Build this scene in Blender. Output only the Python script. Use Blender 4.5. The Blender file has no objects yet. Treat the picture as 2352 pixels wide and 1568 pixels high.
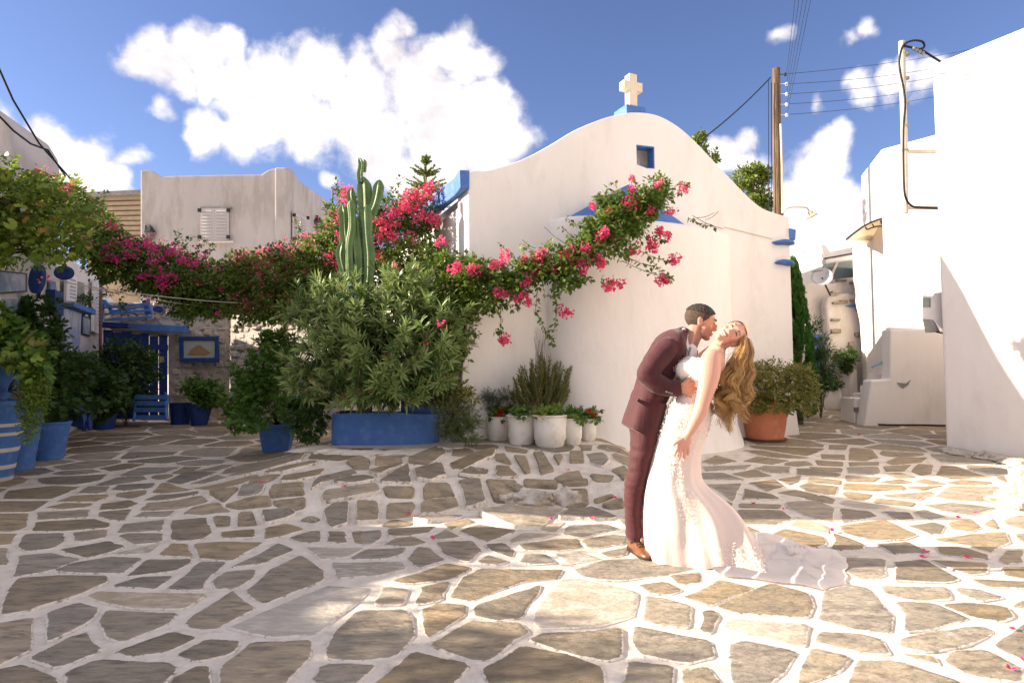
import bpy, bmesh, math, random
import numpy as np
from mathutils import Vector, Matrix, noise as mnoise
random.seed(7); RNG = np.random.default_rng(11)
S = bpy.context.scene; COL = S.collection
R = math.radians; PI = math.pi

# ---------------------------------------------------------------- camera, sky, sun, exposure
FPX = 22.0 / 36.0 * 2352.0          # focal length in the pixels used below to read the photograph
PITCH = math.atan(76.0 / FPX); CAMH = 1.22
cam_d = bpy.data.cameras.new('camera'); cam = bpy.data.objects.new('camera', cam_d); COL.objects.link(cam)
cam.location = (0, 0, CAMH); cam.rotation_euler = (PI / 2 + PITCH, 0, 0)
cam_d.lens = 22; cam_d.sensor_width = 36; cam_d.clip_end = 2000; cam_d.clip_start = 0.05
S.camera = cam

SUN_EL, SUN_AZ = R(23.5), R(1.5)         # azimuth measured from -X towards +Y
TO_SUN = Vector((-math.cos(SUN_EL) * math.cos(SUN_AZ), math.cos(SUN_EL) * math.sin(SUN_AZ), math.sin(SUN_EL)))
sd = bpy.data.lights.new('sun', 'SUN'); sd.energy = 3.6; sd.angle = R(0.55); sd.color = (1.0, 0.905, 0.80)
sun = bpy.data.objects.new('sun', sd); COL.objects.link(sun); sun.location = (-8, 1, 12)
sun.rotation_euler = TO_SUN.to_track_quat('Z', 'Y').to_euler()

vs = S.view_settings; vs.view_transform = 'Standard'; vs.look = 'None'; vs.exposure = 1.98; vs.gamma = 1
vs.use_curve_mapping = False
vs.use_white_balance = True; vs.white_balance_temperature = 7200; vs.white_balance_tint = 8

def pix_dir(u, v):
    x = (u - 1176) / FPX; z = -(v - 784) / FPX
    fy = math.cos(PITCH) - z * math.sin(PITCH); fz = math.sin(PITCH) + z * math.cos(PITCH)
    return Vector((x, fy, fz))

CLOUDS = [(300,135,60),(375,140,80),(450,118,75),(520,110,50),(470,175,50),(550,205,75),(640,195,80),(740,180,80),
 (600,275,90),(700,280,100),(820,260,115),(840,180,75),(905,130,60),(912,80,34),(960,190,95),(1050,140,75),(1062,85,48),(1112,150,52),
 (1000,270,115),(1110,260,95),(1175,315,62),(470,300,60),(540,318,62),(860,350,80),(1000,370,95),(1100,345,90),(930,400,70),(1140,420,90),(1030,450,80),
 (140,350,70),(215,385,75),(270,410,50),(20,300,34),(305,372,26),(350,240,26),(755,415,22),(200,430,60),
 (1655,355,60),(1700,385,40),(1910,330,46),(1870,400,80),(1830,480,80),(1920,480,90),(2010,470,62),(1850,570,110),(1960,560,100),(2010,640,110),
 (1800,90,22),(1960,85,26),(1990,65,24),(2060,185,44),(2115,180,34),(1985,200,30),(1872,245,15),(1930,300,26),(1700,330,36),(1780,560,60)]
w = bpy.data.worlds.new('World'); S.world = w; w.use_nodes = True
nt = w.node_tree; nt.nodes.clear(); N = nt.nodes.new; LK = nt.links.new
def mth(op, a, b=None, c=None, clamp=False):
    n = N('ShaderNodeMath'); n.operation = op; n.use_clamp = clamp
    for i, q in enumerate((a, b, c)):
        if q is None: continue
        if isinstance(q, (int, float)): n.inputs[i].default_value = q
        else: LK(q, n.inputs[i])
    return n.outputs[0]
sky = N('ShaderNodeTexSky'); sky.sky_type = 'NISHITA'; sky.sun_disc = False
sky.sun_elevation = SUN_EL; sky.sun_rotation = R(-90) + SUN_AZ
sky.altitude = 50; sky.air_density = 1.0; sky.dust_density = 0.25; sky.ozone_density = 3.0
tc = N('ShaderNodeTexCoord')
def wnoise(vec, scale, detail=6, rough=.6, dist=0):
    n = N('ShaderNodeTexNoise'); n.inputs['Scale'].default_value = scale; n.inputs['Detail'].default_value = detail
    n.inputs['Roughness'].default_value = rough; n.inputs['Distortion'].default_value = dist
    LK(vec, n.inputs['Vector']); return n
gen = tc.outputs['Generated']
wn = wnoise(gen, 9, 3, .55)
vm = N('ShaderNodeVectorMath'); vm.operation = 'SUBTRACT'; LK(wn.outputs['Color'], vm.inputs[0]); vm.inputs[1].default_value = (.5, .5, .5)
vm2 = N('ShaderNodeVectorMath'); vm2.operation = 'MULTIPLY_ADD'; LK(vm.outputs[0], vm2.inputs[0]); vm2.inputs[1].default_value = (.07, .07, .07); LK(gen, vm2.inputs[2])
field = None
for (u, v, r) in CLOUDS:
    d = pix_dir(u, v); L = d.length; d = d / L
    n = N('ShaderNodeVectorMath'); n.operation = 'DISTANCE'; LK(vm2.outputs[0], n.inputs[0]); n.inputs[1].default_value = d
    pk = 1.0 if r > 42 else .42 + .010 * r; t = mth('MULTIPLY_ADD', n.outputs['Value'], -pk / (r * (1.25 if r > 42 else 1.7) / FPX / L), pk)
    field = t if field is None else mth('MAXIMUM', field, t)
# scattered small clouds over the rest of the sky, out of the frame (none straight ahead)
g1 = wnoise(gen, 3.2, 4, .5)
ahead = N('ShaderNodeVectorMath'); ahead.operation = 'DOT_PRODUCT'; LK(gen, ahead.inputs[0]); ahead.inputs[1].default_value = pix_dir(1176, 500).normalized()
mask = mth('MULTIPLY_ADD', ahead.outputs['Value'], -4.0, 2.6, True)
gf = mth('MULTIPLY', mth('MULTIPLY_ADD', g1.outputs['Fac'], 3.2, -1.15), mask)
field = mth('MAXIMUM', field, mth('MULTIPLY_ADD', mask, 1.0, mth('ADD', gf, -1.0)))
field = mth('MAXIMUM', field, -.6)
n2 = wnoise(gen, 21, 10, .60, .2); n3 = wnoise(gen, 7, 4, .5)
dens = mth('ADD', field, mth('MULTIPLY_ADD', n2.outputs['Fac'], 1.0, -.53))
mr = N('ShaderNodeMapRange'); mr.interpolation_type = 'SMOOTHSTEP'; LK(dens, mr.inputs['Value'])
mr.inputs['From Min'].default_value = .06; mr.inputs['From Max'].default_value = .56
# cloud shade: brighter at thick lit cores, soft grey in the hollows
sh = mth('MULTIPLY_ADD', n3.outputs['Fac'], 1.6, mth('MULTIPLY', n2.outputs['Fac'], 1.1))
mr2 = N('ShaderNodeMapRange'); LK(sh, mr2.inputs['Value']); mr2.inputs['From Min'].default_value = .95; mr2.inputs['From Max'].default_value = 1.6
cc = N('ShaderNodeMix'); cc.data_type = 'RGBA'; LK(mr2.outputs[0], cc.inputs['Factor'])
cc.inputs['A'].default_value = (1.9, 1.85, 2.1, 1); cc.inputs['B'].default_value = (3.0, 2.95, 3.2, 1)
skm = N('ShaderNodeMix'); skm.data_type = 'RGBA'; skm.blend_type = 'MULTIPLY'; skm.inputs['Factor'].default_value = 1; LK(sky.outputs[0], skm.inputs['A']); skm.inputs['B'].default_value = (.335, .325, .43, 1)
mx = N('ShaderNodeMix'); mx.data_type = 'RGBA'; LK(mr.outputs[0], mx.inputs['Factor']); LK(skm.outputs['Result'], mx.inputs['A']); LK(cc.outputs['Result'], mx.inputs['B'])
bg = N('ShaderNodeBackground'); bg.inputs['Strength'].default_value = 0.12; LK(mx.outputs['Result'], bg.inputs['Color'])
wo = N('ShaderNodeOutputWorld'); LK(bg.outputs[0], wo.inputs['Surface'])
S.cycles.max_bounces = 6; S.cycles.diffuse_bounces = 4; S.cycles.transparent_max_bounces = 12; S.cycles.use_denoising = True
S.cycles.sample_clamp_indirect = 8

# ---------------------------------------------------------------- terrain height and picture-to-place helpers
def sst(a, b, x):
    t = min(1.0, max(0.0, (x - a) / (b - a))); return t * t * (3 - 2 * t)
def GZ(x, y):
    right = .053 * max(0.0, y - 5.5); left = .0236 * max(0.0, y - 4.4)
    if y > 16: right = .053 * 10.5 + .02 * (y - 16)
    if y > 16: left = .0236 * 11.6 + .02 * (y - 16)
    t = sst(-2.5, 2.0, x); z = left * (1 - t) + right * t
    sx = sst(-3.5, -2.0, x) * (1 - sst(1.0, 1.9, x + .25 * (y - 6.5) * 0))
    y0 = 5.35 + .25 * math.sin(x * 1.3 + .8)
    sy = .72 * sst(y0 + .05, y0 + .6, y) + .28 * sst(y0 + .6, 7.1, y)
    far = 1 - sst(9.5, 12, y)
    return z + .295 * sx * sy * far
def P(u, v, y):
    d = pix_dir(u, v); t = y / d.y
    return Vector((d.x * t, y, CAMH + d.z * t))
def G(u, v, dz=0.0):
    d = pix_dir(u, v); t = 1.5 / d.y; p = None; step = .02
    while t < 60:
        x, y, z = d.x * t, d.y * t, CAMH + d.z * t
        if z <= GZ(x, y) + dz:
            lo, hi = t - step, t
            for _ in range(12):
                m = (lo + hi) / 2
                if CAMH + d.z * m <= GZ(d.x * m, d.y * m) + dz: hi = m
                else: lo = m
            t = hi; return Vector((d.x * t, d.y * t, CAMH + d.z * t))
        t += step
        if t > 12: step = .1
    return Vector((d.x * t, d.y * t, 0))
def on_plane(u, v, p0, dr):
    """picture point onto the vertical plane through p0 (x, y) along dr -> (s, z)"""
    d = pix_dir(u, v)
    # d.x*t = p0x + s*drx ; d.y*t = p0y + s*dry
    det = -d.x * dr[1] + dr[0] * d.y
    t = (-p0[0] * dr[1] + dr[0] * p0[1]) / det
    s = ((d.x * t - p0[0]) * dr[0] + (d.y * t - p0[1]) * dr[1])
    return s, CAMH + d.z * t

# ---------------------------------------------------------------- materials
def material(name, c1, c2=None, scale=4.0, rough=.8, bump=0.0, bscale=60.0, metallic=0.0, rnd=0.0, attr=False, trans=0.0,
             spots=None, sscale=8.0, samount=.35, coord='Object', stretch=None, spec=.3, c3=None, sheen=0, edge=None):
    m = bpy.data.materials.new(name); m.use_nodes = True; t = m.node_tree; b = t.nodes['Principled BSDF']
    b.inputs['Roughness'].default_value = rough; b.inputs['Metallic'].default_value = metallic
    b.inputs['Specular IOR Level'].default_value = spec
    if sheen: b.inputs['Sheen Weight'].default_value = sheen
    tcn = t.nodes.new('ShaderNodeTexCoord'); vec = tcn.outputs[coord]
    if rnd:
        oi = t.nodes.new('ShaderNodeObjectInfo'); a = t.nodes.new('ShaderNodeVectorMath'); a.operation = 'MULTIPLY_ADD'
        t.links.new(oi.outputs['Random'], a.inputs[0]); a.inputs[1].default_value = (37, 61, 23); t.links.new(vec, a.inputs[2]); vec = a.outputs[0]
    if stretch:
        mp = t.nodes.new('ShaderNodeMapping'); mp.inputs['Scale'].default_value = stretch; t.links.new(vec, mp.inputs['Vector']); vec = mp.outputs[0]
    col = None
    def mix(fac, a, bb):
        mm = t.nodes.new('ShaderNodeMix'); mm.data_type = 'RGBA'
        if isinstance(fac, float): mm.inputs['Factor'].default_value = fac
        else: t.links.new(fac, mm.inputs['Factor'])
        for k, q in (('A', a), ('B', bb)):
            if isinstance(q, tuple): mm.inputs[k].default_value = (*q, 1)
            else: t.links.new(q, mm.inputs[k])
        return mm.outputs['Result']
    def rampf(fac, lo, hi):
        r = t.nodes.new('ShaderNodeMapRange'); t.links.new(fac, r.inputs['Value']); r.inputs['From Min'].default_value = lo; r.inputs['From Max'].default_value = hi
        return r.outputs[0]
    c2 = c2 or tuple(x * .8 for x in c1)
    if attr:
        at = t.nodes.new('ShaderNodeAttribute'); at.attribute_name = 'rnd'
        col = mix(rampf(at.outputs['Fac'], 0, .8), c1, c2)
        if c3: col = mix(rampf(at.outputs['Fac'], .82, .97), col, c3)
    else:
        nn = t.nodes.new('ShaderNodeTexNoise'); nn.inputs['Scale'].default_value = scale; nn.inputs['Detail'].default_value = 6; nn.inputs['Roughness'].default_value = .62
        t.links.new(vec, nn.inputs['Vector']); col = mix(rampf(nn.outputs['Fac'], .32, .68), c1, c2)
    if rnd:
        hsv = t.nodes.new('ShaderNodeHueSaturation'); t.links.new(col, hsv.inputs['Color'])
        r = t.nodes.new('ShaderNodeMapRange'); t.links.new(oi.outputs['Random'], r.inputs['Value']); r.inputs['To Min'].default_value = 1 - rnd; r.inputs['To Max'].default_value = 1 + rnd
        t.links.new(r.outputs[0], hsv.inputs['Value']); 
        r2 = t.nodes.new('ShaderNodeMath'); r2.operation = 'FRACT'; r3 = t.nodes.new('ShaderNodeMath'); r3.operation = 'MULTIPLY'; t.links.new(oi.outputs['Random'], r3.inputs[0]); r3.inputs[1].default_value = 7.31
        t.links.new(r3.outputs[0], r2.inputs[0]); r4 = t.nodes.new('ShaderNodeMapRange'); t.links.new(r2.outputs[0], r4.inputs['Value']); r4.inputs['To Min'].default_value = .7; r4.inputs['To Max'].default_value = 1.35
        t.links.new(r4.outputs[0], hsv.inputs['Saturation']); col = hsv.outputs[0]
    if edge:
        ea = t.nodes.new('ShaderNodeAttribute'); ea.attribute_name = 'edge'; en = t.nodes.new('ShaderNodeTexNoise'); en.inputs['Scale'].default_value = 24; en.inputs['Detail'].default_value = 6; en.inputs['Roughness'].default_value = .7; t.links.new(tcn.outputs['Object'], en.inputs['Vector'])
        es = t.nodes.new('ShaderNodeMath'); es.operation = 'MULTIPLY_ADD'; t.links.new(en.outputs['Fac'], es.inputs[0]); es.inputs[1].default_value = 1.3; t.links.new(ea.outputs['Fac'], es.inputs[2]); edge_col = edge; edge_fac = rampf(es.outputs[0], 1.48, 1.62)
    if spots:
        sn = t.nodes.new('ShaderNodeTexNoise'); sn.inputs['Scale'].default_value = sscale; sn.inputs['Detail'].default_value = 9; sn.inputs['Roughness'].default_value = .7
        t.links.new(vec, sn.inputs['Vector']); f = rampf(sn.outputs['Fac'], .6 - samount * .2, .72 - samount * .2)
        mm = t.nodes.new('ShaderNodeMath'); mm.operation = 'MULTIPLY'; mm.inputs[1].default_value = samount; t.links.new(f, mm.inputs[0])
        mm.use_clamp = True
        col = mix(mm.outputs[0], col, spots)
    if edge: col = mix(edge_fac, col, edge_col)
    t.links.new(col, b.inputs['Base Color'])
    if bump:
        bn = t.nodes.new('ShaderNodeTexNoise'); bn.inputs['Scale'].default_value = bscale; bn.inputs['Detail'].default_value = 5
        t.links.new(vec, bn.inputs['Vector']); bb = t.nodes.new('ShaderNodeBump'); bb.inputs['Strength'].default_value = bump; bb.inputs['Distance'].default_value = .02
        t.links.new(bn.outputs['Fac'], bb.inputs['Height']); t.links.new(bb.outputs[0], b.inputs['Normal'])
    if trans:
        tr = t.nodes.new('ShaderNodeBsdfTranslucent'); t.links.new(col, tr.inputs['Color']); ms = t.nodes.new('ShaderNodeMixShader'); ms.inputs[0].default_value = trans
        out = t.nodes['Material Output']; t.links.new(b.outputs[0], ms.inputs[1]); t.links.new(tr.outputs[0], ms.inputs[2]); t.links.new(ms.outputs[0], out.inputs['Surface'])
    return m

# ---------------------------------------------------------------- object helpers
def link(o, parent=None):
    COL.objects.link(o)
    if parent is not None: o.parent = parent
    return o
def tag(o, label=None, cat=None, group=None, kind=None):
    if label: o['label'] = label
    if cat: o['category'] = cat
    if group: o['group'] = group
    if kind: o['kind'] = kind
    return o
def thing(name, label, cat, loc, group=None):
    o = bpy.data.objects.new(name, None); COL.objects.link(o); o.location = loc; o.empty_display_size = .2
    return tag(o, label, cat, group)
def origin_of(o):
    p = Vector((0, 0, 0))
    while o is not None: p = p + Vector(o.location); o = o.parent
    return p
class MB:
    def __init__(s): s.v = []; s.f = []; s.mi = []; s.cur = 0
    def add(s, vs, fs):
        n = len(s.v); s.v.extend([tuple(q) for q in vs]); s.f.extend([tuple(i + n for i in q) for q in fs]); s.mi.extend([s.cur] * len(fs)); return s
    def box(s, c, size, rz=0.0, rx=0.0, ry=0.0, taper=1.0):
        M = Matrix.Rotation(rz, 3, 'Z') @ Matrix.Rotation(ry, 3, 'Y') @ Matrix.Rotation(rx, 3, 'X'); hx, hy, hz = size[0] / 2, size[1] / 2, size[2] / 2
        vs = []
        for z in (-1, 1):
            k = taper if z > 0 else 1
            for x, y in ((-1, -1), (1, -1), (1, 1), (-1, 1)): vs.append(Vector(c) + M @ Vector((x * hx * k, y * hy * k, z * hz)))
        return s.add(vs, [(0, 3, 2, 1), (4, 5, 6, 7), (0, 1, 5, 4), (1, 2, 6, 5), (2, 3, 7, 6), (3, 0, 4, 7)])
    def rings(s, rs, closed_ring=True, cap=True):
        n = len(rs[0]); base = []; vs = [p for r in rs for p in r]; fs = []
        for i in range(len(rs) - 1):
            for j in range(n if closed_ring else n - 1):
                a = i * n + j; b = i * n + (j + 1) % n; fs.append((a, b, b + n, a + n))
        if cap and closed_ring: fs.append(tuple(reversed(range(n)))); fs.append(tuple(range((len(rs) - 1) * n, len(rs) * n)))
        return s.add(vs, fs)
    def lathe(s, c, prof, n=24, fn=None, cap=True):
        rs = []
        for (r, z) in prof:
            rs.append([(c[0] + r * (fn(k / n * 2 * PI, z) if fn else 1) * math.cos(k / n * 2 * PI), c[1] + r * (fn(k / n * 2 * PI, z) if fn else 1) * math.sin(k / n * 2 * PI), c[2] + z) for k in range(n)])
        return s.rings(rs, cap=cap)
    def tube(s, pts, rad, n=6, cap=True):
        pts = [Vector(p) for p in pts]; rs = []
        rad = rad if hasattr(rad, '__len__') else [rad] * len(pts)
        up = None
        for i, p in enumerate(pts):
            d = (pts[min(i + 1, len(pts) - 1)] - pts[max(i - 1, 0)]);
            if d.length < 1e-9: d = Vector((0, 0, 1))
            d.normalize()
            if up is None: up = d.orthogonal().normalized()
            else:
                up = (up - d * up.dot(d))
                if up.length < 1e-5: up = d.orthogonal()
                up.normalize()
            q = d.cross(up)
            rs.append([p + (up * math.cos(k / n * 2 * PI) + q * math.sin(k / n * 2 * PI)) * rad[i] for k in range(n)])
        return s.rings(rs, cap=cap)
    def prism(s, poly, direction):
        """closed polygon of 3-D points pushed along a vector"""
        n = len(poly); d = Vector(direction); vs = [Vector(p) for p in poly] + [Vector(p) + d for p in poly]
        return s.add(vs, [tuple(reversed(range(n))), tuple(range(n, 2 * n))] + [(i, (i + 1) % n, (i + 1) % n + n, i + n) for i in range(n)])
    def build(s, name, mats, parent=None, smooth=False, bevel=0, seg=2, loc=None, fixn=True, angle=None, subdiv=0):
        me = bpy.data.meshes.new(name)
        o = origin_of(parent) if parent is not None else (Vector(loc) if loc is not None else Vector((0, 0, 0)))
        me.from_pydata([tuple(Vector(q) - o) for q in s.v], [], s.f)
        mats = mats if isinstance(mats, (list, tuple)) else [mats]
        for m in mats: me.materials.append(m)
        if len(mats) > 1:
            for p, i in zip(me.polygons, s.mi): p.material_index = i
        if bevel or fixn:
            bm = bmesh.new(); bm.from_mesh(me)
            if fixn: bmesh.ops.recalc_face_normals(bm, faces=bm.faces)
            if bevel:
                es = [e for e in bm.edges if len(e.link_faces) == 2 and e.calc_face_angle(0) > R(28)]
                bmesh.ops.bevel(bm, geom=es, offset=bevel, segments=seg, profile=.6, affect='EDGES', clamp_overlap=True)
            bm.to_mesh(me); bm.free()
        ob = bpy.data.objects.new(name, me); COL.objects.link(ob)
        if parent is not None: ob.parent = parent
        else: ob.location = o
        if smooth: me.polygons.foreach_set('use_smooth', [True] * len(me.polygons))
        if angle: me.set_sharp_from_angle(angle=R(angle))
        return ob
def copy_tree(o, parent=None, loc=None, rz=None, name=None):
    c = o.copy(); COL.objects.link(c)
    if parent is not None: c.parent = parent
    if loc is not None: c.location = loc
    if rz is not None: c.rotation_euler = (0, 0, rz)
    for ch in [q for q in bpy.data.objects if q.parent == o]: copy_tree(ch, c)
    return c
def frombuf(name, V, F, parent, mat, rnd=None, smooth=False, loc=None, kind=None):
    """fast mesh from numpy: V (n,3), F (m,k) all with the same k"""
    me = bpy.data.meshes.new(name); o = origin_of(parent) if parent is not None else Vector(loc or (0, 0, 0))
    V = np.asarray(V, dtype=np.float32) - np.array(o, dtype=np.float32); F = np.asarray(F, dtype=np.int32); k = F.shape[1]
    me.vertices.add(len(V)); me.vertices.foreach_set('co', V.ravel())
    me.loops.add(F.size); me.loops.foreach_set('vertex_index', F.ravel())
    me.polygons.add(len(F)); me.polygons.foreach_set('loop_start', np.arange(0, F.size, k, dtype=np.int32))
    me.update(calc_edges=True)
    if rnd is not None:
        at = me.attributes.new('rnd', 'FLOAT', 'FACE'); at.data.foreach_set('value', np.asarray(rnd, dtype=np.float32))
    me.materials.append(mat)
    if smooth: me.polygons.foreach_set('use_smooth', [True] * len(me.polygons))
    ob = bpy.data.objects.new(name, me); COL.objects.link(ob)
    if parent is not None: ob.parent = parent
    else: ob.location = o
    if kind: ob['kind'] = kind
    return ob
def catmull(pts, k=4):
    out = []; n = len(pts)
    for i in range(n - 1):
        p0, p1, p2, p3 = pts[max(i - 1, 0)], pts[i], pts[i + 1], pts[min(i + 2, n - 1)]
        for j in range(k):
            t = j / k; out.append(tuple(.5 * (2 * b + (c - a) * t + (2 * a - 5 * b + 4 * c - d) * t * t + (3 * b - a - 3 * c + d) * t ** 3) for a, b, c, d in zip(p0, p1, p2, p3)))
    out.append(tuple(pts[-1])); return out
def boolean(ob, cutter_mb):
    c = cutter_mb.build('cutter', ob.data.materials[0]); md = ob.modifiers.new('b', 'BOOLEAN'); md.object = c; md.solver = 'EXACT'; md.operation = 'DIFFERENCE'
    bpy.context.view_layer.update(); dg = bpy.context.evaluated_depsgraph_get()
    me = bpy.data.meshes.new_from_object(ob.evaluated_get(dg)); ob.modifiers.clear(); old = ob.data; ob.data = me; bpy.data.objects.remove(c); 
    return ob
# ---------------------------------------------------------------- ground with traced paving stones
M_mortar = material('whitewashed_joints', (.72, .65, .575), (.58, .51, .44), scale=7, rough=.85, bump=.5, bscale=26, spots=(.25, .21, .16), sscale=9, samount=.35)
M_stone = material('paving_schist', (.355, .285, .205), (.21, .18, .14), scale=4.5, rough=.75, bump=1.0, bscale=16, rnd=.26, spots=(.085, .07, .052), sscale=7, samount=.5, stretch=(1, 2.6, 1), edge=(.66, .59, .52))
M_palestone = material('pale_paving_stone', (.44, .37, .29), (.33, .28, .22), scale=4, rough=.7, bump=.6, bscale=24, rnd=.12, spots=(.6, .55, .48), sscale=7, samount=.6, stretch=(1, 2.2, 1), edge=(.66, .59, .52))

def axis_pts(segs):
    out = []
    for a, b, st in segs: out += list(np.arange(a, b, st))
    return np.array(out + [segs[-1][1]])
xs = axis_pts([(-400, -60, 60), (-60, -12, 4), (-12, -6, .4), (-6, 7, .1), (7, 12, .4), (12, 60, 4), (60, 400, 60)])
ys = axis_pts([(-60, -4, 4), (-4, 1.5, .4), (1.5, 9, .1), (9, 16, .3), (16, 60, 4), (60, 640, 60)])
V = []; F = []
for y in ys:
    for x in xs:
        z = GZ(float(x), float(y))
        if 1 < y < 14 and abs(x) < 8: z += .006 * mnoise.noise(Vector((x * 2.2, y * 2.2, 0))) + .003 * mnoise.noise(Vector((x * 7, y * 7, 3)))
        V.append((x, y, z))
nx = len(xs)
for j in range(len(ys) - 1):
    for i in range(nx - 1): F.append((j * nx + i, j * nx + i + 1, (j + 1) * nx + i + 1, (j + 1) * nx + i))
ground = frombuf('ground', V, F, None, M_mortar, smooth=True, kind='structure')
ground['label'] = 'village square paved with brown stones and whitewashed joints'

C3 = """240 470 575 450 565 500 240 520|235 530 600 515 700 545 690 570 400 590 205 590|180 610 400 605 412 660 340 700 180 720 120 690 140 640
470 600 690 582 690 625 590 650 490 655|380 710 700 655 805 690 700 730 560 765|130 750 340 738 515 775 330 840 80 890|345 850 480 800 700 758 915 765 790 860 520 860
820 885 960 770 1230 775 1220 800 1140 845|725 945 900 890 1100 880 1085 905 1010 965|40 1010 120 890 350 875 685 880 690 920 480 1010 200 1100 10 1140|P555 1015 640 980 1330 1000 1180 1095 860 1090 680 1055
310 1120 500 1055 635 1095 560 1185 310 1305|690 1105 1145 1125 1060 1200 770 1315 700 1270 640 1180|-60 1200 210 1150 200 1350 -60 1480|200 1415 430 1290 555 1250 640 1360 375 1470
750 1370 1110 1240 1265 1285 1080 1370 850 1400|1150 1390 1340 1290 1555 1310 1480 1390 1280 1430|430 1500 640 1420 1070 1445 1130 1480 1040 1590 450 1590|-60 1500 160 1460 340 1540 380 1620 -60 1620
1100 1560 1250 1475 1350 1470 1345 1600 1130 1620|1430 1480 1640 1310 2000 1300 1990 1400 1820 1590 1430 1610|1190 1180 1500 985 1635 1095 1380 1225 1240 1215|P1480 1225 1700 1125 2100 950 2400 960 2300 1060 2180 1140 2050 1250 1780 1275
1585 985 1735 850 1940 750 2080 850 2090 910 1700 1060|1385 910 1450 860 1650 840 1630 890 1530 955 1400 970|1090 965 1290 790 1465 795 1330 915 1310 970|1500 825 1800 665 1895 715 1700 800
1260 675 1430 660 1700 660 1490 785 1290 765|1030 745 1100 670 1210 675 1250 760|P730 735 1050 665 960 735 770 740|760 625 830 605 1040 605 1045 660 870 675|755 605 800 545 1060 515 1045 590
1100 520 1330 500 1370 600 1330 640 1210 655 1110 645|1375 500 1480 495 1480 555 1400 560|1540 475 1630 470 1660 550 1540 555|1435 595 1645 578 1645 630 1430 635|1715 570 1860 540 1960 580 1830 620 1715 645
1690 465 1860 455 1910 495 1830 525 1720 545|1865 635 2000 592 2070 592 2060 660 1950 665|2120 592 2225 595 2240 665 2120 660|2270 595 2345 592 2345 672 2295 660|1175 480 1250 435 1390 405 1490 465 1290 485
1460 430 1620 385 1730 385 1745 430 1560 450|870 500 930 465 1130 460 1080 500|910 460 950 410 1290 360 1345 400 1130 450|930 390 1020 355 1270 332 1280 350 1050 390|630 490 650 465 850 448 800 525 700 515
640 455 660 415 830 390 890 410 810 445|290 440 420 410 600 410 580 430 420 448|370 400 470 360 690 352 700 370 620 400|500 345 570 300 715 300 680 340 620 348|-80 400 320 395 200 465 -80 470|-80 480 185 480 170 560 100 590 -80 590
-80 610 110 610 60 680 -80 685|-60 705 50 705 50 800 -60 815|20 385 60 330 340 300 520 305 330 380|720 325 770 290 1000 278 980 310 820 328|985 345 1040 280 1090 280 1250 320 1080 345|1240 310 1650 225 1670 240 1550 290 1400 325
1350 350 1510 320 1530 320 1440 405|1530 375 1570 295 1700 300 1680 355 1610 375|1755 300 1945 290 1950 310 1760 320|1745 345 1940 320 1960 355 1760 375|1765 395 1965 380 1960 440 1860 455 1780 425
1710 215 2030 140 2060 150 1900 200 1730 230|1810 280 1830 240 2100 185 2060 235 1900 275|1070 270 1200 205 1400 210 1290 250 1170 285|1220 285 1400 230 1470 240 1300 285|1240 205 1440 160 1510 160 1400 195|1110 215 1190 175 1300 175 1200 215
760 235 900 180 1170 175 1050 215 850 240|610 295 750 245 920 235 950 255 850 275 700 295|230 250 330 240 700 225 640 265 500 290 280 285|2010 325 2060 250 2280 190 2310 215 2140 265"""
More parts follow.
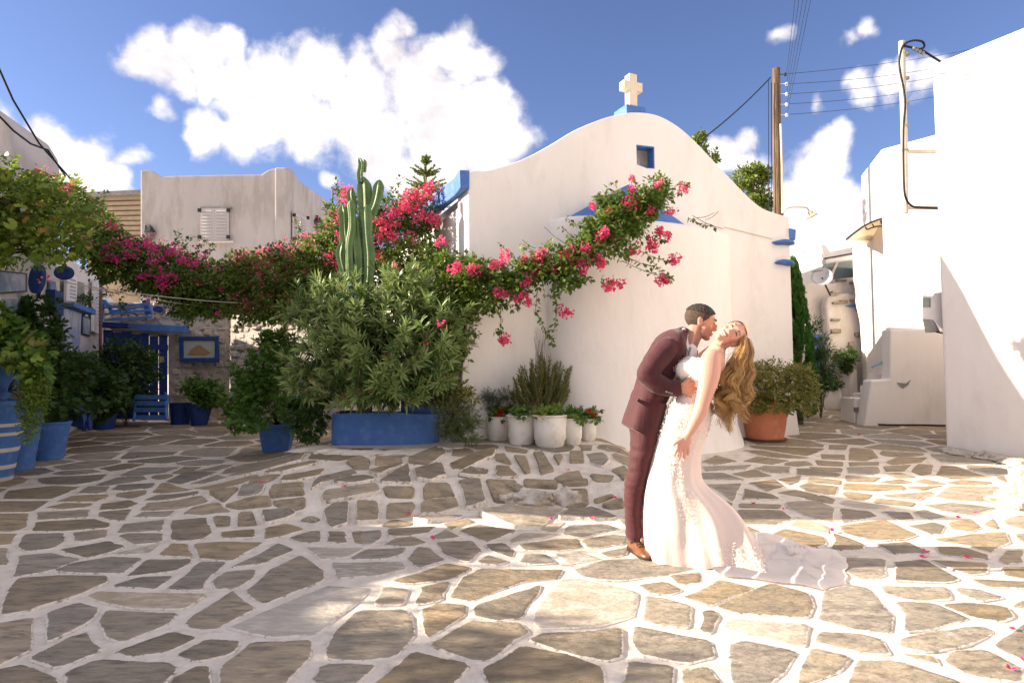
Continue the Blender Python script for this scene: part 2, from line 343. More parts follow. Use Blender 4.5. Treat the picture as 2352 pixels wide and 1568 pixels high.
C4 = """-115 370 -90 340 230 305 260 360 -100 410|285 310 475 312 470 375 310 372|550 330 560 290 700 280 735 370 540 380|760 265 905 265 935 430 820 455 800 350|945 265 1135 265 1100 400 1000 400|55 420 50 550 -60 565 -110 470 -40 430
110 415 250 415 245 535 110 545|310 415 475 415 440 495 300 510|530 410 740 395 765 455 650 480 515 485|440 130 650 50 680 90 560 165 450 165|480 190 650 130 690 235 580 275 500 260|260 270 350 225 440 190 460 280 290 280
190 215 240 190 400 155 410 175 250 240|235 165 240 130 390 125 395 150|45 150 130 120 190 140 180 190 100 190|710 155 830 110 1000 85 990 115 740 200|760 235 900 170 965 150 950 230 840 245|1005 170 1090 170 1150 245 1010 240
1005 90 1060 85 1105 160 1010 130|720 100 740 50 830 60 880 85 770 105|1125 105 1200 110 1230 210 1190 220|1255 90 1310 95 1380 200 1300 225|1380 110 1435 110 1410 165|1490 90 1570 90 1575 150 1480 150|1060 40 1210 65 1200 85 1080 75
1190 260 1390 285 1390 320 1200 300|1380 260 1540 200 1560 260 1440 275|1440 290 1590 268 1590 295 1450 300|1590 90 1690 80 1740 130 1700 180 1620 150|1540 30 1630 35 1620 65 1560 65|1620 230 1760 230 1740 270 1650 265|1760 200 1830 175 1870 220 1830 260
1650 390 1750 360 1770 370 1660 410|1690 430 1820 390 1830 440 1760 450|P890 490 1080 455 1450 455 1290 570 1140 570 1000 530|1420 515 1480 460 1640 445 1790 495 1720 520|P1300 575 1350 545 1455 535 1390 590|1438 610 1480 555 1700 545 1800 575 1560 630
665 545 820 510 870 530 720 580|770 590 890 550 1145 590 950 660|P1090 650 1180 605 1420 610 1120 665|585 630 680 580 775 630 650 645|620 665 850 655 910 715 830 790 680 740|935 680 1060 670 1120 720 1110 760 990 720|1160 680 1400 640 1530 640 1570 700 1390 715 1200 715
1560 650 1740 615 1850 625 1840 670 1620 705|1680 730 1860 690 1850 740 1750 765|1165 790 1190 735 1320 740 1395 800 1250 805|P1380 735 1540 725 1690 775 1480 800|890 790 950 745 1090 790 1000 810|440 770 500 695 570 700 680 775 510 830|60 770 170 710 420 700 400 740 290 770
290 680 360 635 480 630 560 665 460 690|315 620 320 575 620 560 560 600 430 620|80 600 265 585 260 640 190 680 110 670|P-220 695 150 700 60 750 -120 770|P-50 795 400 790 430 835 250 880 -20 890|330 915 700 800 850 830 700 910 450 930
P215 1060 290 955 445 970 400 1070|490 1070 530 950 705 920 650 1040|700 1030 800 900 900 840 1440 840 1400 900 1180 920 850 1045|870 1140 890 1070 1300 940 1290 980 1170 1150 1000 1165|525 1110 640 1060 815 1075 790 1140 580 1280 550 1240
-85 1390 -20 1230 120 1110 420 1105 470 1170 460 1280 360 1400 100 1430 -80 1410|590 1325 840 1180 1150 1190 1210 1240 960 1425 850 1420|1230 1300 1290 1260 1820 1225 1810 1400 1740 1430 1500 1380|P1250 1190 1290 1060 1430 910 1530 900 1920 990 1890 1150 1650 1205 1300 1220
1505 850 1700 780 2000 760 2325 830 2100 880 1800 915 1560 890|1930 940 2100 920 2205 975 2130 1005 1990 985|1960 1160 1970 1010 2100 1030 2260 1080 2260 1220 2050 1190|1820 1600 1870 1430 2140 1470 2140 1600|2210 1600 2220 1500 2360 1470 2480 1600|210 1590 480 1375 830 1455 700 1600
-190 1570 -100 1450 220 1460 80 1600|920 1490 1180 1340 1500 1400 1690 1480 1700 1610 1000 1610|2120 880 2325 860 2325 920 2200 935|470 520 650 500 800 490 740 520 560 540"""
C5 = """205 345 290 308 410 340 290 360|445 340 520 315 690 335 600 355|215 370 490 360 450 385 230 398|205 405 330 405 450 445 205 440|380 410 500 385 590 420 460 430|500 380 560 365 700 370 695 410 600 405|735 380 850 380 980 410 960 430 740 415
225 470 430 465 400 530 380 560 300 500|450 490 600 525 640 550 440 550|470 460 610 440 665 480 580 510|640 440 760 420 740 450 690 470|810 430 975 445 975 470 800 455|740 480 790 460 965 480 945 530 800 510|630 515 730 500 850 530 780 540|425 575 640 580 635 600 420 595
680 570 850 560 940 600 930 680 820 650 690 600|410 610 650 615 710 660 620 690 430 690|780 545 880 530 945 550 930 575 860 560|P700 700 740 650 900 700 905 740 780 720|600 740 680 715 880 760 900 800 800 830 640 780|980 600 1140 620 1180 650 990 680|970 700 1220 665 1400 750 1330 775 1160 780 1000 740
945 740 1110 800 1100 830 940 835|1170 800 1360 790 1470 850 1280 855|1000 460 1320 475 1340 500 1180 510 990 500|1010 420 1200 430 1160 455 1010 450|1020 375 1180 370 1205 400 1160 415 1020 405|1030 345 1190 345 1180 362 1030 365|1030 265 1150 275 1190 320 1110 340 1020 335
840 335 990 345 985 365 860 360|870 300 1000 305 1000 330 880 325|920 250 1015 250 1005 275 915 270|810 370 985 380 980 400 830 385|1225 345 1290 320 1465 322 1420 350 1260 360|1375 395 1410 355 1490 360 1480 405 1430 415|1505 420 1540 365 1620 370 1800 430 1600 440|1220 370 1370 360 1330 395 1240 395
1220 410 1310 405 1390 425 1300 435|1200 455 1310 440 1380 458 1260 465|1390 455 1450 438 1560 465 1480 470|1350 485 1540 475 1440 500|1205 530 1480 505 1490 520 1410 555 1250 545|1500 540 1580 480 1840 478 1900 500 1850 570 1600 560|1170 570 1190 545 1390 570 1370 590|1210 620 1350 625 1390 660 1310 670
1390 625 1450 610 1570 650 1460 665|1440 585 1600 570 1840 600 1700 640 1560 620|1350 700 1500 680 1560 700 1540 740 1480 745|1580 680 1700 660 1755 710 1700 730 1600 720|1780 690 1820 660 1850 700 1840 715|1490 775 1700 745 1890 735 1910 790 1810 845 1700 810|1510 815 1640 815 1800 860 1790 885 1540 860
1860 890 1900 840 1990 835 1990 900 1900 910|1865 930 2010 925 2010 1000 1900 980|1000 880 1225 885 1225 975 1110 1000 1010 960|1280 900 1450 885 1630 995 1560 1015 1285 1005|1480 890 1790 905 1790 965 1680 970|1690 995 2010 1010 2010 1045 1800 1040|1210 1035 1570 1045 1590 1110 1400 1115 1240 1080
1620 1045 1750 1055 1890 1100 1750 1115 1640 1080|880 1070 1020 1030 1130 1050 1260 1200 1250 1290 1100 1280 870 1220|1280 1120 1500 1130 1690 1215 1480 1280 1330 1290 1340 1190|1550 1140 1700 1130 1880 1150 1940 1200 1880 1230 1720 1210|1310 1330 1500 1290 1770 1255 1840 1290 1700 1360 1480 1400 1320 1380
870 1290 1080 1300 1220 1340 1240 1410 1170 1415 850 1350|P340 1270 350 1215 800 1250 770 1365 740 1360 420 1300|290 1145 430 1080 600 1020 800 1080 820 1150 800 1210 400 1180|110 1100 310 1000 510 1050 260 1140|360 1370 440 1340 730 1400 680 1510 560 1600 390 1600|770 1500 810 1380 1030 1430 960 1510 740 1600
1020 1600 1070 1450 1300 1460 1640 1567 1660 1620|1560 1460 1600 1400 1790 1390 1980 1500 1990 1570 1700 1530|1830 1370 2010 1230 2010 1450|1320 1410 1490 1420 1530 1470 1400 1440|100 1500 240 1500 320 1600 110 1600|-165 1340 -155 1258 260 1340 275 1430 110 1465 -130 1410
205 1280 215 1175 280 1170 300 1210 270 1290|1930 1140 1990 1110 2010 1150"""
traced = []
for txt, (ox, oy, k) in ((C3, (0, 1010.6, .35565)), (C4, (780.9, 1010.6, .35565)), (C5, (1525.1, 918.75, .41426))):
    for chunk in txt.replace('\n', '|').split('|'):
        chunk = chunk.strip()
        if not chunk: continue
        pale = chunk[0] == 'P'; q = [float(t) for t in chunk.lstrip('P').split()]
        poly = [G(ox + q[i] * k, oy + q[i + 1] * k) for i in range(0, len(q), 2)]
        cxx = sum(p.x for p in poly) / len(poly); cyy = sum(p.y for p in poly) / len(poly)
        grow = lambda p: 1 + .016 / max(.06, math.hypot(p.x - cxx, p.y - cyy))
        traced.append(([(cxx + (p.x - cxx) * grow(p), cyy + (p.y - cyy) * grow(p)) for p in poly], pale))
def poly_area(p): return .5 * sum(p[i][0] * p[(i + 1) % len(p)][1] - p[(i + 1) % len(p)][0] * p[i][1] for i in range(len(p)))
def inside(p, x, y):
    c = False; j = len(p) - 1
    for i in range(len(p)):
        if (p[i][1] > y) != (p[j][1] > y) and x < (p[j][0] - p[i][0]) * (y - p[i][1]) / (p[j][1] - p[i][1]) + p[i][0]: c = not c
        j = i
    return c
def organic(poly, jit=.0075, cell=.085):
    """round the corners and roughen the outline of a stone"""
    out = []; n = len(poly)
    for i in range(n):
        a, b = Vector(poly[i]), Vector(poly[(i + 1) % n]); L = (b - a).length; k = min(.16, .022 / max(L, .01))
        a2, b2 = a.lerp(b, k), a.lerp(b, 1 - k); m = max(1, int((b2 - a2).length / cell))
        for j in range(m + 1): out.append(a2.lerp(b2, j / m))
    res = []
    for p in out:
        q = mnoise.noise(Vector((p.x * 9, p.y * 9, 1.7))); q2 = mnoise.noise(Vector((p.x * 9, p.y * 9, 8.7)))
        res.append((p.x + jit * 1.6 * q + random.uniform(-jit, jit) * .5, p.y + jit * 1.6 * q2 + random.uniform(-jit, jit) * .5))
    if len(res) > 22: res = [res[int(i * len(res) / 22)] for i in range(22)]
    return res
def stone_geo(poly, proud=.007):
    if poly_area(poly) < 0: poly = poly[::-1]
    n = len(poly); cx = sum(p[0] for p in poly) / n; cy = sum(p[1] for p in poly) / n
    bank = -2.6 < cx < 1.25 and 5.2 < cy < 6.9
    if bank: proud = random.uniform(.012, .038)
    tl = .045 if bank else .006; tx, ty = random.uniform(-tl, tl), random.uniform(-tl, tl); vs = []
    for lvl, (k, h) in enumerate(((1.0, -.02), (1.0, proud * .45), (.007, proud), (.038, proud + .001))):
        for x, y in poly:
            if k < 1:
                d = math.hypot(x - cx, y - cy); f = max(.15, 1 - k / max(d, .02)); px, py = cx + (x - cx) * f, cy + (y - cy) * f
            else: px, py = x, y
            vs.append((px, py, GZ(px, py) + h + (tx * (px - cx) + ty * (py - cy)) * 2 + (.012 * mnoise.noise(Vector((px * 13, py * 13, 5))) if bank and lvl > 1 else 0)))
    vs.append((cx, cy, GZ(cx, cy) + proud + .002))
    fs = []
    for lv in range(3):
        for i in range(n): fs.append((lv * n + i, lv * n + (i + 1) % n, (lv + 1) * n + (i + 1) % n, (lv + 1) * n + i))
    for i in range(n): fs.append((3 * n + i, 3 * n + (i + 1) % n, 4 * n))
    return vs, fs, (cx, cy, GZ(cx, cy))
# fill stones beyond the traced area: clipped Voronoi cells
sites = []; block = []
for poly, pale in traced:
    n = len(poly)
    for i in range(n):
        a, b = poly[i], poly[(i + 1) % n]; L = math.hypot(b[0] - a[0], b[1] - a[1])
        for j in range(max(1, int(L / .08))): t = j / max(1, int(L / .08)); block.append((a[0] + (b[0] - a[0]) * t, a[1] + (b[1] - a[1]) * t))
blockA = np.array(block)
def no_stone(x, y):
    if -2.75 < x < -.55 and 6.95 < y < 9: return True            # whitewashed plinth of the planter
    s = (x + .55) * .918 + (y - 7.9) * .4; dd = (x + .55) * -.4 + (y - 7.9) * .918
    if -.1 < s < 5.7 and dd > -.15: return True
    if math.hypot((s - 3.1) / 1.5, (dd) / 1.0) < 1: return True
    return False
tries = 0; rs = random.Random(5)
cand = np.zeros((0, 2))
pts = []
grid = {}
while tries < 60000:
    tries += 1
    y = 1.9 + 17 * rs.random() ** 1.15; hw = .87 * y + .7; x = rs.uniform(-hw, min(hw, 9))
    if no_stone(x, y): continue
    md = .40 + .012 * y; ax = .78; gx, gy = int(x / .5), int(y / .5); ok = True
    for a in (-1, 0, 1):
        for b in (-1, 0, 1):
            for q in grid.get((gx + a, gy + b), ()):
                if math.hypot((q[0] - x) * ax, q[1] - y) < md: ok = False; break
            if not ok: break
        if not ok: break
    if not ok: continue
    dmin = np.min(np.hypot((blockA[:, 0] - x) * 1, blockA[:, 1] - y))
    if dmin < .13 or any(inside(p, x, y) for p, _ in traced if abs(p[0][0] - x) < 1.5 and abs(p[0][1] - y) < 1.5): continue
    grid.setdefault((gx, gy), []).append((x, y)); pts.append((x, y))
def clip(poly, nx_, ny_, c):
    out = []
    for i in range(len(poly)):
        a, b = poly[i], poly[(i + 1) % len(poly)]; da = a[0] * nx_ + a[1] * ny_ - c; db = b[0] * nx_ + b[1] * ny_ - c
        if da <= 0: out.append(a)
        if (da < 0) != (db < 0) and da != db: t = da / (da - db); out.append((a[0] + (b[0] - a[0]) * t, a[1] + (b[1] - a[1]) * t))
    return out
PA = np.array(pts); fills = []
for (x, y) in pts:
    cell = [(x - .5, y - .42), (x + .5, y - .42), (x + .5, y + .42), (x - .5, y + .42)]
    for (qx, qy) in PA[(np.abs(PA[:, 0] - x) < 1.1) & (np.abs(PA[:, 1] - y) < 1.1)]:
        dx, dy = qx - x, qy - y; L = math.hypot(dx, dy)
        if L < 1e-6: continue
        cell = clip(cell, dx / L, dy / L, (dx * (x + qx) / 2 + dy * (y + qy) / 2) / L - .027)
        if len(cell) < 3: break
    bl = blockA[(np.abs(blockA[:, 0] - x) < .75) & (np.abs(blockA[:, 1] - y) < .75)]
    for (qx, qy) in bl:
        if len(cell) < 3: break
        dx, dy = qx - x, qy - y; L = math.hypot(dx, dy); cell = clip(cell, dx / L, dy / L, (dx * qx + dy * qy) / L - .05)
    if len(cell) < 3: continue
    # drop tiny edges
    cc2 = [cell[0]]
    for p in cell[1:]:
        if math.hypot(p[0] - cc2[-1][0], p[1] - cc2[-1][1]) > .05: cc2.append(p)
    if len(cc2) > 3 and math.hypot(cc2[0][0] - cc2[-1][0], cc2[0][1] - cc2[-1][1]) < .05: cc2.pop()
    if len(cc2) < 3 or abs(poly_area(cc2)) < .025: continue
    fills.append((cc2, rs.random() < .05))
allst = [(p, pale, 1) for p, pale in traced] + [(p, pale, 0) for p, pale in fills]
def seen_size(q):
    p = q[0]; cx = sum(a[0] for a in p) / len(p); cy = sum(a[1] for a in p) / len(p)
    vis = 1 if abs(cx) < .84 * cy + .1 and cy > 2.2 else .05
    return vis * abs(poly_area(p)) / cy ** 3
allst.sort(key=seen_size, reverse=True)
rest = MB()
for k, (p, pale, tr) in enumerate(allst):
    if abs(poly_area(p)) < .002: continue
    if k < 295:
        vs, fs, c = stone_geo(organic(p)); m = MB().add(vs, fs)
        o = m.build('paving_stone', M_palestone if pale else M_stone, None, loc=c, fixn=False, smooth=True, angle=32); o.parent = ground
        at = o.data.attributes.new('edge', 'FLOAT', 'POINT'); nv = len(o.data.vertices); at.data.foreach_set('value', [1.0 if i < (nv - 1) // 4 * 3 else 0.0 for i in range(nv)])
        if pale: o['label'] = 'pale whitewash-smeared paving stone'
    else:
        vs, fs, c = stone_geo(organic(p, cell=.16)); rest.cur = 1 if pale else 0; rest.add(vs, fs)
o = rest.build('small_paving_stones', [M_stone, M_palestone], ground, fixn=False); at = o.data.attributes.new('edge', 'FLOAT', 'POINT'); at.data.foreach_set('value', [.45] * len(o.data.vertices)); o['kind'] = 'stuff'
# ---------------------------------------------------------------- buildings
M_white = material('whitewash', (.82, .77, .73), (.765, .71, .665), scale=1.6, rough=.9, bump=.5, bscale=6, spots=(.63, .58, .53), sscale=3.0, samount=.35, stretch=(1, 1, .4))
M_white3 = material('darkened_whitewash', (.47, .43, .42), (.41, .375, .365), scale=1.0, rough=.9, bump=.2, bscale=5, spots=(.30, .27, .24), sscale=1.4, samount=.6, stretch=(1, 1, .3))  # vignette dimming of the back house, put into the wall colour
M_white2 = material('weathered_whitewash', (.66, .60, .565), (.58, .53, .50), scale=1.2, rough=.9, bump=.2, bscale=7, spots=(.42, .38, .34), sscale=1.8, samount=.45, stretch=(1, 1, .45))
M_blue = material('cobalt_paint', (.05, .135, .39), (.07, .18, .46), scale=5, rough=.6, bump=.25, bscale=20, spots=(.16, .25, .45), sscale=10, samount=.35)
M_bluedark = material('dark_blue_paint', (.012, .035, .16), (.018, .05, .21), scale=5, rough=.6, bump=.2, bscale=20, spots=(.05, .12, .3), sscale=12, samount=.3)
M_bluepale = material('faded_blue_paint', (.18, .26, .46), (.10, .18, .40), scale=6, rough=.7, bump=.2, bscale=25, spots=(.6, .62, .66), sscale=9, samount=.4)
M_grey = material('grey_plaster', (.30, .29, .26), (.20, .19, .18), scale=8, rough=.9, bump=.4, bscale=20)
M_dark = material('dark_metal', (.02, .02, .022), (.03, .03, .03), rough=.5)
M_black = material('black_cable', (.010, .011, .016), rough=.55)
M_pipe = material('cream_pipe', (.60, .54, .46), (.45, .40, .34), rough=.5, scale=9)
M_wood = material('weathered_pole_wood', (.20, .125, .07), (.10, .065, .04), scale=6, rough=.85, bump=.6, bscale=12, stretch=(3, 3, .25), spots=(.05, .035, .025), sscale=3, samount=.6)
M_stonewall = material('limewashed_rubble', (.60, .52, .46), (.42, .36, .31), scale=5, rough=.95, bump=.8, bscale=26, rnd=.2, spots=(.15, .12, .09), sscale=9, samount=.5)
M_glass = material('solar_glass', (.05, .08, .09), (.09, .13, .14), rough=.12, scale=2, spec=.7)
M_tan = material('tan_slat', (.42, .33, .23), (.33, .25, .17), rough=.7, scale=4)
M_shutter = material('white_shutter', (.70, .66, .66), (.64, .60, .60), rough=.6)

CH0 = Vector((-.55, 7.9)); CD = Vector((.9168, .3994)); CN = Vector((-.3994, .9168))   # chapel corner, along the front, into the building
def ch(s, z, d=0.0): p = CH0 + CD * s + CN * d; return Vector((p.x, p.y, z))
def chp(u, v): return on_plane(u, v, (CH0.x, CH0.y), (CD.x, CD.y))
chapel = thing('chapel', 'small whitewashed chapel with curved gable, blue trim and a cream cross on top', 'chapel', ch(2.75, .2))
top = [chp(*q) for q in [(1075, 394), (1092, 391), (1115, 392), (1150, 383), (1200, 366), (1260, 335), (1320, 299), (1380, 274), (1420, 263), (1458, 258), (1500, 262), (1535, 276), (1570, 300), (1605, 333), (1640, 370), (1680, 412), (1720, 453), (1750, 477), (1780, 489), (1812, 498)]]
top = catmull(top, 4)
W = top[-1][0]
poly = [ch(s, z) for s, z in top] + [ch(W + .02, 2.6), ch(W + .03, 1.4), ch(W + .05, .75), ch(W + .12, .3), ch(W + .2, -.2), ch(-.14, -.2), ch(-.1, .9), ch(-.05, 1.8), ch(0, 2.6)]
gm = MB().prism(poly, (CN.x * .42, CN.y * .42, 0))
gable = gm.build('gable_wall', M_white, chapel, bevel=.035, seg=3)
# the window niche, cut through the wall
nq = [chp(*q) for q in ((1461, 332), (1503, 337), (1504, 388), (1486, 387), (1463, 378))]
cs = MB().prism([ch(s, z, -.2) for s, z in nq], (CN.x * .9, CN.y * .9, 0)); boolean(gable, cs)
def sub_o(me_o): return me_o
cx = sum(q[0] for q in nq) / 5; cz = sum(q[1] for q in nq) / 5
rv = MB(); n = 5
outer = [(cx + (s - cx) * .995, cz + (z - cz) * .995) for s, z in nq]; inner = [(cx + (s - cx) * .90, cz + (z - cz) * .90) for s, z in nq]
for i in range(2): pass
vs_ = [ch(s, z, .006) for s, z in outer] + [ch(s, z, .0) + Vector((CN.x, CN.y, 0)) * .01 for s, z in inner] + [ch(s, z, .40) for s, z in inner] + [ch(s, z, .40) for s, z in outer]
rv.add(vs_, [(a + i, a + (i + 1) % n, (a + n) % (4 * n) + (i + 1) % n, (a + n) % (4 * n) + i) for a in (0, n, 2 * n, 3 * n) for i in range(n)])
rv.build('window_reveal', M_blue, chapel)
sill = MB().prism([ch(inner[4][0], inner[4][1], .05), ch(inner[0][0], inner[0][1] - .05, .05), ch(inner[0][0] + .12, inner[0][1] - .08, .38), ch(inner[3][0], inner[3][1] + .02, .38), ch(inner[3][0] - .02, inner[3][1] + .01, .1)], (0, 0, .012))
sill.build('window_sill', M_grey, chapel)
MB().prism([ch(s, z, .15) for s, z in inner], (CN.x * .01, CN.y * .01, 0)).build('window_back', M_grey, chapel)
# side walls and vaulted roof
sw = MB(); sw.prism([ch(0, -.2, .42), ch(.0, 3.46, .42), ch(.40, 3.46, .42), ch(.40, -.2, .42)], (CN.x * 6.5, CN.y * 6.5, 0))
sw.build('side_wall', M_white, chapel, bevel=.03)
sw = MB(); sw.prism([ch(W - .42, -.2, .42), ch(W - .42, 3.46, .42), ch(W - .02, 3.46, .42), ch(W - .02, -.2, .42)], (CN.x * 6.5, CN.y * 6.5, 0))
sw.build('side_wall', M_white, chapel, bevel=.03)
MB().prism([ch(.4, -.2, 6.5), ch(.4, 3.6, 6.5), ch(W - .4, 3.6, 6.5), ch(W - .4, -.2, 6.5)], (CN.x * .4, CN.y * .4, 0)).build('back_wall', M_white, chapel)
vt = [(s, z - .22) for s, z in top[4:-4:2]]; vt = [(.3, 3.4)] + vt + [(W - .3, 3.4)]
MB().prism([ch(s, z, .40) for s, z in vt], (CN.x * 6.3, CN.y * 6.3, 0)).build('vault_roof', M_white2, chapel)
# blue copings along the eaves
s1, z1 = chp(1076, 430); cz0, cz1 = 3.52, chp(1076, 392)[1]
cp = MB()
k = 22
rs_ = []
for i in range(k + 1):
    d = -.03 + 6.9 * i / k; w1 = .02 * math.sin(i * 1.7); w2 = .02 * math.sin(i * 2.3 + 1)
    rs_.append([ch(-.13 + w1, cz0 + .04 + w2, d), ch(-.14 + w1, cz1 - .03 + w2, d), ch(.0, cz1 + .0, d), ch(.0, cz0 + .06, d)])
cp.rings(rs_); cp.build('eave_coping', M_blue, chapel, bevel=.02)
rs_ = [[ch(W - .08, 3.44, d), ch(W - .08, 3.62, d), ch(W + .16, 3.60, d), ch(W + .14, 3.42, d)] for d in (.0, 2, 4, 6.9)]
MB().rings(rs_).build('eave_coping', M_blue, chapel, bevel=.02)
for (u, v, wv, sd2) in ((1793, 558, .46, 1), (1792, 604, .40, 2)):
    s, z = chp(u, v); m = MB(); rs_ = []
    for i in range(9):
        t = i / 8 * 2 - 1; r = max(.12, (1 - abs(t) ** 3)); rs_.append([ch(s + .03 * sd2 + wv / 2 * t, z + .012 * math.sin(3 * t + sd2) + r * .045 * math.sin(a), -.02 - r * .14 * math.cos(a) * (1 if math.cos(a) > 0 else .4)) for a in [j / 10 * 2 * PI for j in range(10)]])
    m.rings(rs_); m.build('blue_slab', M_blue, chapel, smooth=True)
# cross
s0, z0 = chp(1458, 262); s0 = chp(1465, 262)[0]; pk = z0
MB().prism([ch(s0 - .16, pk - .05, .05), ch(s0 + .18, pk - .05, .05), ch(s0 + .18, pk + .155, .05), ch(s0 - .16, pk + .155, .05)], (CN.x * .34, CN.y * .34, 0)).build('cross_base', M_blue, chapel, bevel=.012)
M_cross = material('cream_stone', (.72, .62, .48), (.66, .56, .43), rough=.7, bump=.2)
zc = pk + .155; a = .068; hw_ = .165; zt = zc + .52
cr = [(-a, zc), (a, zc), (a, zc + .27), (hw_, zc + .27), (hw_, zc + .405), (a, zc + .405), (a, zt), (-a, zt), (-a, zc + .405), (-hw_, zc + .405), (-hw_, zc + .27), (-a, zc + .27)]
MB().prism([ch(s0 + .02 + x, z, .13) for x, z in cr], (CN.x * .13, CN.y * .13, 0)).build('cross', M_cross, chapel, bevel=.012)
# apse: bulging half drum with blue half cone on top
sa = chp(1290, 700)[0]; sb = chp(1668, 700)[0]
s_l, s_r = 1.12, 4.1
def apse_ring(k, z, out, m=26, rad=0.0):
    res = []
    c = (s_l + s_r) / 2; A = (s_r - s_l) / 2
    for j in range(m + 1):
        th = PI * j / m; e = .78
        x = -math.copysign(abs(math.cos(th)) ** e, math.cos(th)); y = max(0.0, math.sin(th)) ** .75
        res.append(ch(c + x * (A * k + rad), z, -(y * (out * k + rad))))
    return res + [ch(c + (A * k + rad), z, .2), ch(c - (A * k + rad), z, .2)]
OUT = .62
ap = MB(); prof = [(-.2, .20), (.25, .13), (.5, .06), (.9, .03), (1.6, .012), (2.4, .0), (3.1, .0), (3.23, -.008), (3.285, -.03), (3.30, -.07)]
ap.rings([apse_ring(1, z, OUT, rad=r) for z, r in prof]); ap.build('apse_wall', M_white, chapel, smooth=True, angle=60)
rf = MB(); rr = []
c_ = chp(1448, 470)[0]
for t in [i / 7 for i in range(8)]:
    k = 1 - t; ring = []
    for j in range(25):
        th = PI * j / 24; ring.append(ch(c_ - .02 - math.cos(th) * 1.12 * k, 3.30 + .66 * t, .01 - math.sin(th) * .50 * k))
    rr.append(ring)
rf.rings(rr, closed_ring=False); rf.build('apse_roof', M_blue, chapel, smooth=True, fixn=False)

wcr = MB().tube([ch(*chp(u, v), -.012) for u, v in ((1662, 522), (1700, 531), (1740, 541), (1772, 549))], .006, 4).build('thin_wire', M_pipe, chapel)
# ---- big white house on the right
def pt2(u, y): d = pix_dir(u, 860); return Vector((d.x / d.y * y, y))
def wall_house(name, label, foot, z1, mats=M_white, bevel=.05, z0=-.3, tops=None, cat='house'):
    m = MB(); n = len(foot); tops = tops or [z1] * n
    m.add([(p.x, p.y, z0) for p in foot] + [(p.x, p.y, t) for p, t in zip(foot, tops)], [tuple(reversed(range(n))), tuple(range(n, 2 * n))] + [(i, (i + 1) % n, (i + 1) % n + n, i + n) for i in range(n)])
    t = thing(name, label, cat, (foot[0].x, foot[0].y, GZ(foot[0].x, foot[0].y))); m.build('wall', mats, t, bevel=bevel, seg=3); return t
B1 = pt2(2166, 8.65); BD = Vector((.473, -.881)); BN = Vector((.881, .473))
zt = CAMH + 722 / FPX * 8.65
house_r = wall_house('white_house', 'tall plain white house wall filling the right edge, crossed by a diagonal shadow', [B1, B1 + BD * 7, B1 + BD * 7 + BN * 5, B1 + BN * 5], zt)
m = MB(); m.prism([(B1.x - .02, B1.y + .02, zt - .05)] + [(*(B1 + BD * d - BN * (.02 + .012 * math.sin(d * 5))), zt - .05 + .01 * math.sin(d * 9)) for d in (2, 4, 6.9)] + [(*(B1 + BD * 6.9 + BN * .3), zt - .05), (*(B1 + BN * .3), zt - .05)], (0, 0, .075)); m.build('roof_coping', M_white, house_r, bevel=.02)
# ---- middle building
D1 = pt2(2040, 12.0); D2 = pt2(2175, 11.2)
mid = wall_house('white_house', 'narrow two storey white house between the tall right house and the awning', [D1, D2, D2 + Vector((4, 1)), D1 + Vector((4, 2.5)), D1 + Vector((.5, 1.6))], 0, tops=[CAMH + 526 / FPX * 12, CAMH + 560 / FPX * 11.25, 5.8, 5.8, CAMH + 526 / FPX * 12])
# stair block in front of it
def frontal(name, pts, y, depth, mat, parent, bevel=.03):
    m = MB(); m.prism([P(u, v, y) for u, v in pts], (0, depth, 0)); return m.build(name, mat, parent, bevel=bevel, seg=2)
stair = thing('stair_block', 'whitewashed outdoor stair with solid parapet below the meter box', 'staircase', (pt2(2060, 11.2).x, 11.2, .3))
frontal('parapet', [(1984, 990), (2001, 874), (2044, 870), (2045, 756), (2230, 754), (2230, 995)], 11.2, .28, M_white, stair)
frontal('step', [(1962, 975), (1963, 914), (2003, 914), (2003, 975)], 11.6, .5, M_white, stair, .02)
frontal('step', [(1990, 960), (1990, 903), (2030, 903), (2030, 960)], 12.1, .5, M_white, stair, .02)
for i in range(3): frontal('step', [(1995 + i * 8, 960), (1995 + i * 8, 885 - i * 14), (2040 + i * 3, 885 - i * 14), (2040 + i * 3, 960)], 12.3 + i * .01, .3 - i * .02, M_white, stair, .01)
for i in range(2): frontal('vent_tile', [(1964.5 + i * 20, 946), (1964.5 + i * 20, 935), (1982.5 + i * 20, 935), (1982.5 + i * 20, 946)], 11.57, .06, M_grey, stair, .005)
M_rail = material('pale_blue_rail', (.16, .38, .46), (.2, .42, .5), rough=.5)
frontal('bare_patch', [(2060, 878), (2082, 880), (2092, 872), (2086, 884), (2074, 892), (2066, 886)], 11.19, .02, M_grey, stair, 0)
hr = thing('handrail', 'short pale blue handrail fixed to the white stair', 'handrail', P(2000, 842, 11.45)); MB().tube([P(2001, 843, 11.5), P(2043, 824, 11.4)], .022, 8).build('rail', M_rail, hr); MB().tube([P(2026, 832, 11.45), P(2026, 839, 11.5), P(2032, 840, 11.7)], .012, 6).build('bracket', M_dark, hr)
# ---- far left-facing lit wall with rounded edge
E1 = pt2(1958, 14.2); E2 = pt2(2045, 13.0)
m = MB(); rs_ = []
for (u, v) in ((1958, 556), (1960, 640), (1966, 700), (1975, 740), (1979, 800), (1981, 880), (1984, 1000)):
    a = P(u, v, 14.2); b = P(2050, v, 13.0); b.z = a.z
    c = b + Vector((2, 1.6, 0)); d = a + Vector((1.4, 2.4, 0)); rs_.append([a, b, c, d])
m.rings(rs_)
far1 = thing('white_house', 'sunlit white house with curved corner under the canopy', 'house', (E1.x, E1.y, .4)); m.build('wall', M_white, far1, bevel=.05, seg=3)
